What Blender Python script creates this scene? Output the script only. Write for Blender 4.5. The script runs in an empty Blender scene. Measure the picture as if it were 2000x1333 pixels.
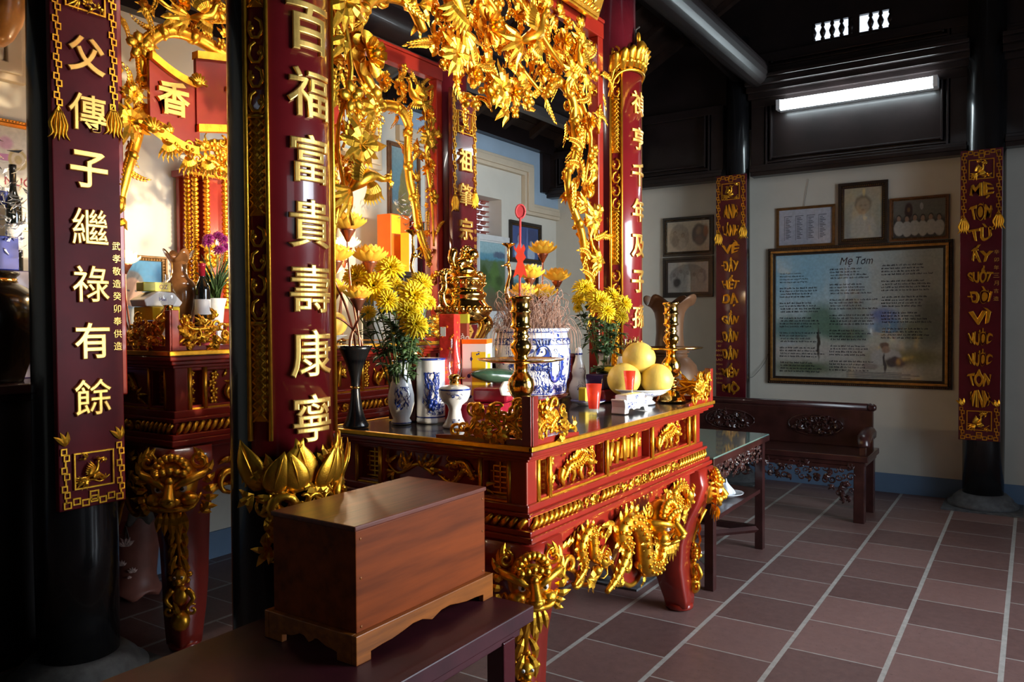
import bpy, math, random
from math import sin, cos, pi, radians, sqrt, atan2, hypot, exp, floor
from mathutils import Vector as V, Matrix as MX
random.seed(7)
S = bpy.context.scene
COL = S.collection

# ------------------------------------------------------------------ camera, world, sun, daylight, exposure
EYE = V((0, 0, 1.51))
_th, _p, _r = math.atan(1020 / 1540), radians(1.47), radians(0.33)
_f = V((-sin(_th) * cos(_p), cos(_th) * cos(_p), -sin(_p)))
_ri = V((cos(_th), sin(_th), 0)); _up = _ri.cross(_f)
_r2 = _ri * cos(_r) - _up * sin(_r); _u2 = _ri * sin(_r) + _up * cos(_r)
cd = bpy.data.cameras.new('camera'); cam = bpy.data.objects.new('camera', cd); COL.objects.link(cam)
cd.sensor_width = 36; cd.lens = 1540 / 2000 * 36; cd.clip_start = 0.02
m = MX.Identity(4)
for i in range(3):
    m[i][0] = _r2[i]; m[i][1] = _u2[i]; m[i][2] = -_f[i]; m[i][3] = EYE[i]
cam.matrix_world = m
S.camera = cam
S.view_settings.view_transform = 'Standard'; S.view_settings.look = 'None'
S.view_settings.exposure = 0.0; S.view_settings.gamma = 1.0; S.view_settings.use_curve_mapping = False

w = bpy.data.worlds.new('sky'); S.world = w; w.use_nodes = True
bg = w.node_tree.nodes['Background']; bg.inputs[0].default_value = (0.75, 0.86, 1, 1); bg.inputs[1].default_value = 1.6

S.cycles.transparent_max_bounces = 32
def light(name, kind, energy, color, loc, d, **kw):
    l = bpy.data.lights.new(name, kind); l.energy = energy; l.color = color
    for k, v in kw.items(): setattr(l, k, v)
    o = bpy.data.objects.new(name, l); COL.objects.link(o); o.location = loc
    o.rotation_euler = V(d).to_track_quat('-Z', 'Y').to_euler()
    return o
# low sun through the front doorway, over its lower panels
light('sun', 'SUN', 4.4, (1, 0.80, 0.52), (4, 5, 3), (-1, -0.20, -0.018), angle=radians(1.6))
# daylight of the open doorway opposite the altar
light('doorway_daylight', 'AREA', 135, (0.80, 0.90, 1), (2.12, 4.1, 1.65), (-1, -0.10, -0.03), shape='RECTANGLE', size=2.5, size_y=2.9, spread=radians(102))
# and fill light from an added, unseen narrower doorway
light('added_side_doorway_fill', 'AREA', 6, (0.80, 0.90, 1), (2.12, 0.9, 1.3), (-1, 0.15, -0.02), shape='RECTANGLE', size=1.1, size_y=2.0)

# ------------------------------------------------------------------ materials
def nt(name):
    mt = bpy.data.materials.new(name); mt.use_nodes = True
    n = mt.node_tree; b = n.nodes['Principled BSDF']
    return mt, n, b
def lk(n, a, b): n.links.new(a, b)
def coords(n, kind='Object', sc=(1, 1, 1)):
    t = n.nodes.new('ShaderNodeTexCoord'); mp = n.nodes.new('ShaderNodeMapping'); mp.inputs['Scale'].default_value = sc
    lk(n, t.outputs[kind], mp.inputs[0]); return mp.outputs[0]
def noise(n, co, scale, detail=4, rough=.55):
    t = n.nodes.new('ShaderNodeTexNoise'); t.inputs['Scale'].default_value = scale; t.inputs['Detail'].default_value = detail
    t.inputs['Roughness'].default_value = rough; lk(n, co, t.inputs['Vector']); return t.outputs['Fac']
def ramp(n, fac, stops):
    r = n.nodes.new('ShaderNodeValToRGB'); e = r.color_ramp.elements
    while len(e) < len(stops): e.new(0.5)
    for i, (p, c) in enumerate(stops): e[i].position = p; e[i].color = (*c, 1)
    lk(n, fac, r.inputs[0]); return r.outputs[0]
def math_(n, op, a, b=None):
    t = n.nodes.new('ShaderNodeMath'); t.operation = op
    for i, x in enumerate((a, b)):
        if x is None: continue
        if isinstance(x, (int, float)): t.inputs[i].default_value = x
        else: lk(n, x, t.inputs[i])
    return t.outputs[0]
def bump(n, b, h, st=.2, dist=.01):
    t = n.nodes.new('ShaderNodeBump'); t.inputs['Strength'].default_value = st; t.inputs['Distance'].default_value = dist
    lk(n, h, t.inputs['Height']); lk(n, t.outputs[0], b.inputs['Normal'])
def mat(name, col, rough=.5, metal=0, var=.12, sc=9, coat=0, emit=None, es=1, trans=0, ior=1.45, bmp=0, stretch=(1, 1, 1), alpha=1, sss=0):
    """a procedural material: base colour broken up by noise, optional bump, coat, glow, glass"""
    mt, n, b = nt(name)
    co = coords(n, 'Object', stretch); f = noise(n, co, sc)
    c0 = tuple(max(0, x * (1 - var)) for x in col); c1 = tuple(min(1, x * (1 + var)) for x in col)
    lk(n, ramp(n, f, [(.3, c0), (.7, c1)]), b.inputs['Base Color'])
    b.inputs['Roughness'].default_value = rough; b.inputs['Metallic'].default_value = metal
    b.inputs['Coat Weight'].default_value = coat; b.inputs['Coat Roughness'].default_value = .06
    b.inputs['Transmission Weight'].default_value = trans; b.inputs['IOR'].default_value = ior
    b.inputs['Alpha'].default_value = alpha
    if sss:
        b.inputs['Subsurface Weight'].default_value = sss; b.inputs['Subsurface Radius'].default_value = (.02, .012, .004)
    if emit:
        b.inputs['Emission Color'].default_value = (*emit, 1); b.inputs['Emission Strength'].default_value = es
    if bmp: bump(n, b, noise(n, co, sc * 6, 3), bmp, .004)
    return mt
M = {}
M['gold'] = mat('gilded carving', (.88, .43, .035), .33, .92, .20, 30, bmp=.18)
M['brass'] = mat('polished brass', (.95, .60, .16), .14, 1, .06, 8)
M['red'] = mat('red lacquer', (.23, .014, .007), .30, 0, .12, 6, coat=.5)
M['boardred'] = mat('crimson board lacquer', (.17, .009, .012), .28, 0, .14, 5, coat=1)
M['darkjar'] = mat('nearly black glazed jar', (.018, .011, .007), .2, 0, .4, 6, coat=.3)
M['maroon'] = mat('maroon lacquer', (.085, .006, .012), .26, 0, .18, 4, coat=.6)
M['maroondull'] = mat('dulled maroon lacquer', (.115, .006, .010), .45, 0, .25, 4, coat=0)
M['maroondull'].node_tree.nodes['Principled BSDF'].inputs['Specular IOR Level'].default_value = .16
M['black'] = mat('black lacquer', (.010, .010, .011), .25, 0, .2, 4, coat=.4)
M['darkwood'] = mat('dark timber', (.013, .008, .008), .38, 0, .45, 5, stretch=(1, .15, 1), bmp=.12, coat=.12)
M['roofwood'] = mat('roof timber', (.030, .015, .010), .6, 0, .5, 6, stretch=(1, 1, 1), bmp=.2)
M['wall'] = mat('cream plaster', (.66, .63, .54), .85, 0, .05, 3, bmp=.05)
M['mould'] = mat('cream moulding plaster', (.62, .52, .38), .8, 0, .06, 5)
M['bluepaint'] = mat('blue wall paint', (.14, .22, .34), .75, 0, .08, 4)
M['paleblue'] = mat('pale blue wall paint', (.34, .45, .56), .75, 0, .06, 4)
M['stone'] = mat('grey stone base', (.10, .105, .11), .6, 0, .35, 18, bmp=.2)
M['marble'] = mat('black stone table top', (.030, .030, .034), .16, 0, .5, 25, coat=.3)
M['white'] = mat('white porcelain', (.86, .88, .90), .12, 0, .03, 5, coat=.6)
M['offwhite'] = mat('off-white paper', (.72, .70, .64), .6, 0, .05, 8)
M['paper'] = mat('white paper', (.80, .80, .80), .6, 0, .03, 8)
M['glass'] = mat('clear glass', (.98, .99, 1), .02, 0, 0, 3, trans=1, ior=1.35)
M['pane'] = mat('glass pane', (.80, .93, .88), .02, 0, 0, 3, trans=1, ior=1.3)
M['redliquid'] = None
M['pomelo'] = mat('pomelo skin', (.80, .56, .11), .45, 0, .07, 14, bmp=.25, sss=.15)
M['petal'] = mat('yellow petal', (.85, .62, .012), .5, 0, .12, 20, sss=.2)
M['petalcore'] = mat('deep yellow petal', (.80, .46, .01), .5, 0, .12, 30)
M['leaf'] = mat('green leaf', (.045, .095, .028), .5, 0, .4, 25)
M['stem'] = mat('green stem', (.10, .17, .05), .5, 0, .25, 25)
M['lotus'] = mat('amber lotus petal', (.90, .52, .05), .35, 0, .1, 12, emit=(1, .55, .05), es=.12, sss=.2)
M['lotuslit'] = mat('lit lotus petal', (1, .75, .3), .4, 0, .1, 12, emit=(1, .62, .16), es=5.0)
M['copper'] = mat('copper tube', (.55, .21, .13), .3, .9, .15, 20)
M['silver'] = mat('crinkled cellophane', (.85, .87, .9), .12, .9, .1, 60, bmp=.4)
M['tube'] = mat('fluorescent tube', (1, 1, 1), .4, 0, 0, 2, emit=(.80, .95, 1), es=34)
M['tubefill'] = mat('warm white added fill tube', (1, 1, 1), .4, 0, 0, 2, emit=(1, .95, .86), es=60)
M['metalwhite'] = mat('white enamel batten', (.75, .78, .8), .35, 0, .03, 5)
M['chest'] = mat('varnished orange-brown wood', (.25, .046, .005), .5, 0, .36, 5, stretch=(5, .45, 5), bmp=.05)
M['chest'].node_tree.nodes['Principled BSDF'].inputs['Specular IOR Level'].default_value = .22
M['chesttop'] = mat('worn red-brown wood', (.17, .036, .016), .40, 0, .4, 7, stretch=(6, .5, 3), bmp=.08)
M['chestplinth'] = mat('honey wood plinth', (.36, .10, .011), .36, 0, .35, 8, stretch=(5, .5, 6), coat=.2)
M['bench'] = mat('dark plum lacquer', (.062, .009, .015), .44, 0, .4, 6, coat=.12, bmp=.05)
M['rosewood'] = mat('dark rosewood', (.034, .010, .009), .3, 0, .4, 9, stretch=(1, .3, 1), coat=.3)
M['incense'] = mat('burnt incense stick', (.40, .24, .18), .8, 0, .35, 30)
M['incensered'] = mat('red incense stick', (.62, .06, .07), .6, 0, .1, 20)
M['redpaper'] = mat('red paper', (.75, .05, .02), .55, 0, .08, 20)
M['redbox'] = mat('glossy red box', (.62, .03, .025), .25, 0, .3, 40, coat=.5)
M['crimson'] = mat('crimson wrapper', (.30, .008, .028), .28, 0, .2, 14, coat=.4)
M['purple'] = mat('dark purple box', (.035, .020, .09), .35, 0, .2, 9, coat=.2)
M['orange'] = mat('orange wrapper', (.90, .18, .01), .4, 0, .1, 9)
M['yellowbox'] = mat('yellow box', (.85, .62, .02), .4, 0, .1, 9)
M['yellowgreen'] = mat('olive yellow box', (.42, .40, .03), .45, 0, .15, 9)
M['greenwrap'] = mat('dark green wrapper', (.035, .075, .045), .2, 0, .4, 20, coat=.5)
M['brownbox'] = mat('red-brown carton', (.24, .045, .025), .4, 0, .1, 9)
M['wine'] = mat('dark bottle glass', (.008, .010, .009), .07, 0, .1, 5, coat=.5)
M['winered'] = mat('dark red foil', (.30, .012, .03), .3, .2, .1, 9)
M['bluebox'] = mat('blue carton', (.01, .03, .30), .4, 0, .1, 9)
M['jar'] = mat('brown turned wood', (.060, .030, .016), .42, 0, .4, 6, stretch=(1, 1, .4))
M['jar'].node_tree.nodes['Principled BSDF'].inputs['Specular IOR Level'].default_value = .2
M['terracotta'] = mat('red-brown pottery', (.20, .065, .045), .5, 0, .2, 9)
M['potrim'] = mat('grey clay rim', (.10, .09, .075), .6, 0, .2, 14)
M['lotuspale'] = mat('pale pink inlay', (.62, .42, .36), .5, 0, .1, 12)
M['frameblack'] = mat('black carved frame', (.018, .014, .012), .35, 0, .3, 30, coat=.2)
M['framegold'] = mat('antique gold frame', (.17, .088, .028), .40, .6, .3, 25)
M['brassdull'] = mat('dulled gilt moulding', (.42, .24, .07), .36, .75, .25, 30)
M['framebrown'] = mat('brown frame', (.16, .065, .022), .4, .1, .3, 25)
M['framewhite'] = mat('white painted frame', (.66, .66, .64), .5, 0, .08, 12)
M['wire'] = mat('black wire', (.02, .02, .02), .5, 0, .1, 9)
M['brick'] = mat('pierced red brick', (.36, .10, .07), .7, 0, .25, 12)
M['eyewhite'] = mat('white enamel eye', (.80, .80, .76), .15, 0, .03, 9, coat=.5)
M['pupil'] = mat('black pupil', (.01, .01, .01), .2, 0, .1, 9, coat=.5)
M['glyph'] = mat('gilded lettering', (.96, .56, .14), .32, .82, .12, 40)
M['ink'] = mat('dark blue ink', (.008, .012, .03), .6, 0, .1, 20)
M['tissue'] = mat('white tissue', (.78, .80, .84), .8, 0, .04, 12)
M['purpleflower'] = mat('magenta petal', (.34, .02, .20), .5, 0, .2, 22)
M['orangewood'] = mat('amber varnished wood', (.42, .17, .03), .35, 0, .3, 8, coat=.2)
M['photopaper'] = mat('faded photograph', (.30, .27, .23), .5, 0, .35, 6)

def porcelain(name, scale, thr, zs=1.0, deep=(.012, .035, .26)):
    """white glaze with cobalt brushwork: warped wave lines and blotches cut by a noise mask"""
    mt, n, b = nt(name)
    co = coords(n, 'Object', (1, 1, zs))
    nz = noise(n, co, scale, 5, .6)
    blot = ramp(n, nz, [(thr, (0, 0, 0)), (thr + .03, (1, 1, 1))])
    wv = n.nodes.new('ShaderNodeTexWave'); wv.inputs['Scale'].default_value = scale * 1.5; wv.inputs['Distortion'].default_value = 9
    wv.inputs['Detail'].default_value = 3; wv.inputs['Detail Scale'].default_value = 1.6; lk(n, co, wv.inputs['Vector'])
    line = ramp(n, wv.outputs['Fac'], [(.74, (0, 0, 0)), (.82, (1, 1, 1))])
    big = ramp(n, noise(n, co, scale * .35, 2), [(.47, (0, 0, 0)), (.53, (1, 1, 1))])
    k = math_(n, 'MAXIMUM', blot, math_(n, 'MULTIPLY', line, big))
    mx = n.nodes.new('ShaderNodeMix'); mx.data_type = 'RGBA'
    lk(n, k, mx.inputs[0]); mx.inputs[6].default_value = (.80, .82, .85, 1); mx.inputs[7].default_value = (*deep, 1)
    lk(n, mx.outputs[2], b.inputs['Base Color']); b.inputs['Roughness'].default_value = .14; b.inputs['Coat Weight'].default_value = .6
    return mt
M['porc_burner'] = porcelain('blue and white porcelain, dense', 20, .585)
M['porc_fine'] = porcelain('blue and white porcelain, fine', 34, .60)
M['blueglaze'] = mat('cobalt brushwork', (.015, .045, .30), .16, 0, .5, 60, coat=.6)

def floor_mat():
    mt, n, b = nt('terracotta floor tiles')
    t = n.nodes.new('ShaderNodeTexCoord'); sp = n.nodes.new('ShaderNodeSeparateXYZ'); lk(n, t.outputs['Object'], sp.inputs[0])
    xs = math_(n, 'DIVIDE', math_(n, 'ADD', sp.outputs[0], .938 + 4.175), .4175)
    cx = math_(n, 'FLOOR', xs); fx = math_(n, 'FRACT', xs)
    ys = math_(n, 'ADD', math_(n, 'DIVIDE', math_(n, 'ADD', sp.outputs[1], -3.686 + 40.74), .4074), math_(n, 'MULTIPLY', math_(n, 'MODULO', cx, 2), .5))
    cy = math_(n, 'FLOOR', ys); fy = math_(n, 'FRACT', ys)
    ex = math_(n, 'ABSOLUTE', math_(n, 'SUBTRACT', fx, .5)); ey = math_(n, 'ABSOLUTE', math_(n, 'SUBTRACT', fy, .5))
    g = math_(n, 'MAXIMUM', math_(n, 'GREATER_THAN', ex, .474), math_(n, 'GREATER_THAN', ey, .490))
    cb = n.nodes.new('ShaderNodeCombineXYZ'); lk(n, cx, cb.inputs[0]); lk(n, cy, cb.inputs[1])
    wn = n.nodes.new('ShaderNodeTexWhiteNoise'); lk(n, cb.outputs[0], wn.inputs[0])
    fine = noise(n, t.outputs['Object'], 22, 5, .7); big = noise(n, t.outputs['Object'], 1.6, 3)
    base = ramp(n, math_(n, 'ADD', math_(n, 'MULTIPLY', fine, .6), math_(n, 'MULTIPLY', wn.outputs[0], .4)), [(.25, (.115, .060, .054)), (.75, (.22, .122, .108))])
    spots = ramp(n, noise(n, t.outputs['Object'], 60, 2), [(.66, (1, 1, 1)), (.72, (.55, .5, .5))])
    m1 = n.nodes.new('ShaderNodeMix'); m1.data_type = 'RGBA'; m1.blend_type = 'MULTIPLY'; m1.inputs[0].default_value = 1
    lk(n, base, m1.inputs[6]); lk(n, spots, m1.inputs[7])
    m2 = n.nodes.new('ShaderNodeMix'); m2.data_type = 'RGBA'; lk(n, g, m2.inputs[0]); lk(n, m1.outputs[2], m2.inputs[6])
    lk(n, ramp(n, fine, [(.3, (.30, .285, .26)), (.7, (.46, .44, .41))]), m2.inputs[7])
    lk(n, m2.outputs[2], b.inputs['Base Color'])
    lk(n, ramp(n, big, [(.3, (.34,) * 3), (.7, (.52,) * 3)]), b.inputs['Roughness'])
    h = math_(n, 'SUBTRACT', math_(n, 'MULTIPLY', fine, .25), g); bump(n, b, h, .35, .004)
    return mt
M['floor'] = floor_mat()
def thin_glass(name, tint, ior=1.45):
    mt, n, b = nt(name); n.nodes.remove(b)
    tr = n.nodes.new('ShaderNodeBsdfTransparent'); tr.inputs[0].default_value = (*tint, 1)
    gl = n.nodes.new('ShaderNodeBsdfGlossy'); gl.inputs['Roughness'].default_value = .03
    lw = n.nodes.new('ShaderNodeFresnel'); lw.inputs[0].default_value = ior
    mx = n.nodes.new('ShaderNodeMixShader'); mx.inputs[0].default_value = .13
    if ior > 1.2:
        gm = n.nodes.new('ShaderNodeNewGeometry'); lk(n, math_(n, 'MULTIPLY', lw.outputs[0], math_(n, 'SUBTRACT', 1, gm.outputs['Backfacing'])), mx.inputs[0])
    lk(n, tr.outputs[0], mx.inputs[1]); lk(n, gl.outputs[0], mx.inputs[2])
    lk(n, mx.outputs[0], n.nodes['Material Output'].inputs[0]); return mt
M['pane'] = thin_glass('thin clear glass', (.985, .99, .985))
M['chimney'] = thin_glass('thin lamp glass', (.92, .93, .93), 1.16)
M['tabglass_reflection'] = mat('green table glass with painted reflection', (.12, .19, .17), .05, 0, .06, 5, coat=.6)  # opaque pale colour stands in for the wall reflected in the glass
def drink():
    mt, n, b = nt('red drink'); n.nodes.remove(b)
    tr = n.nodes.new('ShaderNodeBsdfTransparent'); tr.inputs[0].default_value = (.98, .30, .22, 1)
    tl = n.nodes.new('ShaderNodeBsdfTranslucent'); tl.inputs[0].default_value = (1, .20, .12, 1)
    df = n.nodes.new('ShaderNodeBsdfPrincipled'); df.inputs['Base Color'].default_value = (.95, .12, .07, 1); df.inputs['Roughness'].default_value = .08
    m1 = n.nodes.new('ShaderNodeMixShader'); m1.inputs[0].default_value = .5; lk(n, tl.outputs[0], m1.inputs[1]); lk(n, df.outputs[0], m1.inputs[2])
    m2 = n.nodes.new('ShaderNodeMixShader'); m2.inputs[0].default_value = .62; lk(n, tr.outputs[0], m2.inputs[1]); lk(n, m1.outputs[0], m2.inputs[2])
    lk(n, m2.outputs[0], n.nodes['Material Output'].inputs[0]); return mt
M['redliquid'] = drink()
M['film'] = thin_glass('clear film', (.85, .87, .9))
# ------------------------------------------------------------------ mesh helpers
def frame(o, u, v, w):
    """matrix taking local (u, v, w) to the world: origin o, axes u, v, w"""
    m = MX.Identity(4)
    for i in range(3):
        m[i][0] = u[i]; m[i][1] = v[i]; m[i][2] = w[i]; m[i][3] = o[i]
    return m
def FX(x, y=0, z=0): return frame((x, y, z), (0, 1, 0), (0, 0, 1), (1, 0, 0))        # a face looking towards +x: u = y, v = z
def FY(y, x=0, z=0): return frame((x, y, z), (1, 0, 0), (0, 0, 1), (0, -1, 0))       # a face looking towards -y: u = x, v = z
def cr(P, k=5):
    """Catmull-Rom smoothing of a list of points"""
    P = [V(p) if len(p) == 3 else V((*p, 0)) for p in P]; out = []
    for i in range(len(P) - 1):
        a, b, c, d = P[max(i - 1, 0)], P[i], P[i + 1], P[min(i + 2, len(P) - 1)]
        for j in range(k):
            t = j / k
            out.append(.5 * ((2 * b) + (c - a) * t + (2 * a - 5 * b + 4 * c - d) * t * t + (3 * b - a - 3 * c + d) * t ** 3))
    out.append(P[-1]); return out
def interp(L, t):
    """value of a list at t in 0..1"""
    if isinstance(L, (int, float)): return L
    x = t * (len(L) - 1); i = min(int(x), len(L) - 2); return L[i] + (L[i + 1] - L[i]) * (x - i)
class MB:
    def __init__(s): s.v = []; s.f = []; s.sm = []; s.mi = []; s.M = MX.Identity(4); s.k = 0
    def add(s, vs, fs, smooth=True):
        n = len(s.v); M_ = s.M
        s.v += [M_ @ (v if isinstance(v, V) else V(v)) for v in vs]
        s.f += [tuple(n + i for i in f) for f in fs]; s.sm += [smooth] * len(fs); s.mi += [s.k] * len(fs)
        return s
    def box(s, x0, x1, y0, y1, z0, z1):
        return s.add([(x, y, z) for x in (x0, x1) for y in (y0, y1) for z in (z0, z1)],
                     [(0, 1, 3, 2), (4, 6, 7, 5), (0, 4, 5, 1), (2, 3, 7, 6), (0, 2, 6, 4), (1, 5, 7, 3)], False)
    def prism(s, poly, w0, w1, smooth=False):
        """a polygon in local (u, v) extruded from w0 to w1"""
        n = len(poly)
        vs = [(p[0], p[1], w0) for p in poly] + [(p[0], p[1], w1) for p in poly]
        return s.add(vs, [tuple(range(n))[::-1], tuple(range(n, 2 * n))] + [(i, (i + 1) % n, n + (i + 1) % n, n + i) for i in range(n)], smooth)
    def lathe(s, prof, seg=28, c=(0, 0, 0), smooth=True, wob=None, a0=0, a1=2 * pi, cap=True):
        full = abs(a1 - a0 - 2 * pi) < 1e-6; n = seg if full else seg + 1
        vs = []; fs = []
        for j, (r, z) in enumerate(prof):
            for i in range(n):
                a = a0 + (a1 - a0) * i / seg; rr, zz = r, z
                if wob: rr, zz = wob(r, z, a, j)
                vs.append((c[0] + rr * cos(a), c[1] + rr * sin(a), c[2] + zz))
        for j in range(len(prof) - 1):
            for i in range(seg):
                k = (i + 1) % n
                fs.append((j * n + i, j * n + k, (j + 1) * n + k, (j + 1) * n + i))
        if full and cap:
            if prof[0][0] > 1e-5: fs.append(tuple(range(n))[::-1])
            if prof[-1][0] > 1e-5: fs.append(tuple((len(prof) - 1) * n + i for i in range(n)))
        return s.add(vs, fs, smooth)
    def sweep(s, P, wid, thk=None, n=6, hint=None, smooth=True, caps=True):
        """a tube or a ribbon along P: wid across, thk along the hint normal (half sizes; a number or a list along the path)"""
        P = [p if isinstance(p, V) else V(p) for p in P]; vs = []; fs = []; N = V(hint) if hint else None; L = len(P)
        for i, p in enumerate(P):
            T = (P[min(i + 1, L - 1)] - P[max(i - 1, 0)])
            T = T.normalized() if T.length > 1e-9 else V((0, 0, 1))
            if N is None: N = V((1, 0, 0)) if abs(T.x) < .8 else V((0, 1, 0))
            B = T.cross(N)
            B = B.normalized() if B.length > 1e-6 else T.orthogonal().normalized()
            N2 = B.cross(T).normalized()
            if hint is None: N = N2
            t = i / (L - 1) if L > 1 else 0; a = interp(wid, t); b = interp(thk, t) if thk is not None else a
            for k in range(n):
                q = 2 * pi * k / n
                vs.append(p + B * (a * cos(q)) + N2 * (b * sin(q)))
        for i in range(L - 1):
            for k in range(n):
                j = (k + 1) % n; fs.append((i * n + k, i * n + j, (i + 1) * n + j, (i + 1) * n + k))
        if caps: fs += [tuple(range(n))[::-1], tuple((L - 1) * n + k for k in range(n))]
        return s.add(vs, fs, smooth)
    def ell(s, c, r, seg=10, ring=7, R=None, smooth=True):
        if isinstance(r, (int, float)): r = (r, r, r)
        vs = []; fs = []; c = V(c)
        for j in range(ring + 1):
            t = pi * j / ring
            for i in range(seg):
                a = 2 * pi * i / seg; p = V((r[0] * sin(t) * cos(a), r[1] * sin(t) * sin(a), r[2] * cos(t)))
                vs.append(c + (R @ p if R else p))
        for j in range(ring):
            for i in range(seg):
                k = (i + 1) % seg; fs.append((j * seg + i, (j + 1) * seg + i, (j + 1) * seg + k, j * seg + k))
        return s.add(vs, fs, smooth)
    def grid(s, fn, nu, nv, smooth=True):
        vs = [fn(i / nu, j / nv) for j in range(nv + 1) for i in range(nu + 1)]
        return s.add(vs, [(j * (nu + 1) + i, j * (nu + 1) + i + 1, (j + 1) * (nu + 1) + i + 1, (j + 1) * (nu + 1) + i) for j in range(nv) for i in range(nu)], smooth)
    def merge(s, o, M_=None):
        n = len(s.v); M_ = s.M @ (M_ or MX.Identity(4))
        s.v += [M_ @ v for v in o.v]; s.f += [tuple(n + i for i in f) for f in o.f]; s.sm += o.sm; s.mi += [s.k] * len(o.f); return s
    def mesh(s, name, off=(0, 0, 0)):
        me = bpy.data.meshes.new(name); o = V(off)
        me.from_pydata([tuple(v - o) for v in s.v], [], s.f)
        me.polygons.foreach_set('use_smooth', s.sm); me.polygons.foreach_set('material_index', s.mi); me.update()
        return me
def link(name, me, mats, loc=(0, 0, 0), parent=None, bev=0, solid=0, sub=0):
    o = bpy.data.objects.new(name, me); COL.objects.link(o); o.location = loc
    for q in (mats if isinstance(mats, (list, tuple)) else [mats]): me.materials.append(M[q] if isinstance(q, str) else q)
    if parent: o.parent = parent
    if solid:
        d = o.modifiers.new('solid', 'SOLIDIFY'); d.thickness = solid; d.offset = 0
    if bev:
        d = o.modifiers.new('bevel', 'BEVEL'); d.width = bev; d.segments = 2; d.limit_method = 'ANGLE'; d.harden_normals = False
    if sub:
        d = o.modifiers.new('sub', 'SUBSURF'); d.levels = sub; d.render_levels = sub
    return o
def tag(o, label, cat, group=None):
    o['label'] = label; o['category'] = cat
    if group: o['group'] = group
    return o
class Thing:
    """an Empty at the thing's base that parents its parts; meshes are given in world coordinates"""
    def __init__(s, name, label, cat, loc, group=None):
        s.o = bpy.data.objects.new(name, None); COL.objects.link(s.o); s.o.location = loc; s.o.empty_display_size = .1
        s.loc = V(loc); tag(s.o, label, cat, group)
    def part(s, name, mb, mats, parent=None, label=None, kind=None, **kw):
        o = link(name, mb.mesh(name, s.loc), mats, (0, 0, 0), parent or s.o, **kw)
        if label: o['label'] = label
        if kind: o['kind'] = kind
        return o
def single(name, mb, mats, loc, label, cat, group=None, **kw):
    return tag(link(name, mb.mesh(name, loc), mats, loc, **kw), label, cat, group)
def struct(name, mb, mats, loc=(0, 0, 0), **kw):
    o = link(name, mb.mesh(name, loc), mats, loc, **kw); o['kind'] = 'structure'; return o
DG = None
_gl = {}
def glyph(s, h=1.0, depth=.1, bold=.02, wide=None, bev=None, disc=False):
    """raised lettering as an MB in (u, v, w), centred on the origin, h tall (and 'wide' wide if given)"""
    key = (s, depth, bold, bev)
    if key not in _gl:
        cu = bpy.data.curves.new('lettering', 'FONT'); cu.body = s.replace('Đ', 'D'); cu.extrude = depth; cu.offset = bold; cu.resolution_u = 3
        cu.bevel_depth = .022 if bev is None else bev; cu.bevel_resolution = 1
        o = bpy.data.objects.new('lettering', cu); COL.objects.link(o)
        me = bpy.data.meshes.new_from_object(o.evaluated_get(bpy.context.evaluated_depsgraph_get()))
        _gl[key] = ([v.co.copy() for v in me.vertices], [tuple(p.vertices) for p in me.polygons])
        if s[0] == 'Đ':                                            # the bar of the crossed D
            k = len(_gl[key][0]); q = depth + cu.bevel_depth + .004
            _gl[key][0].extend(V((x, y, z)) for x in (-.09, .30) for y in (.32, .42) for z in (-q, q)); _gl[key][1].extend(tuple(k + i for i in f) for f in [(0, 1, 3, 2), (4, 6, 7, 5), (0, 4, 5, 1), (2, 3, 7, 6), (0, 2, 6, 4), (1, 5, 7, 3)])
        bpy.data.objects.remove(o); bpy.data.curves.remove(cu); bpy.data.meshes.remove(me)
    vs, fs = _gl[key]; b = MB()
    if not vs: return b
    x0 = min(v.x for v in vs); x1 = max(v.x for v in vs); y0 = min(v.y for v in vs); y1 = max(v.y for v in vs)
    sy = h / (y1 - y0); sx = (wide / (x1 - x0)) if wide else sy; sw = sy if not disc else h
    out = []
    for v in vs:
        u = (v.x - (x0 + x1) / 2) * sx; q = (v.y - (y0 + y1) / 2) * sy
        if disc:
            a = u / (wide / 2); c = q / (h / 2); u, q = wide / 2 * a * sqrt(max(0, 1 - c * c / 2)), h / 2 * c * sqrt(max(0, 1 - a * a / 2))
        out.append(V((u, q, v.z * sw)))
    return b.add(out, fs, False)

def sliced(b, step):
    """the same mesh cut into strips along u, so that it can bend"""
    import bmesh
    bm = bmesh.new(); vs = [bm.verts.new(v) for v in b.v]
    for f in b.f:
        try: bm.faces.new([vs[i] for i in f])
        except ValueError: pass
    x0 = min(v.x for v in b.v); x1 = max(v.x for v in b.v); x = x0 + step
    while x < x1:
        bmesh.ops.bisect_plane(bm, geom=bm.verts[:] + bm.edges[:] + bm.faces[:], plane_co=(x, 0, 0), plane_no=(1, 0, 0)); x += step
    bm.verts.index_update(); o = MB(); o.add([v.co.copy() for v in bm.verts], [tuple(v.index for v in f.verts) for f in bm.faces], False); bm.free(); return o
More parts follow.
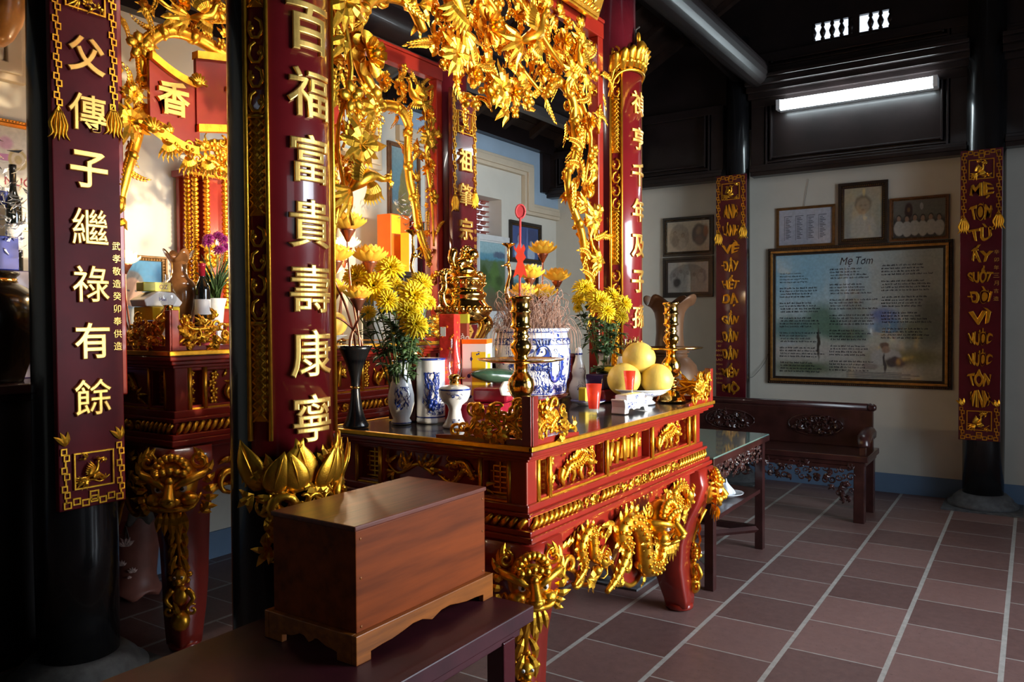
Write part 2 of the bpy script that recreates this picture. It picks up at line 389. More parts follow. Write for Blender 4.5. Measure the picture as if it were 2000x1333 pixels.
# ------------------------------------------------------------------ carved ornament, in local (u, v, w): w is out of the face
def leaf(b, x, y, a, L, W, w=0, up=.012, bend=0):
    P = []
    for i in range(5):
        t = i / 4; q = a + bend * t
        P.append(V((x + L * t * cos(q), y + L * t * sin(q), w + up * sin(pi * min(1, t * 1.25)) )))
    b.sweep(P, [W * .14, W * .42, W * .5, W * .32, W * .02], [W * .10, W * .16, W * .17, W * .12, W * .03], 4, (0, 0, 1), False)
def petal(b, x, y, a, L, W, w=0, up=.02):
    """a smooth pointed lotus petal with a raised rib"""
    c, d = cos(a), sin(a); P = [V((x + L * t * c, y + L * t * d, w + up * (sin(pi * t * .7) + .35 * t ** 4))) for t in (i / 8 for i in range(9))]
    b.sweep(P, [W * .30, W * .44, W * .50, W * .50, W * .46, W * .38, W * .26, W * .12, W * .01], [W * .10, W * .13, W * .14, W * .13, W * .11, W * .09, W * .06, W * .03, W * .01], 10, (0, 0, 1))
    b.sweep([p + V((0, 0, W * .11)) for p in P[1:8]], [W * .03, W * .05, W * .02], None, 5, (0, 0, 1))
def sprig(b, x, y, a, L, W, n=5, w=0):
    for i in range(n):
        q = (i - (n - 1) / 2) * (.52 if n > 3 else .7)
        leaf(b, x, y, a + q, L * (1 - .22 * abs(q)) * random.uniform(.85, 1.1), W, w + random.uniform(0, .008), .014, random.uniform(-.25, .25))
def blossom(b, x, y, r, w=0, n=5):
    a0 = random.random() * 6
    for i in range(n):
        a = a0 + 2 * pi * i / n; R = MX.Rotation(a, 3, 'Z')
        b.ell((x + r * .58 * cos(a), y + r * .58 * sin(a), w + r * .1), (r * .48, r * .38, r * .22), 7, 5, R)
    b.ell((x, y, w + r * .2), r * .28, 7, 5)
def rose(b, x, y, r, w=0):
    """a peony: rings of cupped petals round a bud"""
    for ring, (n, rr, tilt, sz) in enumerate(((7, .62, .25, .62), (6, .42, .75, .52), (4, .22, 1.15, .42))):
        a0 = random.random() * 6
        for i in range(n):
            a = a0 + 2 * pi * i / n + random.uniform(-.1, .1); s_ = r * sz
            def fn(p, q, a=a, rr=rr, tilt=tilt, s_=s_):
                t = (p - .5) * 2; k = q
                rad = r * rr * .35 + k * s_ * cos(tilt) * (1 - .18 * t * t); h = r * .1 * ring + k * s_ * sin(tilt) + .16 * s_ * t * t - .25 * s_ * k * k * (0 if ring else 1) * .6
                an = a + t * (.62 - .1 * ring) * (.45 + .55 * sin(pi * min(1, k * .8 + .1)))
                return V((x + rad * cos(an), y + rad * sin(an), w + h))
            b.grid(fn, 4, 4)
    b.ell((x, y, w + r * .32), (r * .24, r * .24, r * .26), 8, 6)
def swirl(b, x, y, r, a, w=0, turns=1.35, thk=.22, flip=1):
    P = []
    for i in range(15):
        t = i / 14; q = a + flip * turns * 2 * pi * t; rr = r * (1 - .82 * t)
        P.append(V((x + rr * cos(q), y + rr * sin(q), w + r * .25 * t)))
    b.sweep(P, [r * thk * .55, r * thk, r * thk * .9, r * thk * .6], None, 5, (0, 0, 1))
def twig(b, P, r0, r1, w=None, n=6, smooth=True, k=5):
    Q = cr(P, k); b.sweep(Q, [r0, (r0 + r1) * .5, r1], None, n, (0, 0, 1), smooth)
def fan(b, x, y, a, L, n=7, spread=1.2, w=0, W=.018):
    for i in range(n):
        q = a + (i / (n - 1) - .5) * spread
        leaf(b, x, y, q, L * (1 - .25 * abs(i / (n - 1) - .35)), W, w + .003 * i, .02, .25)
def bird(b, x, y, s, a, flip=1, w=0):
    """a phoenix: body, neck and head, two fanned wings and a long tail"""
    c, d = cos(a), sin(a)
    def P(u, v, k=0): return V((x + s * (u * c - v * flip * d), y + s * (u * d + v * flip * c), w + s * k))
    b.sweep([P(-.5, 0, .06), P(-.2, -.02, .14), P(.12, .02, .16), P(.34, .14, .16), P(.44, .3, .2), P(.55, .36, .22)],
            [s * .05, s * .15, s * .18, s * .10, s * .075, s * .08], None, 8)
    b.ell(P(.6, .37, .22), s * .10, 8, 6)
    b.sweep([P(.66, .37, .22), P(.76, .34, .22), P(.82, .28, .22)], [s * .05, s * .03, s * .005], None, 5)
    for q in (.9, 1.5, 2.1): leaf(b, *P(.56, .44)[:2], a + flip * q, s * .2, s * .07, w + s * .22)
    for k_ in range(7):
        q = a + flip * (1.75 + k_ * .17); p = P(.12 - .05 * k_, .1, .16); leaf(b, p.x, p.y, q, s * (.62 - .03 * k_), s * .15, w + s * (.2 + .02 * k_), s * .1, -flip * .3)
    for k_ in range(6):
        q = a - flip * (1.9 + k_ * .17); p = P(.1 - .05 * k_, -.08, .16); leaf(b, p.x, p.y, q, s * (.5 - .03 * k_), s * .14, w + s * (.14 + .02 * k_), s * .1, flip * .3)
    for k_ in range(5):
        q = a + pi + (k_ - 2) * .22; p = P(-.42, 0, .08); leaf(b, p.x, p.y, q, s * (.95 - .08 * abs(k_ - 2)), s * .15, w + s * .08, s * .08, .3 * (k_ - 2) * .5)
def dragon(b, pts, r, eye=None, w=0, spikes=True, head=1.0):
    """a scaly serpent body along pts, head at the last point"""
    P = cr([(p[0], p[1], (p[2] if len(p) > 2 else 0) + w) for p in pts], 7)
    b.sweep(P, [r * .25, r * .7, r, r * 1.05, r * .9, r * .8], None, 8, (0, 0, 1))
    n = len(P)
    for i in range(3, n - 2, 2):
        t = (P[i + 1] - P[i - 1]).normalized(); q = V((-t.y, t.x, 0)); rr = r * interp([.25, .7, 1, 1.05, .9, .8], i / (n - 1))
        if spikes:
            a = atan2(q.y, q.x); p = P[i] + q * rr * .8
            leaf(b, p.x, p.y, a - .5, rr * 1.1, rr * .8, p.z, .004)
        for k_ in (-.5, .15, .7):
            c_ = P[i] + V((q.x * k_ * rr, q.y * k_ * rr, rr * sqrt(1 - k_ * k_) * .93)); b.ell(c_, rr * .26, 6, 4)
    if not head: return P[-1], P[-1], r
    h = P[-1]; t = (P[-1] - P[-3]).normalized(); a = atan2(t.y, t.x); s = r * 1.5 * head
    c, d = cos(a), sin(a)
    def Q(u, v, k=0): return V((h.x + s * (u * c - v * d), h.y + s * (u * d + v * c), h.z + s * k))
    b.ell(Q(.2, 0, .35), (s * .95, s * .75, s * .65), 10, 7, MX.Rotation(a, 3, 'Z'))
    b.sweep([Q(.7, .1, .3), Q(1.3, .12, .35), Q(1.75, .2, .4), Q(1.95, .35, .4)], [s * .5, s * .42, s * .34, s * .16], [s * .35, s * .25, s * .22, s * .1], 8, (0, 0, 1))
    b.sweep([Q(.6, -.35, .2), Q(1.2, -.5, .25), Q(1.6, -.45, .25)], [s * .3, s * .22, s * .08], None, 6)
    for v_ in (.16, -.02): b.ell(Q(1.78, .25 - v_, .55), s * .16, 6, 5)
    for k_ in range(7):
        leaf(b, *Q(-.2, .6 - .2 * k_)[:2], a + pi + (3 - k_) * .28, s * 1.5, s * .45, h.z + s * .3, s * .2, .4 * (k_ - 3) * .3)
    for v_ in (.5, -.1): b.sweep([Q(.1, v_, .8), Q(-.5, v_ + .35, 1.0), Q(-1.1, v_ + .4, .9)], [s * .16, s * .12, s * .03], None, 5)
    for v_ in (.6, -.75): b.sweep([Q(1.1, v_ * .6, .4), Q(1.3, v_ * 1.5, .5), Q(.7, v_ * 2.2, .5), Q(.2, v_ * 2.3, .4)], [s * .10, s * .09, s * .03], None, 5)
    return Q(.62, .42, .72), Q(.62, -.25, .82), s
def eyes(t, M_, pts, r, par):
    """enamel eyes, one part each: material 0 white, material 1 pupil"""
    for p in pts:
        b = MB(); b.M = M_; b.ell(p, r, 10, 7); b.k = 1; b.ell(V(p) + V((0, 0, r * .72)), r * .5, 8, 6)
        t.part('eye', b, ['eyewhite', 'pupil'], par, 'white enamel eye with black pupil')
def inside(p, poly):
    x, y = p; r = False; n = len(poly)
    for i in range(n):
        x1, y1 = poly[i]; x2, y2 = poly[(i + 1) % n]
        if (y1 > y) != (y2 > y) and x < (x2 - x1) * (y - y1) / (y2 - y1) + x1: r = not r
    return r
def scatter(poly, gap, tries=6000, rnd=random):
    x0 = min(p[0] for p in poly); x1 = max(p[0] for p in poly); y0 = min(p[1] for p in poly); y1 = max(p[1] for p in poly); out = []
    cell = {}
    for _ in range(tries):
        p = (rnd.uniform(x0, x1), rnd.uniform(y0, y1))
        if not inside(p, poly): continue
        k = (int(p[0] / gap), int(p[1] / gap)); ok = True
        for i in (-1, 0, 1):
            for j in (-1, 0, 1):
                for q in cell.get((k[0] + i, k[1] + j), ()):
                    if hypot(p[0] - q[0], p[1] - q[1]) < gap: ok = False
        if ok: cell.setdefault(k, []).append(p); out.append(p)
    return out
def frond(b, x, y, a, L, w=0, bend=1.0):
    """a curving fern-like spray: a rib with rows of leaflets"""
    P = []
    for i in range(9):
        t = i / 8; q = a + bend * t; P.append(V((x, y, w + .012 * sin(pi * t)))); x += L / 8 * cos(q); y += L / 8 * sin(q)
    b.sweep(P, [L * .035, L * .03, L * .012], None, 5, (0, 0, 1))
    for i in range(1, 8):
        q = a + bend * i / 8; l = L * (.34 - .022 * i)
        for d in (-1, 1): leaf(b, P[i].x, P[i].y, q + d * .75, l, l * .30, P[i].z, .006, -d * .4)
    leaf(b, P[8].x, P[8].y, a + bend, L * .22, L * .07, P[8].z, .006)
def foliage(b, poly, gap, L, W, w0=-.02, w1=.04, curl=.25, ferns=0):
    """carved leaves, buds, berries and tendrils filling a region in several depths"""
    for (x, y) in scatter(poly, gap):
        w = random.uniform(w0, w1); t = random.random()
        if random.random() < ferns: frond(b, x, y, random.uniform(0, 2 * pi), L * 1.5, w, random.uniform(-1.6, 1.6))
        elif t < .50: sprig(b, x, y, random.uniform(0, 2 * pi), L, W, random.choice((3, 4, 5)), w)
        elif t < .50 + curl: swirl(b, x, y, L * random.uniform(.35, .6), random.uniform(0, 6), w, random.uniform(.9, 1.4), .26, random.choice((-1, 1)))
        elif t < .90: blossom(b, x, y, L * random.uniform(.3, .45), w + .01)
        else:
            for _ in range(4): b.ell((x + random.uniform(-.4, .4) * L, y + random.uniform(-.4, .4) * L, w + .01), L * .16, 6, 5)
def tassel(b, x, y, h, w=0):
    for i in range(5):
        q = (i - 2) * .09
        P = [V((x + q * h * .5, y, w)), V((x + q * h * 1.6 + .03 * h * sin(i), y - h * .45, w)), V((x + q * h * 1.2, y - h * .75, w)), V((x + q * h * 2.1, y - h * random.uniform(.9, 1.05), w))]
        b.sweep(cr(P, 3), [h * .05, h * .07, h * .06, h * .01], None, 5, (0, 0, 1))
    b.sweep([V((x - h * .1, y, w)), V((x, y + h * .18, w)), V((x + h * .1, y, w))], h * .03, None, 5, (0, 0, 1))
def ring4(b, x, y, s, t, w0, w1, sy=None):
    sy = sy or s
    b.box(x - s, x + s, y + sy - t, y + sy, w0, w1); b.box(x - s, x + s, y - sy, y - sy + t, w0, w1)
    b.box(x - s, x - s + t, y - sy + t, y + sy - t, w0, w1); b.box(x + s - t, x + s, y - sy + t, y + sy - t, w0, w1)
def chain(b, x, y0, y1, s, w0, w1):
    """a chain of square links running down"""
    y = y0; i = 0
    while y > y1:
        if i % 3 == 2: b.box(x - s * .22, x + s * .22, y - s * 1.6, y, w0, w1); y -= s * 1.6
        else:
            o = (s * .35 if i % 3 else -s * .35); ring4(b, x + o, y - s, s * .85, s * .36, w0, w1, s * .95); y -= s * 1.8
        i += 1
    return y
# ------------------------------------------------------------------ the setting
XB, YE, XF, YN = -4.38, 7.5, 2.2, -2.6          # back wall, end wall, front wall, near end wall
b = MB(); b.box(XB - .3, XF + .3, YN - .3, YE + .3, -.12, 0); struct('floor', b, 'floor')
def wall_x(b, x0, x1, ya, yb, z1, holes):
    """a wall slab between x0 and x1 with rectangular holes (y0, y1, z0, z1)"""
    ys = sorted({ya, yb, *[h[0] for h in holes], *[h[1] for h in holes]})
    for p, q in zip(ys, ys[1:]):
        hs = [h for h in holes if h[0] < (p + q) / 2 < h[1]]
        if not hs: b.box(x0, x1, p, q, 0, z1)
        for h in hs:
            if h[2] > 0: b.box(x0, x1, p, q, 0, h[2])
            b.box(x0, x1, p, q, h[3], z1)
b = MB(); wall_x(b, XB - .22, XB, YN, YE, 3.55, [(5.72, 6.44, 2.265, 2.70)]); struct('wall_back', b, 'wall')
b = MB(); b.box(XB - .22, XF, YE, YE + .22, 0, 3.6); struct('wall_end', b, 'wall')
b = MB(); b.box(XB - .22, XF + .2, YN - .2, YN, 0, 4.8); struct('wall_near', b, 'darkwood')
b = MB(); wall_x(b, XF, XF + .14, YN, YE, 4.2, [(.35, 1.45, .3, 2.3), (2.97, 5.9, .64, 3.65)]); struct('wall_front', b, 'darkwood')  # the narrow hole is an added side doorway, out of view
b = MB(); b.box(3.1, 3.25, -1.5, 2.3, -.1, 3.4); struct('wall_sunblock', b, 'wall')      # added unseen blocker, keeps the sun out of the side doorway
b = MB(); b.box(XB, XB + .012, YN, YE, 0, .17); struct('baseboard_back', b, 'bluepaint')
b = MB(); b.box(XB, XF, YE - .012, YE, 0, .165); struct('baseboard_end', b, 'bluepaint')
# roof: dark boards rising to the ridge, with joints
b = MB()
def slab(b, x0, z0, x1, z1, t=.06, ya=YN, yb=YE + .3, n=1):
    for i in range(n):
        a, c = i / n, (i + 1) / n; g = .006 / n if n > 1 else 0
        xa, xb = x0 + (x1 - x0) * (a + g), x0 + (x1 - x0) * (c - g); za, zb = z0 + (z1 - z0) * a, z0 + (z1 - z0) * c
        dz = (i % 2) * .008
        b.add([(x, y, z + k) for y in (ya, yb) for x, z in ((xa, za + dz), (xb, zb + dz)) for k in (0, t)],
              [(0, 1, 3, 2), (4, 6, 7, 5), (0, 4, 5, 1), (2, 3, 7, 6), (0, 2, 6, 4), (1, 5, 7, 3)], False)
slab(b, -4.7, 3.19, -1.0, 5.3, n=22); slab(b, -1.0, 5.3, 2.7, 3.4, n=22)
struct('ceiling', b, 'roofwood')
b = MB()
for i in range(20):
    y = -2.2 + i * .5
    b.add([(x, y + k, z - d) for k in (0, .07) for x, z in ((-4.7, 3.19), (-1.0, 5.3)) for d in (0, .07)],
          [(0, 1, 3, 2), (4, 6, 7, 5), (0, 4, 5, 1), (2, 3, 7, 6), (0, 2, 6, 4), (1, 5, 7, 3)], False)
struct('trim_1', b, 'roofwood')                 # rafters
def round_beam(b, P, r, n=18): b.sweep([V(p) for p in P], r, None, n)
b = MB()
for x, z, r in ((-3.38, 3.36, .12), (-2.1, 3.72, .12), (-3.9, 3.60, .07), (-2.7, 4.2, .08), (-1.0, 5.1, .11)): round_beam(b, [(x, YN, z), (x, YE, z)], r)
b.box(-3.44, -3.32, YN, 7.2, 3.46, 3.60); b.box(-3.42, -3.34, YN, 7.2, 3.17, 3.24)
struct('trim_2', b, 'darkwood')                 # purlins along the building
b = MB()
for y in (1.75, 4.27): round_beam(b, [(-4.3, y, 3.24), (-3.3, y, 3.55), (-2.1, y, 3.95), (-.3, y, 4.35)], .11)
struct('trim_3', b, 'darkwood')                 # cross beams over the columns
# plaster mouldings and blue bands of the back wall
b = MB()
def offs(P, k):
    """shrink a right-angled outline by k"""
    n = len(P); out = []
    for i in range(n):
        p, q, r = V((*P[i - 1], 0)), V((*P[i], 0)), V((*P[(i + 1) % n], 0)); d1 = (q - p).normalized(); d2 = (r - q).normalized()
        o = q + V((-d1.y, d1.x, 0)) * k + V((-d2.y, d2.x, 0)) * k; out.append((o.x, o.y))
    return out
ML = [[(4.9, 2.99), (6.80, 2.99), (6.80, 2.60), (7.5, 2.60), (7.5, 2.72), (6.97, 2.72), (6.97, 3.12), (4.9, 3.12)], [(.6, 2.74), (2.04, 2.74), (2.04, 3.3), (1.9, 3.3), (1.9, 2.86), (.6, 2.86)], [(3.6, 2.71), (4.69, 2.71), (4.69, 3.3), (4.56, 3.3), (4.56, 2.82), (3.6, 2.82)]]
b.M = FX(XB)
for P in ML: b.prism(P, 0, .05); b.prism(offs(P, .033), .05, .075)
struct('trim_4', b, 'mould', bev=.006)
b = MB(); b.M = FX(XB)
for P in ([(4.9, 3.121), (6.971, 3.121), (6.971, 2.721), (7.5, 2.721), (7.5, 2.86), (7.12, 2.86), (7.12, 3.27), (4.9, 3.27)], [(.6, 2.861), (1.899, 2.861), (1.899, 3.3), (.6, 3.3)], [(3.6, 2.821), (4.559, 2.821), (4.559, 3.3), (3.6, 3.3)]): b.prism(P, 0, .03)
struct('trim_5', b, 'paleblue', bev=.004)
b = MB(); b.box(XB, XB + .06, 7.121, 7.5, 2.861, 3.5); b.box(XB, XB + .10, 4.7, 7.5, 3.271, 3.5); b.box(XB, XB + .08, YN, 4.7, 3.301, 3.5); struct('trim_8', b, 'darkwood')
# pierced brick window in the back wall
b = MB()
for r in range(9):
    z = 2.275 + r * .05
    for c in range(8):
        y = 5.70 + c * .105 + (r % 2) * .052
        if y > 6.38: continue
        b.ell((XB - .17, y + .03, z), (.03, .036, .018), 8, 5)
    b.box(XB - .19, XB - .15, 5.72, 6.44, z + .014, z + .022)
struct('window_1', b, 'brick')
# timber panelling above the end wall between and beside the columns
b = MB()
def tpanel(b, x0, x1, y, zs):
    b.box(x0, x1, y + .05, y + .09, zs[0], zs[1])
    b.box(x0, x1, y - .03, y + .05, zs[0], zs[0] + .10); b.box(x0, x1, y - .055, y - .02, zs[0] + .035, zs[0] + .07)
    b.box(x0, x1, y, y + .05, zs[1] - .08, zs[1])
    for q in (x0, x1 - .12): b.box(q, q + .12, y, y + .05, zs[0] + .1, zs[1] - .08)
    for i, d in enumerate((.13, .17)):
        for q in (x0 + d, x1 - d - .016): b.box(q, q + .016, y - .012, y + .05, zs[0] + .1 + i * .04, zs[1] - .08)
        b.box(x0 + d, x1 - d, y - .008, y + .05, zs[0] + .11 + i * .04, zs[0] + .126 + i * .04)
YP = 7.28
tpanel(b, -2.18, -.46, YP, (2.815, 3.52)); tpanel(b, -3.45, -2.44, YP, (2.815, 3.52)); tpanel(b, -4.38, -3.45, YP, (2.815, 3.3)); tpanel(b, -.2, 2.2, YP, (2.84, 3.52))
for x0, x1 in ((-2.2, -.44), (-.22, 2.2)):      # moulded cornice ledge
    for i, (dy, z0, z1) in enumerate(((.04, 3.51, 3.56), (.09, 3.56, 3.61), (.14, 3.61, 3.66), (.17, 3.66, 3.69))): b.box(x0, x1, YP - dy, YP + .06, z0, z1)
tpanel(b, -2.18, -.46, YP + .03, (3.69, 3.93)); tpanel(b, -.2, 2.2, YP + .03, (3.69, 4.2))
struct('trim_6', b, 'darkwood', bev=.004)
b = MB()                                         # gable boards with the vent opening
y0, y1 = YP + .09, YP + .13
for (x0, x1, z0, z1) in ((-4.6, -1.67, 3.28, 5.6), (-1.03, 2.4, 3.28, 5.6), (-1.67, -1.03, 3.28, 3.975), (-1.67, -1.03, 4.125, 5.6)): b.box(x0, x1, y0, y1, z0, z1)
struct('wall_gable', b, 'darkwood')
b = MB()
for i in range(9):
    if i in (5,): continue
    x = -1.66 + i * .078
    b.lathe([(.012, 0), (.02, .012), (.012, .03), (.022, .052), (.028, .075), (.02, .095), (.011, .115), (.02, .132), (.012, .15)], 10, (x, y0 + .02, 3.975))
b.box(-1.37, -1.28, y0 + .01, y0 + .03, 3.975, 4.125)
struct('window_2', b, 'darkwood')
# ------------------------------------------------------------------ columns
def column(x, y, R, top, mt, label):
    t = Thing('round_column', label, 'column', (x, y, 0))
    b = MB(); b.lathe([(R * 1.03, .10), (R * 1.05, .6), (R * 1.03, 1.4), (R, 2.4), (R * .93, top)], 40, (x, y, 0)); t.part('shaft', b, mt)
    b = MB(); b.lathe([(R * 1.75, 0), (R * 1.78, .035), (R * 1.55, .055), (R * 1.5, .075), (R * 1.32, .10), (R * 1.2, .115), (R * .9, .115)], 40, (x, y, 0)); b.box(x - R * 1.95, x + R * 1.95, y - R * 1.95, y + R * 1.95, -.01, .012)
    t.part('base', b, 'stone')
column(-3.38, 1.75, .152, 3.5, 'black', 'black lacquered column at the far left behind the flat red couplet board')
column(-2.10, 1.76, .150, 4.0, 'black', 'black lacquered column carrying the near curved couplet board, beside the wooden chest')
column(-2.10, 4.27, .140, 4.0, 'maroon', 'dark red column carrying the far curved couplet board, right of the golden canopy')
column(-3.38, 4.30, .150, 3.5, 'maroon', 'dark column with a flat couplet board, seen through the golden canopy')
column(-2.31, 7.30, .110, 4.1, 'black', 'dark column at the end wall, left of the framed poem, behind the settee')
column(-.33, 7.30, .140, 4.6, 'black', 'black column on a stone base at the far right of the end wall')
b = MB(); round_beam(b, [(-2.1, 4.2, 3.74), (-2.2, 5.7, 3.76), (-2.29, 7.28, 3.76)], .080)
struct('trim_7', b, 'darkwood')                  # the glossy tie beam between the columns
# fluorescent lamp on the panelling
t = Thing('fluorescent_lamp', 'lit white fluorescent tube on the dark panelling above the framed poem', 'lamp', (-1.30, YP - .03, 3.41))
b = MB(); b.box(-1.93, -.66, YP - .035, YP + .05, 3.375, 3.455); t.part('batten', b, 'metalwhite', bev=.005)
b = MB(); b.sweep([V((-1.90, YP - .06, 3.415)), V((-.70, YP - .06, 3.415))], .034, .046, 16, (0, 0, 1)); t.part('tube', b, 'tube')
for x in (-1.915, -.68):
    b = MB(); b.box(x - .018, x + .018, YP - .10, YP - .02, 3.37, 3.46); t.part('lamp_holder', b, 'metalwhite', bev=.004)
# added fill light: an unseen tube behind the front canopy beam, brightening the back wall
t = Thing('fluorescent_lamp', 'added fill tube above the altars, unseen behind the top beam of the front canopy', 'lamp', (-2.42, 3.0, 3.40))
b = MB(); b.box(-2.46, -2.38, 2.36, 3.64, 3.40, 3.45); t.part('batten', b, 'metalwhite', bev=.005)
b = MB(); b.sweep([V((-2.42, 2.40, 3.375)), V((-2.42, 3.60, 3.375))], .022, None, 14); t.part('tube', b, 'tubefill')
for y in (2.35, 3.65): b = MB(); b.sweep([V((-2.42, y, 3.44)), V((-2.42, y, 4.45))], .004, None, 5); t.part('fill_tube_rod', b, 'wire')
# ------------------------------------------------------------------ altars
def lion_mask(t, M_, s, par=None, name='beast_mask'):
    """a gilded beast mask: brow, knobbled crown, nose, cheeks, beard and flame mane; local frame, s = half width"""
    b = MB(); b.M = M_
    b.ell((0, .25 * s, .12 * s), (.62 * s, .72 * s, .55 * s), 14, 10)
    for i in range(9):
        a = pi * (.1 + .8 * i / 8); b.ell((.42 * s * cos(a), .45 * s + .5 * s * sin(a), .5 * s), (.13 * s,) * 3, 7, 5)
    for i in range(5): b.ell(((i - 2) * .17 * s, .62 * s - .04 * abs(i - 2) * s, .68 * s), (.12 * s,) * 3, 7, 5)
    b.ell((0, .36 * s, .72 * s), .13 * s, 7, 5)
    for q in (-1, 1):
        b.sweep([V((q * .1 * s, .16 * s, .7 * s)), V((q * .38 * s, .34 * s, .6 * s)), V((q * .75 * s, .46 * s, .35 * s)), V((q * .88 * s, .58 * s, .12 * s))], [.09 * s, .13 * s, .12 * s, .03 * s], None, 7, (0, 0, 1))
        b.ell((q * .42 * s, -.18 * s, .45 * s), (.26 * s, .2 * s, .22 * s), 9, 6)
        b.ell((q * .16 * s, -.18 * s, .78 * s), (.12 * s, .11 * s, .12 * s), 8, 6)
        b.sweep(cr([(q * .2 * s, -.42 * s, .62 * s), (q * .5 * s, -.36 * s, .5 * s), (q * .72 * s, -.05 * s, .28 * s)], 4), [.09 * s, .10 * s, .03 * s], None, 6, (0, 0, 1))
        for i in range(9):
            a = -1.2 + i * .33; x = q * (.62 * s + .1 * s * cos(a)); y = .15 * s + .62 * s * sin(a)
            leaf(b, x, y, (a if q > 0 else pi - a), s * random.uniform(.34, .5), s * .20, .06 * s, .10 * s, q * .5)
        swirl(b, q * .66 * s, .78 * s, .24 * s, pi / 2, .12 * s, 1.2, .3, q)
    b.sweep(cr([(0, .3 * s, .66 * s), (0, .05 * s, .86 * s), (0, -.15 * s, .96 * s)], 3), [.12 * s, .14 * s, .2 * s], None, 8)
    b.ell((0, -.18 * s, .92 * s), (.2 * s, .15 * s, .15 * s), 9, 6)
    b.sweep([V((-.4 * s, -.42 * s, .55 * s)), V((0, -.38 * s, .78 * s)), V((.4 * s, -.42 * s, .55 * s))], .08 * s, None, 6)
    for i in range(5): leaf(b, (i - 2) * .14 * s, -.5 * s, -pi / 2 + (i - 2) * .1, s * (.75 - .1 * abs(i - 2)), s * .2, .5 * s, .06 * s)
    o = t.part(name, b, 'gold', par)
    eyes(t, M_, [(-.3 * s, .14 * s, .58 * s), (.3 * s, .14 * s, .58 * s)], .115 * s, o if par is None else par)
    return o
def shou(b, x, y, h, wd, w):
    """a square longevity sign in gilt bars"""
    t = h * .022
    for i in range(7):
        yy = y - h / 2 + h * i / 6; k = wd * (.5 if i % 2 == 0 else .34)
        b.box(x - k, x + k, yy - t, yy + t, w - .002, w + .005)
    b.box(x - t, x + t, y - h / 2, y + h / 2, w - .002, w + .005)
    for q in (-1, 1): b.box(x + q * wd * .34 - t, x + q * wd * .34 + t, y - h * .33, y + h * .33, w - .002, w + .005)
def altar(name, label, x0, x1, y0, y1, H, rail_h, rail_l):
    """a lacquered offering table facing +x: x1 front face line, H top height"""
    k = H / 1.085; cy = (y0 + y1) / 2; t = Thing(name, label, 'altar table', ((x0 + x1) / 2, cy, 0))
    Z = lambda z: z * k
    def ringbox(b, d, za, zb):  b.box(x0 - d, x1 + d, y0 - d, y1 + d, za, zb)
    b = MB()
    ringbox(b, -.045, Z(.86), Z(1.04))                            # recessed waist
    ringbox(b, .012, Z(.845), Z(.872)); ringbox(b, .03, Z(.833), Z(.847))
    ringbox(b, .018, Z(.790), Z(.833))
    ringbox(b, .040, Z(.772), Z(.792)); ringbox(b, .05, Z(.752), Z(.773)); ringbox(b, .03, Z(.735), Z(.753))
    ringbox(b, .015, Z(1.022), Z(1.035)); ringbox(b, .035, Z(1.035), Z(1.05)); ringbox(b, .055, Z(1.05), Z(1.066))
    for (x, y) in ((x1, y0), (x1, y1), (x0, y0), (x0, y1)):      # corner posts of the waist
        sx = -1 if x == x1 else 1; sy = 1 if y == y0 else -1
        b.box(*sorted((x, x + sx * .07)), *sorted((y, y + sy * .07)), Z(.86), Z(1.035))
    L = y1 - y0; D = x1 - x0
    fb = [.075, .155, .155 + (L - .31) / 3, .155 + 2 * (L - .31) / 3, L - .155, L - .075]     # gilt bars on the long face
    for i in (2, 3): b.box(x1 - .05, x1 - .008, y0 + fb[i] - .016, y0 + fb[i] + .016, Z(.872), Z(1.03))
    for q in (fb[1], fb[4]): b.box(x1 - .05, x1 - .008, y0 + q - .01, y0 + q + .01, Z(.872), Z(1.03))
    b.box(x1 - .05, x1 - .006, y0 + .03, y1 - .03, Z(1.010), Z(1.03)); b.box(x1 - .05, x1 - .006, y0 + .03, y1 - .03, Z(.871), Z(.886))
    sb = [.075, .20, D - .20, D - .075]
    b.box(x0 + .03, x1 - .03, y0 + .006, y0 + .05, Z(1.010), Z(1.03)); b.box(x0 + .03, x1 - .03, y0 + .006, y0 + .05, Z(.871), Z(.886))
    for q in sb[1:3]: b.box(x0 + q - .012, x0 + q + .012, y0 + .008, y0 + .05, Z(.872), Z(1.03))
    t.part('body', b, 'red', bev=.005)
    b = MB(); b.box(x0 - .055, x1 + .055, y0 - .055, y1 + .055, Z(1.066), H - .003); t.part('tabletop', b, 'marble', label='dark polished table top')
    b = MB(); e = .057; h0, h1 = Z(1.068), H
    b.box(x1 + e - .012, x1 + e + .004, y0 - e - .004, y1 + e + .004, h0, h1); b.box(x0 - e - .004, x0 - e + .012, y0 - e, y1 + e, h0, h1)
    b.box(x0 - e, x1 + e, y0 - e - .004, y0 - e + .012, h0, h1); b.box(x0 - e, x1 + e, y1 + e - .012, y1 + e + .004, h0, h1)
    t.part('gilt_edge', b, 'gold', bev=.003)
    b = MB()                                                       # gilt bars and lines
    for q in fb: b.sweep([V((x1 - .002, y0 + q, Z(.872))), V((x1 - .002, y0 + q, Z(1.028)))], .0125, .010, 8, (1, 0, 0))
    b.box(x1 - .012, x1 + .002, y0 + fb[0], y1 - .075, Z(.870), Z(.878)); b.box(x1 - .012, x1 + .002, y0 + fb[0], y1 - .075, Z(1.024), Z(1.031))
    for q in sb: b.sweep([V((x0 + q, y0 + .002, Z(.872))), V((x0 + q, y0 + .002, Z(1.028)))], .009, .008, 8, (0, 1, 0))
    b.box(x0 + sb[0], x0 + sb[3], y0 - .002, y0 + .012, Z(.870), Z(.877)); b.box(x0 + sb[0], x0 + sb[3], y0 - .002, y0 + .012, Z(1.024), Z(1.031))
    t.part('gilt_bars', b, 'gold')
    zc = Z(.95); hh = Z(.14)
    # relief panels of the long face
    F = FX(x1 - .045)
